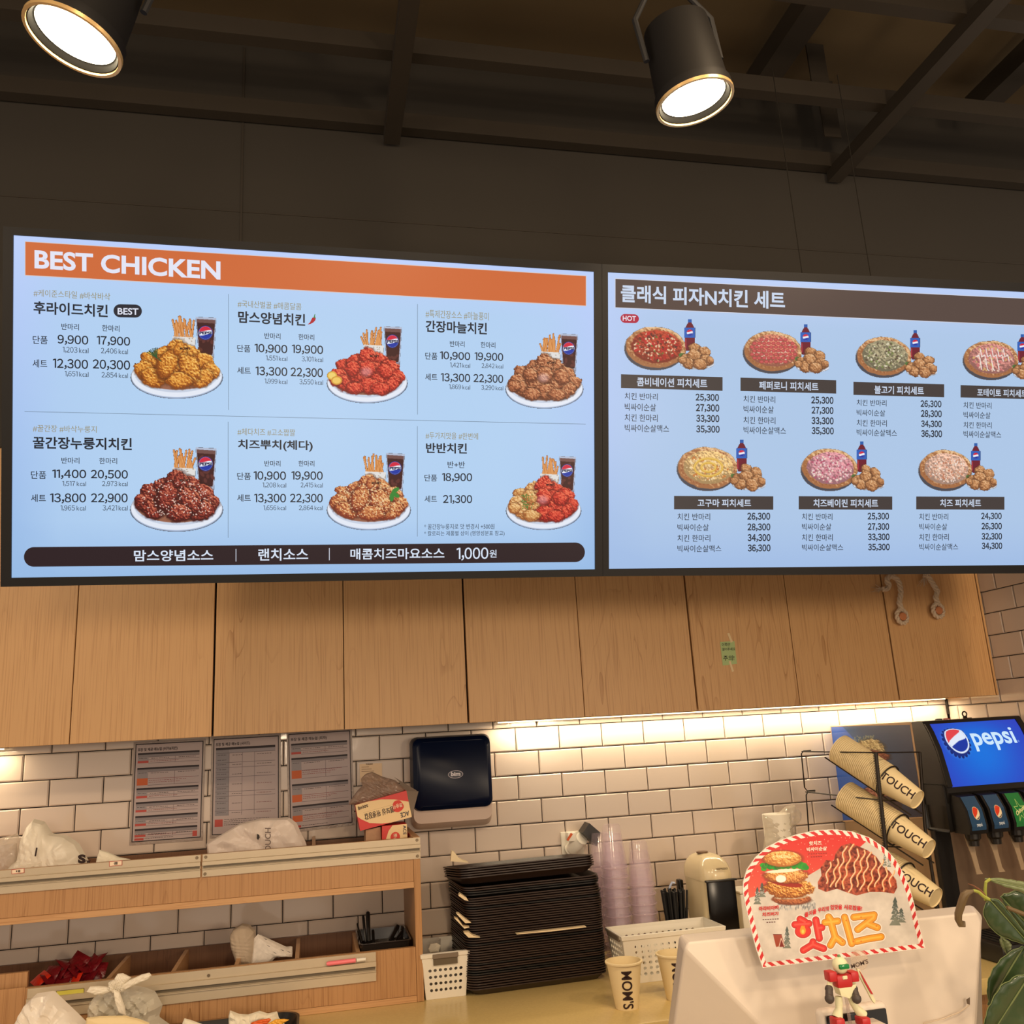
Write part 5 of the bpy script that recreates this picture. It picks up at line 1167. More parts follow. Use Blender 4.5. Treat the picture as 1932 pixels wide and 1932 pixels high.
o = puff('price_tag', [(808, 1791), (812, 1781), (824, 1779), (832, 1784), (828, 1796), (812, 1798)], (820, 1789), plane_y(-.265), .003, mat('tag_paper', (200, 190, 170), .6), None, 61, .2); single(o, 'small folded paper tag standing among the glasses', 'paper')

# ------------------------------------------------------------------ paper cups
def cup_mesh(h, r0, r1, name):
    b2 = B(); b2.rev((0, 0, 0), (0, 0, 1), [(.004, .0005), (.004, r0-.002), (0, r0-.001), (0, r0), (h-.005, r1), (h-.0044, r1+.0040), (h-.0006, r1+.0042), (h+.0002, r1-.001), (h-.005, r1-.0014), (.006, r0-.0022), (.006, .0005)], 36)
    return b2.mesh(name, M_PAPER, 40)
CH, CR0, CR1 = .112, .0295, .0450
def wrap_text(b2, body, p0, p1, r0, r1, e, g, a0, a1, tall, bold, phi0=0.0):
    """lettering wrapped round a cone from p0 (start) to p1; letters stand towards g"""
    t_, f, _ = text_geo(body, bold, 9); p0, p1 = np.array(p0, float), np.array(p1, float); vs = []
    for a, b5 in t_:
        k_ = a0+(a1-a0)*a; c = p0+(p1-p0)*k_; r = r0+(r1-r0)*k_+.0012; ph = phi0+(b5-.5)*tall/r
        vs.append(c+(e*math.cos(ph)+g*math.sin(ph))*r)
    return b2.add(vs, f)
me_cup = cup_mesh(CH, CR0, CR1, 'paper_cup')
for (u, v, lb) in ((1183.5, 1901, "cream paper cup lettered MOM'S, standing in full view on the worktop"), (1279, 1884, "cream paper cup lettered MOM'S, half hidden behind the white terminal")):
    P = AZ(u, v, ZC+.0003)
    t = thing('paper_cup', lb, 'cup', P, group="cream MOM'S paper cups on the worktop")
    o = bpy.data.objects.new('cup_body', me_cup); COL.objects.link(o); o.parent = t
    e = EYE-P; e[2] = 0; e /= np.linalg.norm(e); g = np.cross(np.array([0, 0, 1.0]), e); g = g if g@AR > 0 else -g
    b2 = B(); wrap_text(b2, "MOM'S", P+np.array([0, 0, CH]), P, CR1, CR0, e, g, .15, .96, .0285, .016, .12); b2.done('lettering', M_PLUM, t, smooth=0)

# ------------------------------------------------------------------ straw cup, coffee machine, canisters
sx, sy = float(AY(1276, 1740, -.24)[0]), -.24
t = thing('straw_cup', 'black cup packed with black straws beside the coffee machine', 'cup', (sx, sy, ZC))
b2 = B(); b2.rev((sx, sy, ZC+.0003), (sx, sy, ZC+1), [(0, .0005), (0, .030), (.11, .038), (.112, .036), (.005, .028), (.005, .0005)], 28); b2.done('cup_body', M_BLACK, t)
zs = float(AY(1276, 1680, -.24)[2]); me_st = B().rev((0, 0, 0), (0, 0, 1), [(0, .0036), (.185, .0036)], 8, True, True).mesh('drinking_straw', M_BLACKR, 40)
rs = np.random.default_rng(8)
for i in range(30):
    a = i*2.4; r = .024*math.sqrt((i+.5)/30); o = bpy.data.objects.new('drinking_straw', me_st); COL.objects.link(o)
    o.location = (sx+r*math.cos(a), sy+r*math.sin(a), ZC+.007); k_ = r/.024*.10; o.scale = (1, 1, (zs-ZC-.004+rs.uniform(-.004, .004))/.185)
    o.rotation_euler = (-k_*math.sin(a), k_*math.cos(a), 0); props(o, 'black drinking straw bunched in the black cup', 'straw', 'black straws in the cup')
b2 = B(); b2.tube([AY(1262, 1690, -.23), AY(1264, 1672, -.23), AY(1268, 1665, -.23), AY(1273, 1666, -.23)], .0035, 8); o = b2.done('drinking_straw', mat('pale_blue_straw', (176, 188, 214), .3)); single(o, 'pale bendy straw rising behind the black straws', 'straw')

yf, yb = -.325, -.135
m0, m1 = float(AY(1334, 1700, yf)[0]), float(AY(1392, 1700, yf)[0]); zdt = float(AY(1338, 1607, -.23)[2]); mcx = (m0+m1)/2; mw, md = m1-m0, yb-yf
t = thing('coffee_machine', 'cream domed capsule coffee machine with a black front against the tiles', 'machine', (mcx, (yf+yb)/2, ZC))
c = (mcx, (yf+yb)/2); RM = lambda k_, z, kd=None: rrect(mw*k_, md*(kd or k_), min(mw*k_, md*(kd or k_))*.40, z, 8, c)
zsh = zdt-.075
b2 = B(); b2.loft([RM(.97, ZC+.0003), RM(.98, ZC+.05), RM(1, zsh)], True, True); b2.done('body', mat('cream_gloss_plastic', (226, 208, 168), .18, coat=.4), t)
b2 = B(); rings = [RM(1.02, zsh+.0005), RM(1.03, zsh+.012)] + [RM(1.03*math.cos(a)**.75+.001, zsh+.012+.063*math.sin(a), 1.03*math.cos(a)**.75+.001) for a in np.linspace(.15, 1.40, 9)]
b2.loft(rings, True, True); b2.done('dome_head', mat('cream_gloss_plastic', (226, 208, 168), .18, coat=.4), t)
b2 = B(); b2.cyl((mcx-.01, c[1], zdt-.001), (mcx-.01, c[1], zdt+.003), .018, n=20); b2.done('top_button', mat('brown_badge', (110, 84, 60), .4), t)
b2 = B(); b2.box(m0+.003, yf-.006, ZC+.006, m1-.004, yf+.004, zsh+.004, r=.004); b2.done('black_front', mat('gloss_black', (14, 12, 11), .2, spec=.25), t)
b2 = B(); b2.box(m0-.001, yf-.012, zsh+.001, m1, yf+.004, zsh+.007, r=.002); b2.done('front_lip', M_BLACK, t)
b2 = B(); b2.box(m0-.0225, yb-.03, ZC+.02, m0-.006, yb-.004, zsh-.01, r=.004); b2.done('water_tank', mat('gloss_black', (14, 12, 11), .2, spec=.25), t)
fn = plane_y(yf-.0125); p = Print(fn); p.text('NESPRESSO', 1351, 1637.8, 1373, 1641.5, (60, 44, 34), .03, -.05); p.done('brand_lettering', M_PRT, t)
a = AY(1396, 1682, -.28); d = AY(1422, 1720, -.28)
t = thing('white_canister', 'white square canister between coffee machine and striped sign', 'canister', ((a[0]+d[0])/2, -.24, ZC))
B().box(float(a[0]), -.28, ZC+.0003, float(d[0])+.02, -.19, float(a[2])-.008, r=.006).done('canister_body', M_WHITE, t); B().box(float(a[0])-.002, -.282, float(a[2])-.0075, float(d[0])+.022, -.188, float(a[2]), r=.003).done('lid', M_WHITE, t)
P = AY(1472, 1600, -.20)
t = thing('wrapped_cup_tower', 'tall white paper cylinder wrapped in clear film behind the striped sign', 'pack', (float(P[0]), -.20, ZC))
ztw = float(AY(1472, 1535, -.20)[2]); b2 = B(); b2.rev((P[0], -.20, ZC+.0003), (P[0], -.20, 3), [(0, .0005), (0, .043), (ztw-ZC, .046), (ztw-ZC+.001, .0005)], 28); b2.done('white_sleeve', M_WHITE, t)
puff('film', [(1438, 1612), (1444, 1570), (1440, 1548), (1439, 1537), (1456, 1540), (1470, 1532), (1482, 1522), (1499, 1517), (1502, 1524), (1512, 1532), (1510, 1545), (1500, 1552), (1502, 1612)], (1472, 1570), plane_y(-.20), .055, M_BAGC, t, 63, .5, freq=14)

# ------------------------------------------------------------------ drinks dispenser in the right corner
XM = 1.2523; XM1 = 1.606
t = disp = thing('drinks_dispenser', 'black and blue fountain drinks dispenser in the tiled corner with lit pepsi panel', 'dispenser', ((XM+XM1)/2, -.30, ZC))
M_MB = mat('dispenser_black', (22, 20, 19), .32); M_STEEL = mat('brushed_splash_steel', (150, 128, 108), .35, metal=.75, noise=.05, nscale=50)
ztm = float(AX(1567, 1371, XM)[2]); zlow = float(AX(1582, 1556, XM)[2])
prof = [(-.5323, ZR-.0597), (-.5482, ZR-.0848), (-.5706, ZR-.1367), (-.5831, ZR-.1925), (-.5933, ZR-.2441)]
B().box(XM+.001, -.478, ZC+.0003, XM1, -.012, ztm-.004, r=.003, seg=1).done('cabinet_body', mat('dispenser_side_grey', (150, 122, 92), .45), t)
fr_prof = [(-.479, ztm+.004), (-.515, ztm+.006), (-.530, ZR-.052)] + [(y-.004, z-.004) for y, z in prof[1:]] + [(-.600, ZR-.262), (-.585, ZR-.300), (-.479, ZR-.300)]
b2 = B(); b2.loft([[(x, y, z) for y, z in fr_prof] for x in (XM, XM1)]); b2.done('head_housing', M_MB, t, smooth=25)
B().box(XM-.001, -.476, ztm-.001, XM1, -.010, ztm+.003, r=.001, seg=1).done('top_lid', mat('lid_cream', (222, 190, 150), .5), t)
PX0, PX1 = XM+.0165, XM+.327
ys = np.array([a for a, _ in prof]); zs_ = np.array([b5 for _, b5 in prof]); ts = np.linspace(0, 1, 5)
def curve_fn(W_, H_, x0=PX0, x1=PX1, off=.006):
    def f(x, y):
        x = np.asarray(x, float); tt = np.asarray(y, float)/H_
        Y = np.interp(tt, ts, ys); Z = np.interp(tt, ts, zs_)
        return np.stack([x0+(x1-x0)*x/W_, Y-off, Z-off*.3], -1)
    return f
PW, PH = 210, 128; c = Cv(PW, PH, (20, 100, 214), 77)
X_, Y_ = c.X/PW, c.Y/PH; g_ = np.exp(-(((X_-.45)/.42)**2+((Y_-.55)/.6)**2)); c.rgb[:] = np.stack([20+30*(1-g_)+4*g_, 62+52*g_, 186+34*g_], -1)
cx_, cy_ = 46, 47
c.blend(np.clip(1-(np.hypot((c.X-cx_+3)/36, (c.Y-cy_-4)/33)), 0, 1)*.9, (150, 210, 250))
for q in range(21):
    a = q*2*PI/21; c.ell(cx_-2+28.5*math.cos(a), cy_+3+27.5*math.sin(a), 3.2, 3.2, (24, 40, 110))
c.ell(cx_-2, cy_+3, 28, 27, (26, 46, 124)); c.ell(cx_+1, cy_, 26, 25, (226, 236, 250)); c.ell(cx_+1, cy_, 23, 22, (30, 56, 160))
ins = c.ellm(cx_+1, cy_, 23, 22)
c.blend(ins*c.polym([(0, 0), (90, 0), (78, 40), (66, 47), (50, 50), (34, 57), (16, 66)]), (226, 234, 250)); c.blend(ins*c.polym([(0, 0), (74, 0), (68, 22), (60, 34), (44, 41), (30, 48), (16, 60)]), (226, 70, 76))
lay('lit_panel', c, curve_fn(PW, PH), M_SCRP, t)
class SPrint(Print): pass
p = Print(curve_fn(1000, 600, off=.0066)); p.text('pepsi', 392, 138, 888, 330, (206, 232, 252), .022, cuts=9); p.text('®', 896, 258, 914, 276, (150, 180, 230), .0); p.done('panel_lettering', M_SCRP, t)
b2 = B(); e_ = .004
for xa, xb_ in ((PX0-.016, PX0), (PX1, PX1+.02)):
    b2.loft([[(xa, y-.004, z) for y, z in prof], [(xa, y-.010, z) for y, z in prof], [(xb_, y-.010, z) for y, z in prof], [(xb_, y-.004, z) for y, z in prof]], False, False, closed=False)
b2.done('panel_frame', M_MB, t)
# side poster
PC = [(1568, 1371.5), (1716.5, 1367.5), (1742.5, 1541), (1587, 1548)]; W_, H_ = 150, 175; c = Cv(W_, H_, (44, 66, 110), 78)
c.rgb[:] = np.stack([36+24*(c.X/W_), 58+18*(1-c.Y/H_), 122-34*(c.Y/H_)-10*(c.X/W_)], -1); c.poly([(0, 0), (22, 0), (70, 60), (60, 175), (0, 175)], (50, 86, 168))
for q in range(120):
    r_ = c.rng.random(2); c.ell(50+40*r_[0]-10, 18+22*r_[1], 1.2, 1.2, (120, 130, 120))
c.crust(72, 42, 24, 17, .1, (176, 156, 110), (110, 92, 62), (220, 206, 160), 3, .3); c.crust(80, 56, 26, 9, .2, (120, 62, 42), (70, 34, 26), (170, 110, 80), 3, .3); c.crust(64, 62, 22, 6, .1, (66, 84, 50), (40, 50, 34), (110, 130, 80), 3, .3)
c.crust(66, 128, 22, 16, .3, (128, 78, 64), (76, 44, 40), (190, 140, 120), 4, .3); c.ell(90, 150, 24, 16, (60, 46, 50), .2)
PCa = [np.array(q, float) for q in PC]
def pbl(x, y):
    a = (np.asarray(x, float)/W_)[..., None]; b5 = (np.asarray(y, float)/H_)[..., None]; q = (PCa[0]*(1-a)+PCa[1]*a)*(1-b5)+(PCa[3]*(1-a)+PCa[2]*a)*b5; return AX(q[..., 0], q[..., 1], XM-.0008)
lay('side_poster', c, pbl, M_PRTG, t)
F = [AX(*q, XM-.0002) for q in [(1563, 1370), (1720, 1365.5), (1746, 1543), (1583, 1551)]]; B().prism(F, (.001, 0, 0)).done('poster_frame', mat('poster_frame_cream', (196, 160, 120), .5), t, smooth=0)
# valve block, levers and nozzles
vx = [1.290, 1.365, 1.440, 1.515]; zv1, zv0 = ZR-.268, ZR-.375
for i, x in enumerate(vx):
    b2 = B(); pr = [(-.590, zv1+.004), (-.630, zv1-.004), (-.652, zv1-.040), (-.660, zv1-.085), (-.655, zv0), (-.590, zv0)]
    b2.loft([[(xx, y, z) for y, z in pr] for xx in (x-.031, x+.031)]); v_ = b2.done('valve', M_MB, t, smooth=30)
    vt = np.linspace(0, 1, 4); vy, vz = np.array([q[0] for q in pr[1:5]]), np.array([q[1] for q in pr[1:5]])
    def vfn(x_, y_, x=x, vt=vt, vy=vy, vz=vz):
        x_ = np.asarray(x_, float); tt = np.asarray(y_, float)/100; return np.stack([x-.024+.048*x_/60, np.interp(tt, vt, vy)-.0012, np.interp(tt, vt, vz)], -1)
    c = Cv(60, 84, (44, 72, 104) if i < 2 or i == 3 else (34, 116, 60), 80+i)
    if i != 2:
        c.ell(32, 40, 14, 14, (214, 190, 150)); inn = c.ellm(32, 40, 12.6, 12.6); c.blend(inn, (230, 214, 180)); c.blend(inn*c.polym([(0, 0), (40, 0), (44, 30), (36, 42), (10, 58)]), (206, 66, 44)); c.blend(inn*c.polym([(60, 40), (46, 44), (36, 50), (14, 56), (20, 84), (60, 84)]), (32, 40, 66))
    else:
        star = [(30+ (22 if q % 2 == 0 else 9)*math.sin(q*PI/5), 42-(26 if q % 2 == 0 else 10)*math.cos(q*PI/5)) for q in range(11)]; c.line(star, 1.6, (176, 206, 120))
    lay('valve_label', c, vfn, M_PRTG, v_)
    p = Print(lambda a, b5, f=vfn: f(a, b5) + np.array([0, -.0006, 0]))
    if i != 2: p.text('pepsi', 22, 60, 44, 70, (190, 200, 210), .02, cuts=5)
    else: p.text_quad('Chilsung', (10, 44), (52, 30), (10, 56), (226, 230, 170), .02, cuts=6)
    p.done('valve_lettering', M_PRT, v_)
    b2 = B(); b2.rev((x, -.628, zv0+.001), (x, -.628, 0), [(0, .021), (.016, .020), (.022, .014), (.036, .013)], 20, True, True); b2.done('nozzle', M_MB, t)
    b2 = B(); b2.loft([[(x-w2, y, z), (x+w2, y, z), (x+w2, y+.003, z), (x-w2, y+.003, z)] for w2, y, z in ((.012, -.606, zv0-.005), (.012, -.612, zv0-.03), (.008, -.617, zv0-.06), (.007, -.624, zv0-.10), (.010, -.630, zv0-.112))]); b2.done('lever', mat('clear_grey_lever', (170, 148, 122), .3, metal=.3), t)
b2 = B(); b2.box(XM+.002, -.588, zv0, vx[0]-.034, -.480, zv1+.03, r=.01); b2.done('head_cheek', M_MB, t)
b2 = B(); b2.box(XM+.006, -.5, ZC+.055, XM+.06, -.479, ZR-.30, r=.002, seg=1); b2.done('left_post', M_MB, t)
b2 = B(); b2.box(XM+.062, -.486, ZC+.055, XM1-.01, -.479, ZR-.301); b2.done('splash_panel', M_STEEL, t)
b2 = B(); b2.box(XM+.03, -.680, ZC+.0003, XM1-.01, -.479, ZC+.052, r=.006); b2.done('drip_tray', M_BLACK, t)
for i in range(22): b2 = B(); b2.box(XM+.05+i*.02, -.672, ZC+.052, XM+.058+i*.02, -.495, ZC+.055); b2.done('grille_bar', M_BLACKR, t)
# bits lying on the dispenser
P = AY(1823, 1366, -.40); zt3 = ztm+.0031
t = thing('key_ring', 'small dark key ring standing on top of the dispenser', 'key', (P[0], -.40, zt3))
b2 = B(); cz = zt3+.012; b2.tube([(P[0]+.008*math.cos(a), -.40, cz+.004+.008*math.sin(a)) for a in np.linspace(0, 2*PI, 20, endpoint=False)], .0022, 6, True); b2.done('ring', M_WIRE, t)
b2 = B(); b2.box(P[0]-.008, -.404, zt3, P[0]+.006, -.398, zt3+.008, r=.001, seg=1); b2.box(P[0]+.004, -.403, zt3, P[0]+.024, -.397, zt3+.004, r=.001, seg=1); b2.done('key', M_WIRE, t)
for u, lb, cc in ((1772, 'small black cap lying on top of the dispenser', (30, 24, 22)), (1787, 'small red cap lying on top of the dispenser', (170, 50, 34))):
    P = AY(u, 1362, -.40); b2 = B(); b2.rev((P[0], -.40, zt3), (P[0], -.40, 3), [(0, .012), (.005, .011), (.006, .006)], 18, True, True); o = b2.done('bottle_cap', mat('cap_%d' % cc[0], cc, .4)); single(o, lb, 'cap')
b2 = B(); b2.box(XR-.016, -.016, ztm+.02, XR-.0085, -.0085, CZ0-.002, r=.001, seg=1); struct('trim_20', b2, M_WIRE)

# ------------------------------------------------------------------ cup rack with three nested stacks
NCP = 30; RB, RR, HC = .0290, .0430, .112
me_r = cup_mesh(HC, RB, RR, 'paper_cup')
rack_specs = [((1731, 1509), (1584, 1413), 2.58, 2.80), ((1753, 1602), (1596, 1502), 2.53, 2.76), ((1766, 1694), (1604, 1594), 2.50, 2.74)]
names_ = ('top', 'middle', 'lowest')
rdirs = []
for k2, (f_, b5, d0, d1) in enumerate(rack_specs):
    Pf, Pb = DEP(*f_, d0), DEP(*b5, d1); ax = (Pb-Pf); L_ = np.linalg.norm(ax); ax /= L_; pitch = (L_-HC)/(NCP-1); rdirs.append((Pf, Pb, ax))
    q = Vector(ax).to_track_quat('Z', 'Y').to_euler()
    for i in range(NCP):
        o = bpy.data.objects.new('paper_cup', me_r); COL.objects.link(o); o.location = Pf+ax*pitch*i; o.rotation_euler = q
        if i == 0:
            root = thing('paper_cup', "frontmost cup of the %s nested stack, lettered TOUCH, bottom facing out" % names_[k2], 'cup', Pf, group='nested cream paper cups in the wire rack')
            o.name = 'cup_body'; o.parent = root; o.location = (0, 0, 0)
            e = EYE-(Pf+Pb)/2; e -= ax*(e@ax); e /= np.linalg.norm(e); g = np.cross(ax, e); g = g if g@AU > 0 else -g
            b2 = B(); wrap_text(b2, 'TOUCH', Pf+ax*HC, Pf, RR, RB, e, g, .07, .99, .0235, .016, .12); b2.done('lettering', M_PLUM, root, smooth=0)
            b2 = B(); b2.cyl(Pf-ax*.0002+ax*.0036, Pf+ax*.0044, RB-.0026, n=28); b2.done('cup_base', M_PAPER, root)
        else: props(o, 'cream paper cup nested in the %s stack of the wire rack' % names_[k2], 'cup', 'nested cream paper cups in the wire rack')
t = thing('cup_rack', 'dark wire cup rack holding three slanted stacks of paper cups', 'rack', (1.12, -.42, ZC))
fl = lambda P: np.array([P[0], P[1], ZC+.004])
A1, A2, A3 = DEP(1652, 1420, 2.62), DEP(1661, 1505, 2.60), DEP(1671, 1597, 2.58); Bq1, Bq2 = DEP(1735, 1419, 2.74), DEP(1745, 1560, 2.72)
def wire(pts, r=.0022, name='wire', n=6): b3 = B(); b3.tube(pts, r, n); return b3.done(name, M_WIRE, t)
wire([A1, A2, A3, fl(A3)], .0055, 'front_post', 8); wire([Bq1, Bq2, fl(Bq2)], .0050, 'front_post', 8)
b3 = B()
for i in range(56): q = A1+(A3-A1)*(i+.5)/56; b3.box(q[0]-.0072, q[1]-.0045, q[2]-.0011, q[0]+.0045, q[1]+.0045, q[2]+.0011)
o = b3.done('post_ridges', M_WIRE, t, smooth=0); o['kind'] = 'stuff'
C0 = [DEP(1513, 1418, 2.90), DEP(1520, 1494, 2.90)]; C2 = DEP(1527, 1580, 2.90)
wire([DEP(1530, 1416, 2.9), DEP(1516, 1417, 2.9), DEP(1512, 1422, 2.90), DEP(1518, 1486, 2.9), DEP(1523, 1492, 2.9), DEP(1538, 1491, 2.9)]); wire([DEP(1538, 1494, 2.9), DEP(1524, 1494.5, 2.9), DEP(1521, 1500, 2.90), DEP(1526, 1570, 2.9), DEP(1530, 1640, 2.9), fl(DEP(1530, 1640, 2.9))])
wire([C0[0], A1, Bq1]); wire([C0[1], DEP(1665, 1510, 2.595), DEP(1742, 1512, 2.73)]); wire([C2, A3, DEP(1749, 1600, 2.72)])
for k2, (Pf, Pb, ax) in enumerate(rdirs):
    dn = -np.array([0, 0, 1.0]); dn = dn-ax*(dn@ax); dn /= np.linalg.norm(dn); sd = np.cross(ax, dn)
    for s_ in (-.6, .6):
        r_ = RR+.005; off = (dn*math.cos(s_)+sd*math.sin(s_))*r_; wire([Pb+off+ax*.02, Pf+off+ax*.005, Pf+off*1.0-ax*.012], .0022, 'rest_wire')
    a = Pf+ax*.100; s1_ = -sd if (sd@AR) > 0 else sd
    arc = [a+(-dn*math.cos(q)+sd*math.sin(q))*(RR+.004) for q in np.linspace(-1.2, 1.2, 9)]; wire(arc, .0024, 'retaining_hoop'); arc = [a+ax*.0+(dn*math.cos(q)+sd*math.sin(q))*(RR+.007) for q in np.linspace(-1.9, 1.9, 13)]; wire(arc, .0022, 'lower_hoop')

# ------------------------------------------------------------------ note and rope pulls on the cabinets
o3 = (1270, 1060); s3 = 2.918; yn = YC-.0004
t = thing('sticky_note', 'small pale green handwritten note taped to a cabinet door', 'note', AY(1375, 1254, yn))
fn = plane_y(yn); B().prism([fn(*q) for q in zpts(o3, s3, [(258, 441), (337, 437), (351, 562), (273, 571)])], (0, -.0007, 0)).done('paper', mat('green_note', (170, 190, 130), .6), t, smooth=0)
for pts in ([(297, 394), (309, 391), (329, 440), (317, 445)], [(306, 548), (316, 545), (335, 602), (323, 607)]): B().prism([plane_y(yn-.0008)(*q) for q in zpts(o3, s3, pts)], (0, -.0004, 0)).done('tape', mat('tape', (222, 196, 150), .4), t, smooth=0)
p = Print(plane_y(yn-.0010))
for s_, x0, y0, x1, y1 in (('이쪽만', 268, 447, 314, 466), ('열어주세요', 270, 473, 342, 490), ('주의!', 276, 516, 337, 545)):
    a = zpts(o3, s3, [(x0, y0), (x1, y1)]); p.text(s_, a[0][0], a[0][1], a[1][0], a[1][1], (36, 40, 30), .012, -.03)
p.done('handwriting', M_PRT, t)
M_ROPE = mat('grey_rope', (214, 192, 166), .9, bump=.6, bscale=300)
def rope(label, path, loop, yr, twist=2.0):
    P3 = [AY(x, y, yr) for x, y in path]; pts = []
    for i in range(len(P3)-1):
        p0, p1, p2, p3 = P3[max(i-1, 0)], P3[i], P3[i+1], P3[min(i+2, len(P3)-1)]
        for s_ in np.linspace(0, 1, 8, endpoint=False): pts.append(.5*((2*p1)+(-p0+p2)*s_+(2*p0-5*p1+4*p2-p3)*s_**2+(-p0+3*p1-3*p2+p3)*s_**3))
    pts.append(P3[-1]); cl = AY(*loop, yr)
    t = thing('rope_pull', label, 'rope', (cl[0], YC, cl[2]), group='rope pulls on the corner cabinet doors')
    b2 = B(); n = len(pts); acc = 0
    for st in range(3):
        q = []; acc = 0
        for i in range(n):
            tt = pts[min(i+1, n-1)]-pts[max(i-1, 0)]; tt /= np.linalg.norm(tt)+1e-9
            e1 = np.cross(tt, [0, 1, 0]); e1 /= np.linalg.norm(e1)+1e-9; e2 = np.array([0, 1.0, 0]); 
            if i: acc += np.linalg.norm(pts[i]-pts[i-1])
            a = acc/.030*2*PI/1.6+st*2*PI/3; q.append(pts[i]+(e1*math.cos(a)+e2*math.sin(a))*.0048)
        b2.tube(q, [.0052]*(n-3)+[.0058, .0062, .003], 7)
    b2.done('twisted_rope', M_ROPE, t)
    b2 = B()
    for st in range(2):
        b2.tube([cl+np.array([.0195*math.cos(a)+.0030*math.cos(5*a+st*PI)*math.cos(a), .0035*math.sin(5*a+st*PI), .0235*math.sin(a)+.0030*math.cos(5*a+st*PI)*math.sin(a)]) for a in np.linspace(0, 2*PI, 50, endpoint=False)], .0052, 7, True)
    b2.done('loop_knot', M_ROPE, t)
    b2 = B(); b2.rev((cl[0], YC-.0003, cl[2]), (cl[0], -2, cl[2]), [(0, .008), (.018, .008), (.022, .0135), (.030, .0140), (.033, .011)], 20, True, True); b2.done('wooden_peg', mat('copper_wood_peg', (186, 118, 76), .35), t)
    b2 = B(); rs_ = np.random.default_rng(3); e_ = pts[-1]; d_ = pts[-1]-pts[-4]; d_ /= np.linalg.norm(d_)
    for i in range(26):
        dv = d_+rs_.normal(0, .42, 3)*np.array([1, .3, 1]); b2.tube([e_-d_*.006, e_+dv*.010, e_+dv*rs_.uniform(.014, .024)+np.array([0, 0, -.002])], .0006, 4)
    o = b2.done('frayed_end', M_ROPE, t); o['kind'] = 'stuff'
z5 = lambda L_: zpts((1500, 1060), 4.472, L_)
rope('left rope pull, its frayed tail curled over to the left', z5([(898, 395), (880, 340), (892, 270), (884, 200), (862, 150), (810, 122), (775, 150), (792, 200), (770, 228), (735, 230)]), z5([(902, 462)])[0], YC-.024)
rope('right rope pull, frayed tail tucked up under the menu screen', z5([(1205, 345), (1186, 300), (1200, 250), (1172, 200), (1140, 150), (1108, 106), (1096, 132)]), z5([(1207, 412)])[0], YC-.024)

# ------------------------------------------------------------------ service counter, terminal, sign and toy
ZS = 0.955
t = thing('service_counter', 'pale service counter under the white order terminal', 'counter', (.4, -1.75, 0))
B().box(-.55, -2.10, ZS-.04, 1.7, -1.36, ZS, r=.003).done('top', mat('pale_counter', (206, 190, 160), .35), t); B().box(-.50, -2.05, 0, 1.65, -1.40, ZS-.0405).done('body', M_WOOD2, t)
M_POS = mat('terminal_white', (206, 194, 180), .38, noise=.03, nscale=12, bump=.03, bscale=40)
def Q(u, v, y): return AY(u, v, y)
t = thing('order_terminal', 'big white order terminal seen from behind at the lower right', 'terminal', AY(1570, 1932, -1.55)*np.array([1, 1, 0])+np.array([0, 0, ZS]))
zb = ZS+.0005
def dropz(P): return np.array([P[0], P[1], zb])
A_ = Q(1299, 1778, -1.585); B_ = Q(1844, 1722, -1.585); TL_ = Q(1283, 1763, -1.53); TR_ = Q(1834, 1707, -1.53); L1 = Q(1291, 1791, -1.583); L0 = Q(1280, 1773, -1.53)
R1 = Q(1852, 1740, -1.583); R0 = Q(1853, 1727, -1.53)
Dg = Q(1440, 1940, -1.60); Lb = Q(1270, 1940, -1.49); Lb0 = Q(1262, 1940, -1.45); Rb = Q(1838, 1940, -1.60); Rb0 = Q(1842, 1940, -1.53)
bk = lambda P: P+np.array([.065 if P[0] < .2 else -.02, .12, -.05 if P[2] > ZS+.1 else 0])
V_ = [A_, B_, TL_, TR_, L1, L0, R1, R0, Dg, Lb, Lb0, Rb, Rb0, dropz(Dg), dropz(Lb), dropz(Lb0), dropz(Rb), dropz(Rb0), bk(TL_), bk(TR_), bk(L0), bk(R0), bk(dropz(Lb0)), bk(dropz(Rb0))]
F_ = [(2, 0, 1, 3), (0, 4, 8, 11, 6, 1), (2, 5, 4, 0), (3, 1, 6, 7), (5, 10, 9, 4), (7, 6, 11, 12), (4, 9, 8), (9, 14, 13, 8), (8, 13, 16, 11), (10, 15, 14, 9), (11, 16, 17, 12), (18, 2, 3, 19), (20, 22, 15, 10, 5), (21, 7, 12, 17, 23), (18, 20, 5, 2), (19, 3, 7, 21), (18, 19, 21, 23, 22, 20), (14, 15, 22, 23, 17, 16, 13)]
b2 = B(); b2.add(V_, F_); o = b2.done('housing', M_POS, t, smooth=20); mdf = o.modifiers.new('edge', 'BEVEL'); mdf.width = .006; mdf.segments = 3; mdf.limit_method = 'ANGLE'; mdf.angle_limit = .35; mdf.harden_normals = False
b2 = B(); b2.tube([Q(1742, 1931, -1.6035), Q(1780, 1922, -1.6035), Q(1812, 1909, -1.6035), Q(1829, 1896, -1.6035)], .0009, 6); b2.done('seam_line', mat('terminal_seam', (190, 172, 150), .5), t)
b2 = B(); b2.prism([Q(*q, -1.6035) for q in ((1824, 1886), (1830, 1882), (1830, 1896), (1825, 1894))], (0, .001, 0)); b2.done('latch_notch', mat('notch_dark', (96, 78, 60), .7), t, smooth=0)

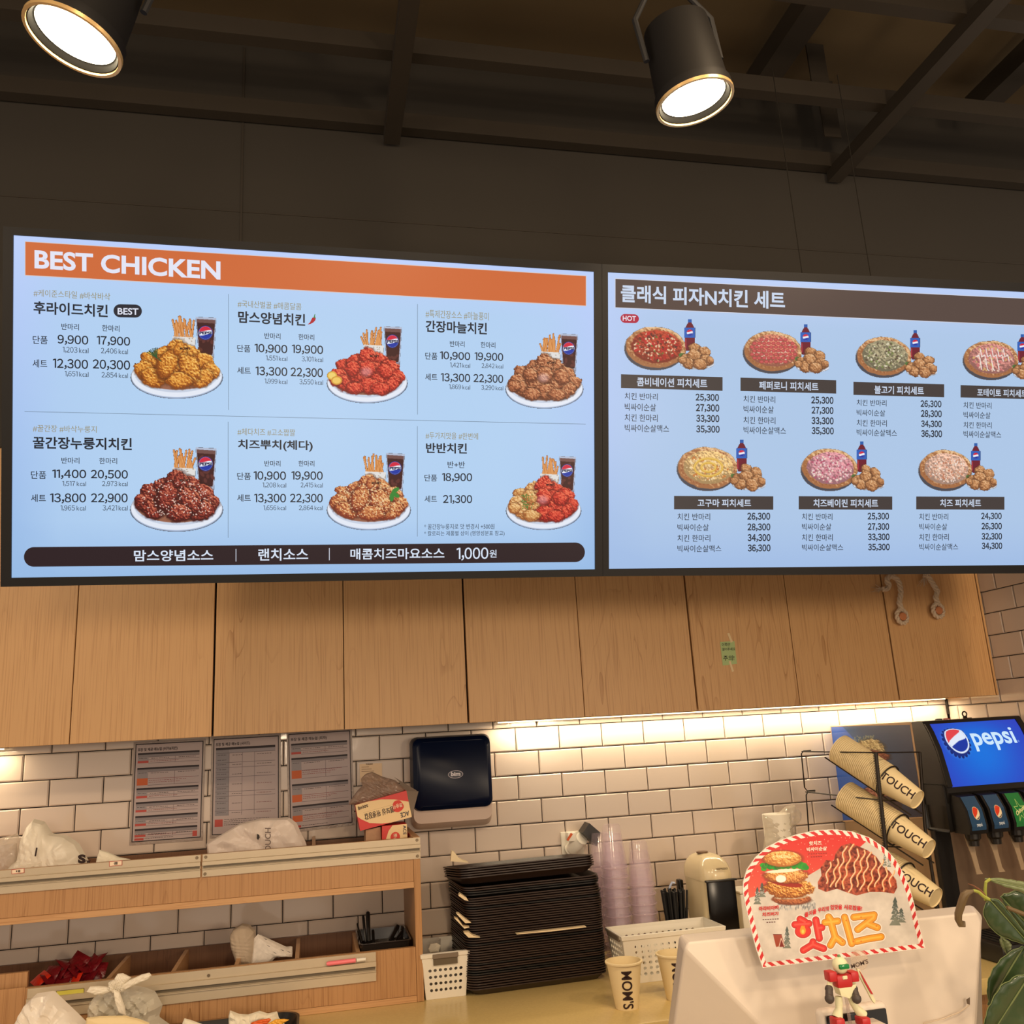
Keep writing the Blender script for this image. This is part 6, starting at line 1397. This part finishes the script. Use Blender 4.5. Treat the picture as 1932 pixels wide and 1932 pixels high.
# die-cut promotional sign
YG = -1.622; so = (1380, 1540); ss = 4.83
OUT = [(285, 1380), (1765, 1200), (1735, 1090), (1700, 960), (1665, 800), (1620, 640), (1570, 530), (1500, 400), (1400, 290), (1260, 195), (1100, 140), (950, 122), (780, 128), (600, 165), (450, 218), (320, 285), (220, 375), (140, 490), (108, 600), (105, 680), (125, 800), (165, 970), (220, 1190)]
t = thing('promo_sign', 'arched red and white candy-striped sign advertising burger and chicken, propped on the terminal', 'sign', AY(1590, 1820, YG))
fn = plane_y(YG); B().prism([fn(*q) for q in zpts(so, ss, OUT)], (0, .0022, 0)).done('card', mat('sign_card_edge', (226, 214, 200), .6), t, smooth=0)
K = 1.25; u00, v00 = so[0]+100/ss, so[1]+118/ss; W_, H_ = int(1670/ss*K)+1, int(1268/ss*K)+1
G2 = lambda x, y: ((x-100)/ss*K, (y-118)/ss*K)
G_ = lambda L_: [G2(*q) for q in L_]; S_ = K/ss
c = Cv(W_, H_, None, 90); inside = c.polym(G_(OUT)); c.rgb[:] = (204, 196, 186); nz = vnoise(H_, W_, 22, c.rng, 4); c.rgb *= (0.90+.16*nz)[..., None]
sky = c.polym(G_([(60, 60), (1230, 60), (1245, 215), (1160, 290), (1060, 300), (900, 420), (800, 480), (690, 545), (600, 560), (400, 620), (300, 700), (160, 745), (60, 780)]))
c.blend(sky, np.stack([200+20*c.Y/H_, 52+90*np.clip(c.Y/H_-.05, 0, 1), 44+60*np.clip(c.Y/H_, 0, 1)], -1))
for q in range(150):
    x, y = c.rng.random(2); x = 130+x*1000; y = 140+y*520
    if sky[min(H_-1, int(G2(x, y)[1])), min(W_-1, int(G2(x, y)[0]))] > .9: a = G2(x, y); c.ell(a[0], a[1], .8, .8, (240, 180, 160))
for x, y, w2, h2 in ((235, 720, 42, 78), (278, 668, 44, 66), (1396, 385, 24, 62), (1436, 400, 22, 60), (1490, 860, 62, 130), (1545, 900, 56, 66), (505, 1100, 46, 100)):
    for q in range(5):
        f = q/5; a = G_([(x-w2*(.35+.65*f), y-h2+2*h2*(f+.22)), (x+w2*(.35+.65*f), y-h2+2*h2*(f+.22)), (x, y-h2+2*h2*max(0, f-.12))]); c.poly(a, (70+12*q, 82+10*q, 78+8*q))
    for q in range(26): xx, yy = G2(x+c.rng.uniform(-w2, w2)*.6, y+c.rng.uniform(-.5, 1)*h2*.8); c.ell(xx, yy, 1.0, .6, (206, 206, 206))
c.poly(G_([(378, 1075), (455, 1075), (485, 1185), (405, 1190)]), (150, 72, 54)); c.poly(G_([(430, 1190), (450, 1110), (486, 1190)]), (122, 50, 44)); c.line(G_([(432, 1190), (452, 1112), (484, 1188)]), 1.4, (226, 210, 190)); c.line(G_([(380, 1076), (455, 1078)]), 1.4, (90, 50, 44))
# burger
s_ = S_; cB = lambda x, y, rx, ry, *a, **k_: c.crust(G2(x, y)[0], G2(x, y)[1], rx*s_, ry*s_, *a, **k_); eB = lambda x, y, rx, ry, col, rot=0: c.ell(G2(x, y)[0], G2(x, y)[1], rx*s_, ry*s_, col, rot)
eB(590, 785, 175, 48, (200, 196, 190)); 
for q in range(90): x = 425+c.rng.random()*340; eB(x, 790+c.rng.random()*60, 5, 12, (120+c.rng.random()*60,)*3)
cB(545, 755, 180, 52, 0, (178, 104, 62), (120, 64, 40), (214, 150, 100), grain=3, rough=.05); eB(545, 735, 150, 20, (236, 224, 200), -.05)
cB(528, 655, 225, 92, 0, (206, 138, 62), (136, 76, 30), (244, 196, 120), grain=3, rough=.22); eB(500, 612, 150, 28, (150, 46, 32), .15)
cB(500, 545, 195, 64, 0, (216, 152, 84), (150, 86, 44), (246, 206, 140), grain=3, rough=.2); eB(450, 570, 48, 34, (240, 232, 224)); eB(470, 497, 160, 16, (238, 228, 206), -.08)
for q in range(44): a = q/43; x = 285+a*395; eB(x, 462-18*math.sin(a*PI)+c.rng.uniform(-20, 26)-14*a, 26, 22, (34+c.rng.random()*40, 110+c.rng.random()*50, 50))
cB(465, 388, 172, 72, 0, (220, 162, 88), (170, 106, 52), (248, 214, 150), grain=4, rough=.04); 
for q in range(60): a = c.rng.random()*PI; r = c.rng.random()*.8; eB(465+130*r*math.cos(a), 378-44*r*math.sin(a), 5, 3, (246, 222, 170), .6)
# chicken fillet with sauce stripes
fil = [(790, 660), (785, 600), (820, 540), (810, 470), (860, 400), (930, 405), (950, 330), (1000, 270), (1080, 245), (1160, 275), (1240, 310), (1320, 370), (1380, 460), (1440, 500), (1500, 580), (1510, 650), (1480, 705), (1380, 690), (1260, 690), (1140, 722), (1040, 690), (960, 660), (860, 690)]
mk = c.polym(G_(fil)); n1 = vnoise(H_, W_, 5, c.rng, 3); n2 = vnoise(H_, W_, 9, c.rng, 2); tt = np.clip(.5+(n1-.5)*1.7+(n2-.5), 0, 1)[..., None]
c.blend(mk*(n2+mk > .75), np.array([92, 38, 28])*(1-tt)+np.array([186, 92, 66])*tt)
for i, (x, y0, y1) in enumerate(((860, 420, 610), (930, 390, 640), (1000, 275, 640), (1060, 255, 660), (1120, 300, 690), (1170, 310, 640), (1220, 330, 670), (1280, 370, 680), (1330, 400, 640), (1380, 470, 680), (1430, 500, 640))):
    pts = [(x+40-(yy-y0)*.22+14*math.sin(yy*.045+i), yy) for yy in np.linspace(y0, y1, 14)]; c.line(G_(pts), 5.0*s_*4.2/1.1*.9/1.0*.9, (226, 150, 96)); c.line(G_([(a-3, b5) for a, b5 in pts]), 1.6, (246, 206, 168) if i % 2 else (240, 214, 190))
# big rounded title
RED = [[(625, 938), (668, 962)], [(578, 988), (705, 978)], [(650, 1045), (652, 1050)], [(768, 945), (800, 1112)], [(790, 1018), (822, 1014)], [(742, 1145), (740, 1168), (655, 1220)], [(740, 1168), (838, 1205)]]
ORA = [[(885, 918), (905, 945)], [(852, 968), (968, 955)], [(905, 962), (944, 1100), (902, 1175)], [(944, 1100), (1010, 1150)], [(1030, 920), (1096, 1160)], [(1115, 920), (1298, 898), (1292, 925), (1150, 1032)], [(1230, 975), (1328, 1014)], [(1140, 1140), (1250, 1115), (1362, 1098)]]
for wd, cr, co in ((82, (232, 224, 214), (232, 224, 214)), (66, (150, 34, 30), (156, 92, 24)), (55, (208, 52, 44), (222, 150, 40)), (18, (226, 84, 72), (236, 176, 70))):
    for L_ in ORA: c.line(G_(L_), wd*s_, co)
    for L_ in RED: c.line(G_([(a, b5) for a, b5 in L_]), wd*s_, cr)
    if wd > 20: eB(651, 1048, 42+wd/2, 30+wd/2, cr)
eB(650, 1042, 27, 36, (236, 150, 50)); eB(640, 1015, 10, 20, (236, 150, 50), .3); eB(660, 1018, 8, 22, (236, 150, 50)); eB(650, 1050, 12, 18, (246, 200, 90))
for x, y in ((1045, 950), (1110, 1140), (1180, 920), (1320, 1000), (1010, 1140), (1180, 1140)): eB(x, y, 7, 7, (206, 110, 34))
# striped border
px_ = np.array(G_(OUT)); dmin = np.full((H_, W_), 1e9); arc = np.zeros((H_, W_)); acc = 0
for i in range(len(px_)):
    (x0, y0), (x1, y1) = px_[i], px_[(i+1) % len(px_)]; dx, dy = x1-x0, y1-y0; L_ = math.hypot(dx, dy)
    tt = np.clip(((c.X-x0)*dx+(c.Y-y0)*dy)/L_**2, 0, 1); d = np.hypot(c.X-x0-tt*dx, c.Y-y0-tt*dy); k_ = d < dmin; dmin[k_] = d[k_]; arc[k_] = (acc+tt*L_)[k_]; acc += L_
bd = dmin < 44*s_; c.blend(bd.astype(float), (232, 222, 212)); st = ((arc+dmin*1.1)/(86*s_)) % 1 < .5; c.blend((bd & st & (dmin > 1)).astype(float), (196, 52, 52))
c.a = inside
lay('sign_print', c, lambda x, y: fn(u00+np.asarray(x)/K, v00+np.asarray(y)/K), M_PRTG, t, (0, -.0004, 0), .5)
p = Print(fn, (0, -.0006, 0))
def ts_(s_, x0, yt, x1, yb_, col, bd, rise): a, d, b5 = zpts(so, ss, [(x0, yt), (x1, yt+rise), (x0, yb_)]); p.text_quad(s_, a, d, b5, col, bd)
ts_('핫치즈', 702, 228, 816, 266, (236, 214, 200), .03, -6); ts_('빅싸이순살', 680, 284, 864, 322, (236, 214, 200), .03, -12)
ts_('아라비아따', 246, 822, 428, 864, (196, 44, 44), .035, -14); ts_('치즈버거', 276, 876, 424, 914, (196, 44, 44), .035, -10)
for s_, x0, yt, x1, rise, h_ in (('즐거울', 662, 878, 770, -38, 46), ('우리의', 784, 832, 884, -16, 46), ('입맛을', 898, 806, 1004, -4, 46), ('사로잡을!', 1020, 802, 1186, 14, 46)): ts_(s_, x0, yt, x1, yt+h_, (196, 44, 44), .035, rise)
for x0, y0, x1 in ((282, 938, 438), (318, 962, 424), (700, 340, 876), (722, 366, 850)):
    for q in range(int((x1-x0)/22)): a = zpts(so, ss, [(x0+q*22, y0-q*1.2), (x0+q*22+15, y0-q*1.2), (x0+q*22+15, y0+9-q*1.2), (x0+q*22, y0+9-q*1.2)]); p.poly(a, (110, 80, 76) if y0 > 500 else (150, 50, 44), 0)
p.done('sign_lettering', M_PRTG, t)
# clear round tag
t = thing('clear_tag', "round clear tag printed MOM'S hanging over the sign's lower edge", 'tag', AY(1622, 1826, YG-.02))
b2 = B(); cT = AY(1621, 1811, YG-.012); b2.rev(cT, cT+np.array([0, -1, 0]), [(0, .0005), (0, .0155), (.0012, .0155), (.0012, .0005)], 26); b2.done('tag_disc', clear_mat('tag_film', (220, 200, 170), .25, .1), t)
p = Print(plane_y(YG-.0145)); a = zpts(so, ss, [(1085, 1350), (1240, 1300), (1095, 1390)]); p.text_quad("MOM'S", a[0], a[1], a[2], (70, 52, 44), .02); p.done('tag_print', M_PRT, t)

# card reader and plain toy robot
YT = -1.735
t = thing('card_reader', 'white card reader with rounded black window in front of the terminal', 'reader', AY(1610, 1932, YT)*np.array([1, 1, 0])+np.array([0, 0, ZS]))
a, d = AY(1547, 1905, YT+.03), AY(1675, 1893, YT+.03); w_ = float(d[0]-a[0]); zz = float(a[2]+d[2])/2; cx_ = float(a[0]+d[0])/2
B().box(cx_-w_/2, YT+.03, ZS+.0005, cx_+w_/2, YT+.052, zz, r=.008, seg=3).done('reader_body', M_POS, t)
B().box(cx_-w_/2+.007, YT+.026, ZS+.02, cx_+w_/2-.006, YT+.0299, zz-.007, r=.002).done('black_window', mat('window_black', (20, 20, 20), .12), t)
zf = float(AY(1600, 1931, YT)[2])
B().box(cx_-w_/2+.02, YT-.024, ZS+.0005, cx_+w_/2-.03, YT+.0255, zf-.004, r=.004).done('front_ledge', M_POS, t)
X3 = lambda u, v, y=YT: AY(u, v, y)
t = thing('toy_robot', 'small plain toy robot in cream and red standing before the terminal', 'toy', AY(1603, 1931, YT))
M_CR = mat('toy_cream', (214, 210, 170), .4); M_RD = mat('toy_red', (176, 26, 30), .4); M_GY = mat('toy_grey', (62, 52, 46), .5); M_GN = mat('toy_visor', (12, 120, 60), .15)
hc = X3(1585, 1821); b2 = B(); b2.sph(hc, (.0115, .0110, .0120), 20, 12); b2.done('head', M_CR, t)
b2 = B(); b2.box(hc[0]-.0075, hc[1]-.0125, hc[2]-.0035, hc[0]+.0085, hc[1]-.006, hc[2]+.0035, r=.002); b2.done('visor', M_GN, t)
b2 = B(); b2.cyl(hc+np.array([0, 0, .010]), hc+np.array([0, 0, .0145]), .0028, .002, 12); b2.done('head_cap', mat('toy_green_cap', (96, 130, 80), .4), t)
ch_ = X3(1588, 1849); b2 = B(); b2.box(ch_[0]-.0125, YT-.010, ch_[2]-.009, ch_[0]+.0125, YT+.008, ch_[2]+.009, r=.003); b2.box(ch_[0]-.005, YT-.009, ch_[2]-.019, ch_[0]+.005, YT+.006, ch_[2]-.0085, r=.002); b2.done('chest', M_RD, t)
b2 = B(); b2.box(ch_[0]-.004, YT-.0115, ch_[2]+.003, ch_[0]+.004, YT-.009, ch_[2]+.008, r=.001, seg=1); b2.done('collar', M_CR, t)
for s_, u in ((-1, 1567), (1, 1608)):
    q = X3(u, 1841); b2 = B(); b2.box(q[0]-.0062, YT-.0085, q[2]-.0068, q[0]+.0062, YT+.0085, q[2]+.0068, r=.0015); b2.done('shoulder', M_RD, t)
    q1_, q2_, q3_ = X3(u+s_*1, 1852), X3(u+s_*3, 1866, YT-.004), X3(u+s_*(2 if s_ < 0 else 8), 1884, YT-.012)
    b2 = B(); b2.cyl(q1_, q2_, .0038, .0042, 12); b2.done('upper_arm', M_CR, t); b2 = B(); b2.sph(q2_, .0060, 14, 8); b2.cyl(q2_, q3_, .0052, .0062, 12); b2.sph(q3_, .0070, 14, 8); b2.done('forearm', M_GY, t)
pl = X3(1592, 1869); b2 = B(); b2.prism([pl+np.array(q) for q in ((-.0125, -.009, .0065), (.0165, -.009, .0090), (.0140, -.009, -.0010), (.0020, -.010, -.0085), (-.0100, -.009, -.0040))], (0, .016, 0)); o = b2.done('hip_skirt', M_CR, t, smooth=0)
for (u0, v0, u1, v1, u2, v2) in ((1582, 1880, 1583, 1902, 1580, 1918), (1604, 1878, 1614, 1900, 1628, 1916)):
    b2 = B(); b2.tube([X3(u0, v0), X3((u0+u1)/2, (v0+v1)/2), X3(u1, v1), X3((u1+u2)/2, (v1+v2)/2), X3(u2, v2)], [.0050, .0058, .0050, .0066, .0078], 14); b2.done('leg', M_CR, t)
    q = X3(u2, v2+7, YT-.006); b2 = B(); b2.box(q[0]-.0070, YT-.016, zf-.0035, q[0]+.0070, YT+.006, q[2]+.0040, r=.0025); b2.done('foot', M_RD, t)
b2 = B(); b2.tube([X3(1596, 1880, YT+.012), X3(1600, 1905, YT+.014), X3(1604, 1931, YT+.012)], .0026, 10); b2.done('clear_stand', clear_mat('stand_clear', (200, 180, 170), .3), t)
b2 = B(); b2.prism([X3(*q, YT+.006) for q in ((1617, 1827), (1622, 1829), (1652, 1888), (1651, 1894), (1646, 1888), (1620, 1838))], (0, .004, 0)); sh_ = b2.done('shield', M_CR, t, smooth=0)
b2 = B(); b2.prism([X3(*q, YT+.0052) for q in ((1621, 1831), (1625, 1837), (1647, 1876), (1643, 1875), (1630, 1852))], (0, -.0010, 0)); b2.done('shield_stripe', M_RD, t, smooth=0)

# ------------------------------------------------------------------ rubber plant at the right edge
M_LEAF = mat('rubber_leaf', (46, 66, 32), .38, noise=.25, nscale=30, coat=.3); M_LEAF2 = mat('rubber_leaf_back', (122, 132, 92), .45, noise=.12, nscale=30); M_EDGE = mat('leaf_pale_edge', (112, 124, 76), .5); M_STEM = mat('brown_green_stem', (96, 76, 44), .5)
PD = 1.36; lf = lambda dep: (lambda u, v: DEP(u, v, dep)); z4 = lambda L_: zpts((1740, 1640), 6.615, L_)
pl0 = DEP(1965, 1900, PD+.02); pot = np.array([pl0[0], pl0[1], ZS])
t = plant = thing('rubber_plant', 'rubber plant with broad dark green leaves at the lower right edge', 'plant', pot)
b2 = B(); b2.rev(pot+np.array([0, 0, .0005]), pot+np.array([0, 0, 1]), [(0, .001), (0, .045), (.10, .058), (.104, .058), (.104, .052), (.09, .050), (.09, .001)], 28); b2.done('pot', mat('terracotta_pot', (150, 92, 64), .7), t)
b2 = B(); b2.tube([pot+np.array([0, 0, .09]), DEP(1968, 1900, PD+.02), DEP(1955, 1800, PD+.02), DEP(1945, 1730, PD), DEP(1900, 1712, PD)], [.006, .006, .005, .004, .003], 10); b2.done('stem', M_STEM, t)
def leaf(pts, mid, dep, tilt, mt, seed, T=.006):
    fn = lambda u, v: DEP(u, v, dep + (np.asarray(u)-mid[0][0])*tilt[0] + (np.asarray(v)-mid[0][1])*tilt[1])
    P = [np.array(q, float) for q in pts]; A = np.array(mid[0]); Bm = np.array(mid[1]); ax = (Bm-A); L_ = np.linalg.norm(ax); ax /= L_; nr = np.array([-ax[1], ax[0]])
    # dense boundary, split by side of the midrib
    R_ = []
    for i in range(len(P)):
        for s_ in np.linspace(0, 1, 6, endpoint=False): R_.append(P[i]*(1-s_)+P[(i+1) % len(P)]*s_)
    S = np.array([((q-A)@ax/L_, (q-A)@nr) for q in R_])
    def ext(s_, sg):
        k_ = [(abs(a-s_), b5) for a, b5 in S if b5*sg > -2]; k_.sort(); best = [b5 for _, b5 in k_[:4]]; return np.mean(best) if best else 0
    n, m_ = 18, 7; s0, s1_ = max(S[:, 0].min(), -.05), min(S[:, 0].max(), 1.05); V2 = []; n_ = -AF
    for i in range(n+1):
        s_ = s0+(s1_-s0)*i/n; c_ = A+ax*L_*s_
        for j in range(-m_, m_+1):
            sg = 1 if j >= 0 else -1; w2 = ext(s_, sg); q = c_+nr*w2*abs(j)/m_; fold = abs(j)/m_
            V2.append(fn(*q)+n_*(T*(1.6*fold-1.5*fold**3)+.0012*math.sin(i*1.9)*fold))
    k_ = 2*m_+1; fs = [(i*k_+j, i*k_+j+1, (i+1)*k_+j+1, (i+1)*k_+j) for i in range(n) for j in range(k_-1)]
    b3 = B(); b3.add(V2, fs); o = b3.done('leaf', mt, plant, smooth=60); s_ = o.modifiers.new('thick', 'SOLIDIFY'); s_.thickness = .0007
    rim = [V2[i*k_+k_-1] for i in range(n+1)] + [V2[i*k_] for i in range(n, -1, -1)]
    b3 = B(); b3.tube(rim, .0006, 5, True); b3.done('leaf_edge', M_EDGE, o); b3 = B(); b3.tube([V2[i*k_+m_]+n_*.0006 for i in range(n+1)], [.0012]*(n//2)+[.0008]*(n+1-n//2), 6); b3.done('midrib', M_EDGE, o)
leaf(z4([(985, 370), (1020, 300), (1100, 265), (1200, 270), (1340, 330), (1420, 560), (1400, 800), (1270, 800), (1150, 620), (1040, 470)]), (z4([(995, 360)])[0], z4([(1380, 760)])[0]), PD+.03, (0, 0), M_LEAF, 1)
leaf(z4([(850, 378), (930, 360), (985, 410), (1100, 560), (1280, 790), (1340, 900), (1270, 940), (1160, 900), (980, 840), (860, 740), (780, 620), (750, 520), (770, 430)]), (z4([(860, 400)])[0], z4([(1310, 905)])[0]), PD, (0, 0), M_LEAF, 2)
leaf(z4([(780, 118), (860, 95), (1010, 118), (1270, 158), (1420, 190), (1400, 300), (1270, 285), (1180, 250), (1060, 225), (920, 170)]), (z4([(790, 118)])[0], z4([(1410, 260)])[0]), PD+.02, (0, 0), M_LEAF2, 3, .002)
leaf(z4([(975, 840), (1075, 890), (1120, 960), (1050, 1050), (1000, 990), (965, 900)]), (z4([(985, 850)])[0], z4([(1048, 1040)])[0]), PD+.05, (0, 0), M_LEAF2, 6)
leaf(z4([(1330, 985), (1200, 975), (1120, 1010), (1030, 1070), (930, 1180), (850, 1290), (808, 1450), (812, 1600), (835, 1700), (900, 1640), (1050, 1540), (1300, 1450)]), (z4([(1240, 1000)])[0], z4([(830, 1680)])[0]), PD+.02, (0, 0), M_LEAF, 4)
leaf(z4([(1330, 1300), (1200, 1320), (1100, 1370), (970, 1460), (870, 1630), (800, 1780), (765, 1932), (760, 2060), (1000, 2120), (1340, 2060), (1460, 1700)]), (z4([(1330, 1330)])[0], z4([(860, 2060)])[0]), PD-.02, (0, 0), M_LEAF, 5)
pts = z4([(850, 385), (795, 355), (760, 330), (700, 280), (650, 266), (560, 288)]); b2 = B(); b2.tube([DEP(*q, PD) for q in pts], [.0022, .0028, .0030, .0026, .0024, .0022], 8); b2.done('petiole', mat('lime_petiole', (150, 156, 62), .45), t)
pts = z4([(640, 268), (570, 290), (525, 330), (500, 400), (475, 480), (450, 560), (450, 630), (480, 690), (515, 695), (520, 650)]); b2 = B(); b2.tube([DEP(*q, PD-.01) for q in pts], [.0020, .0046, .0060, .0058, .0056, .0054, .0052, .0048, .0040, .0020], 10); b2.done('curled_leaf', M_STEM, t)
pts = z4([(790, 390), (785, 250), (795, 160), (850, 120)]); b2 = B(); b2.tube([DEP(*q, PD+.01) for q in pts], .0022, 8); b2.done('petiole', mat('lime_petiole', (150, 156, 62), .45), t)
pts = z4([(780, 330), (720, 260), (640, 205), (570, 180)]); b2 = B(); b2.tube([DEP(*q, PD) for q in pts], [.0022, .0016, .001, .0005], 6); b2.done('dry_tendril', mat('dry_brown', (110, 66, 40), .6), t)
bpy.data.objects.remove(TOB); bpy.data.curves.remove(TCUR)
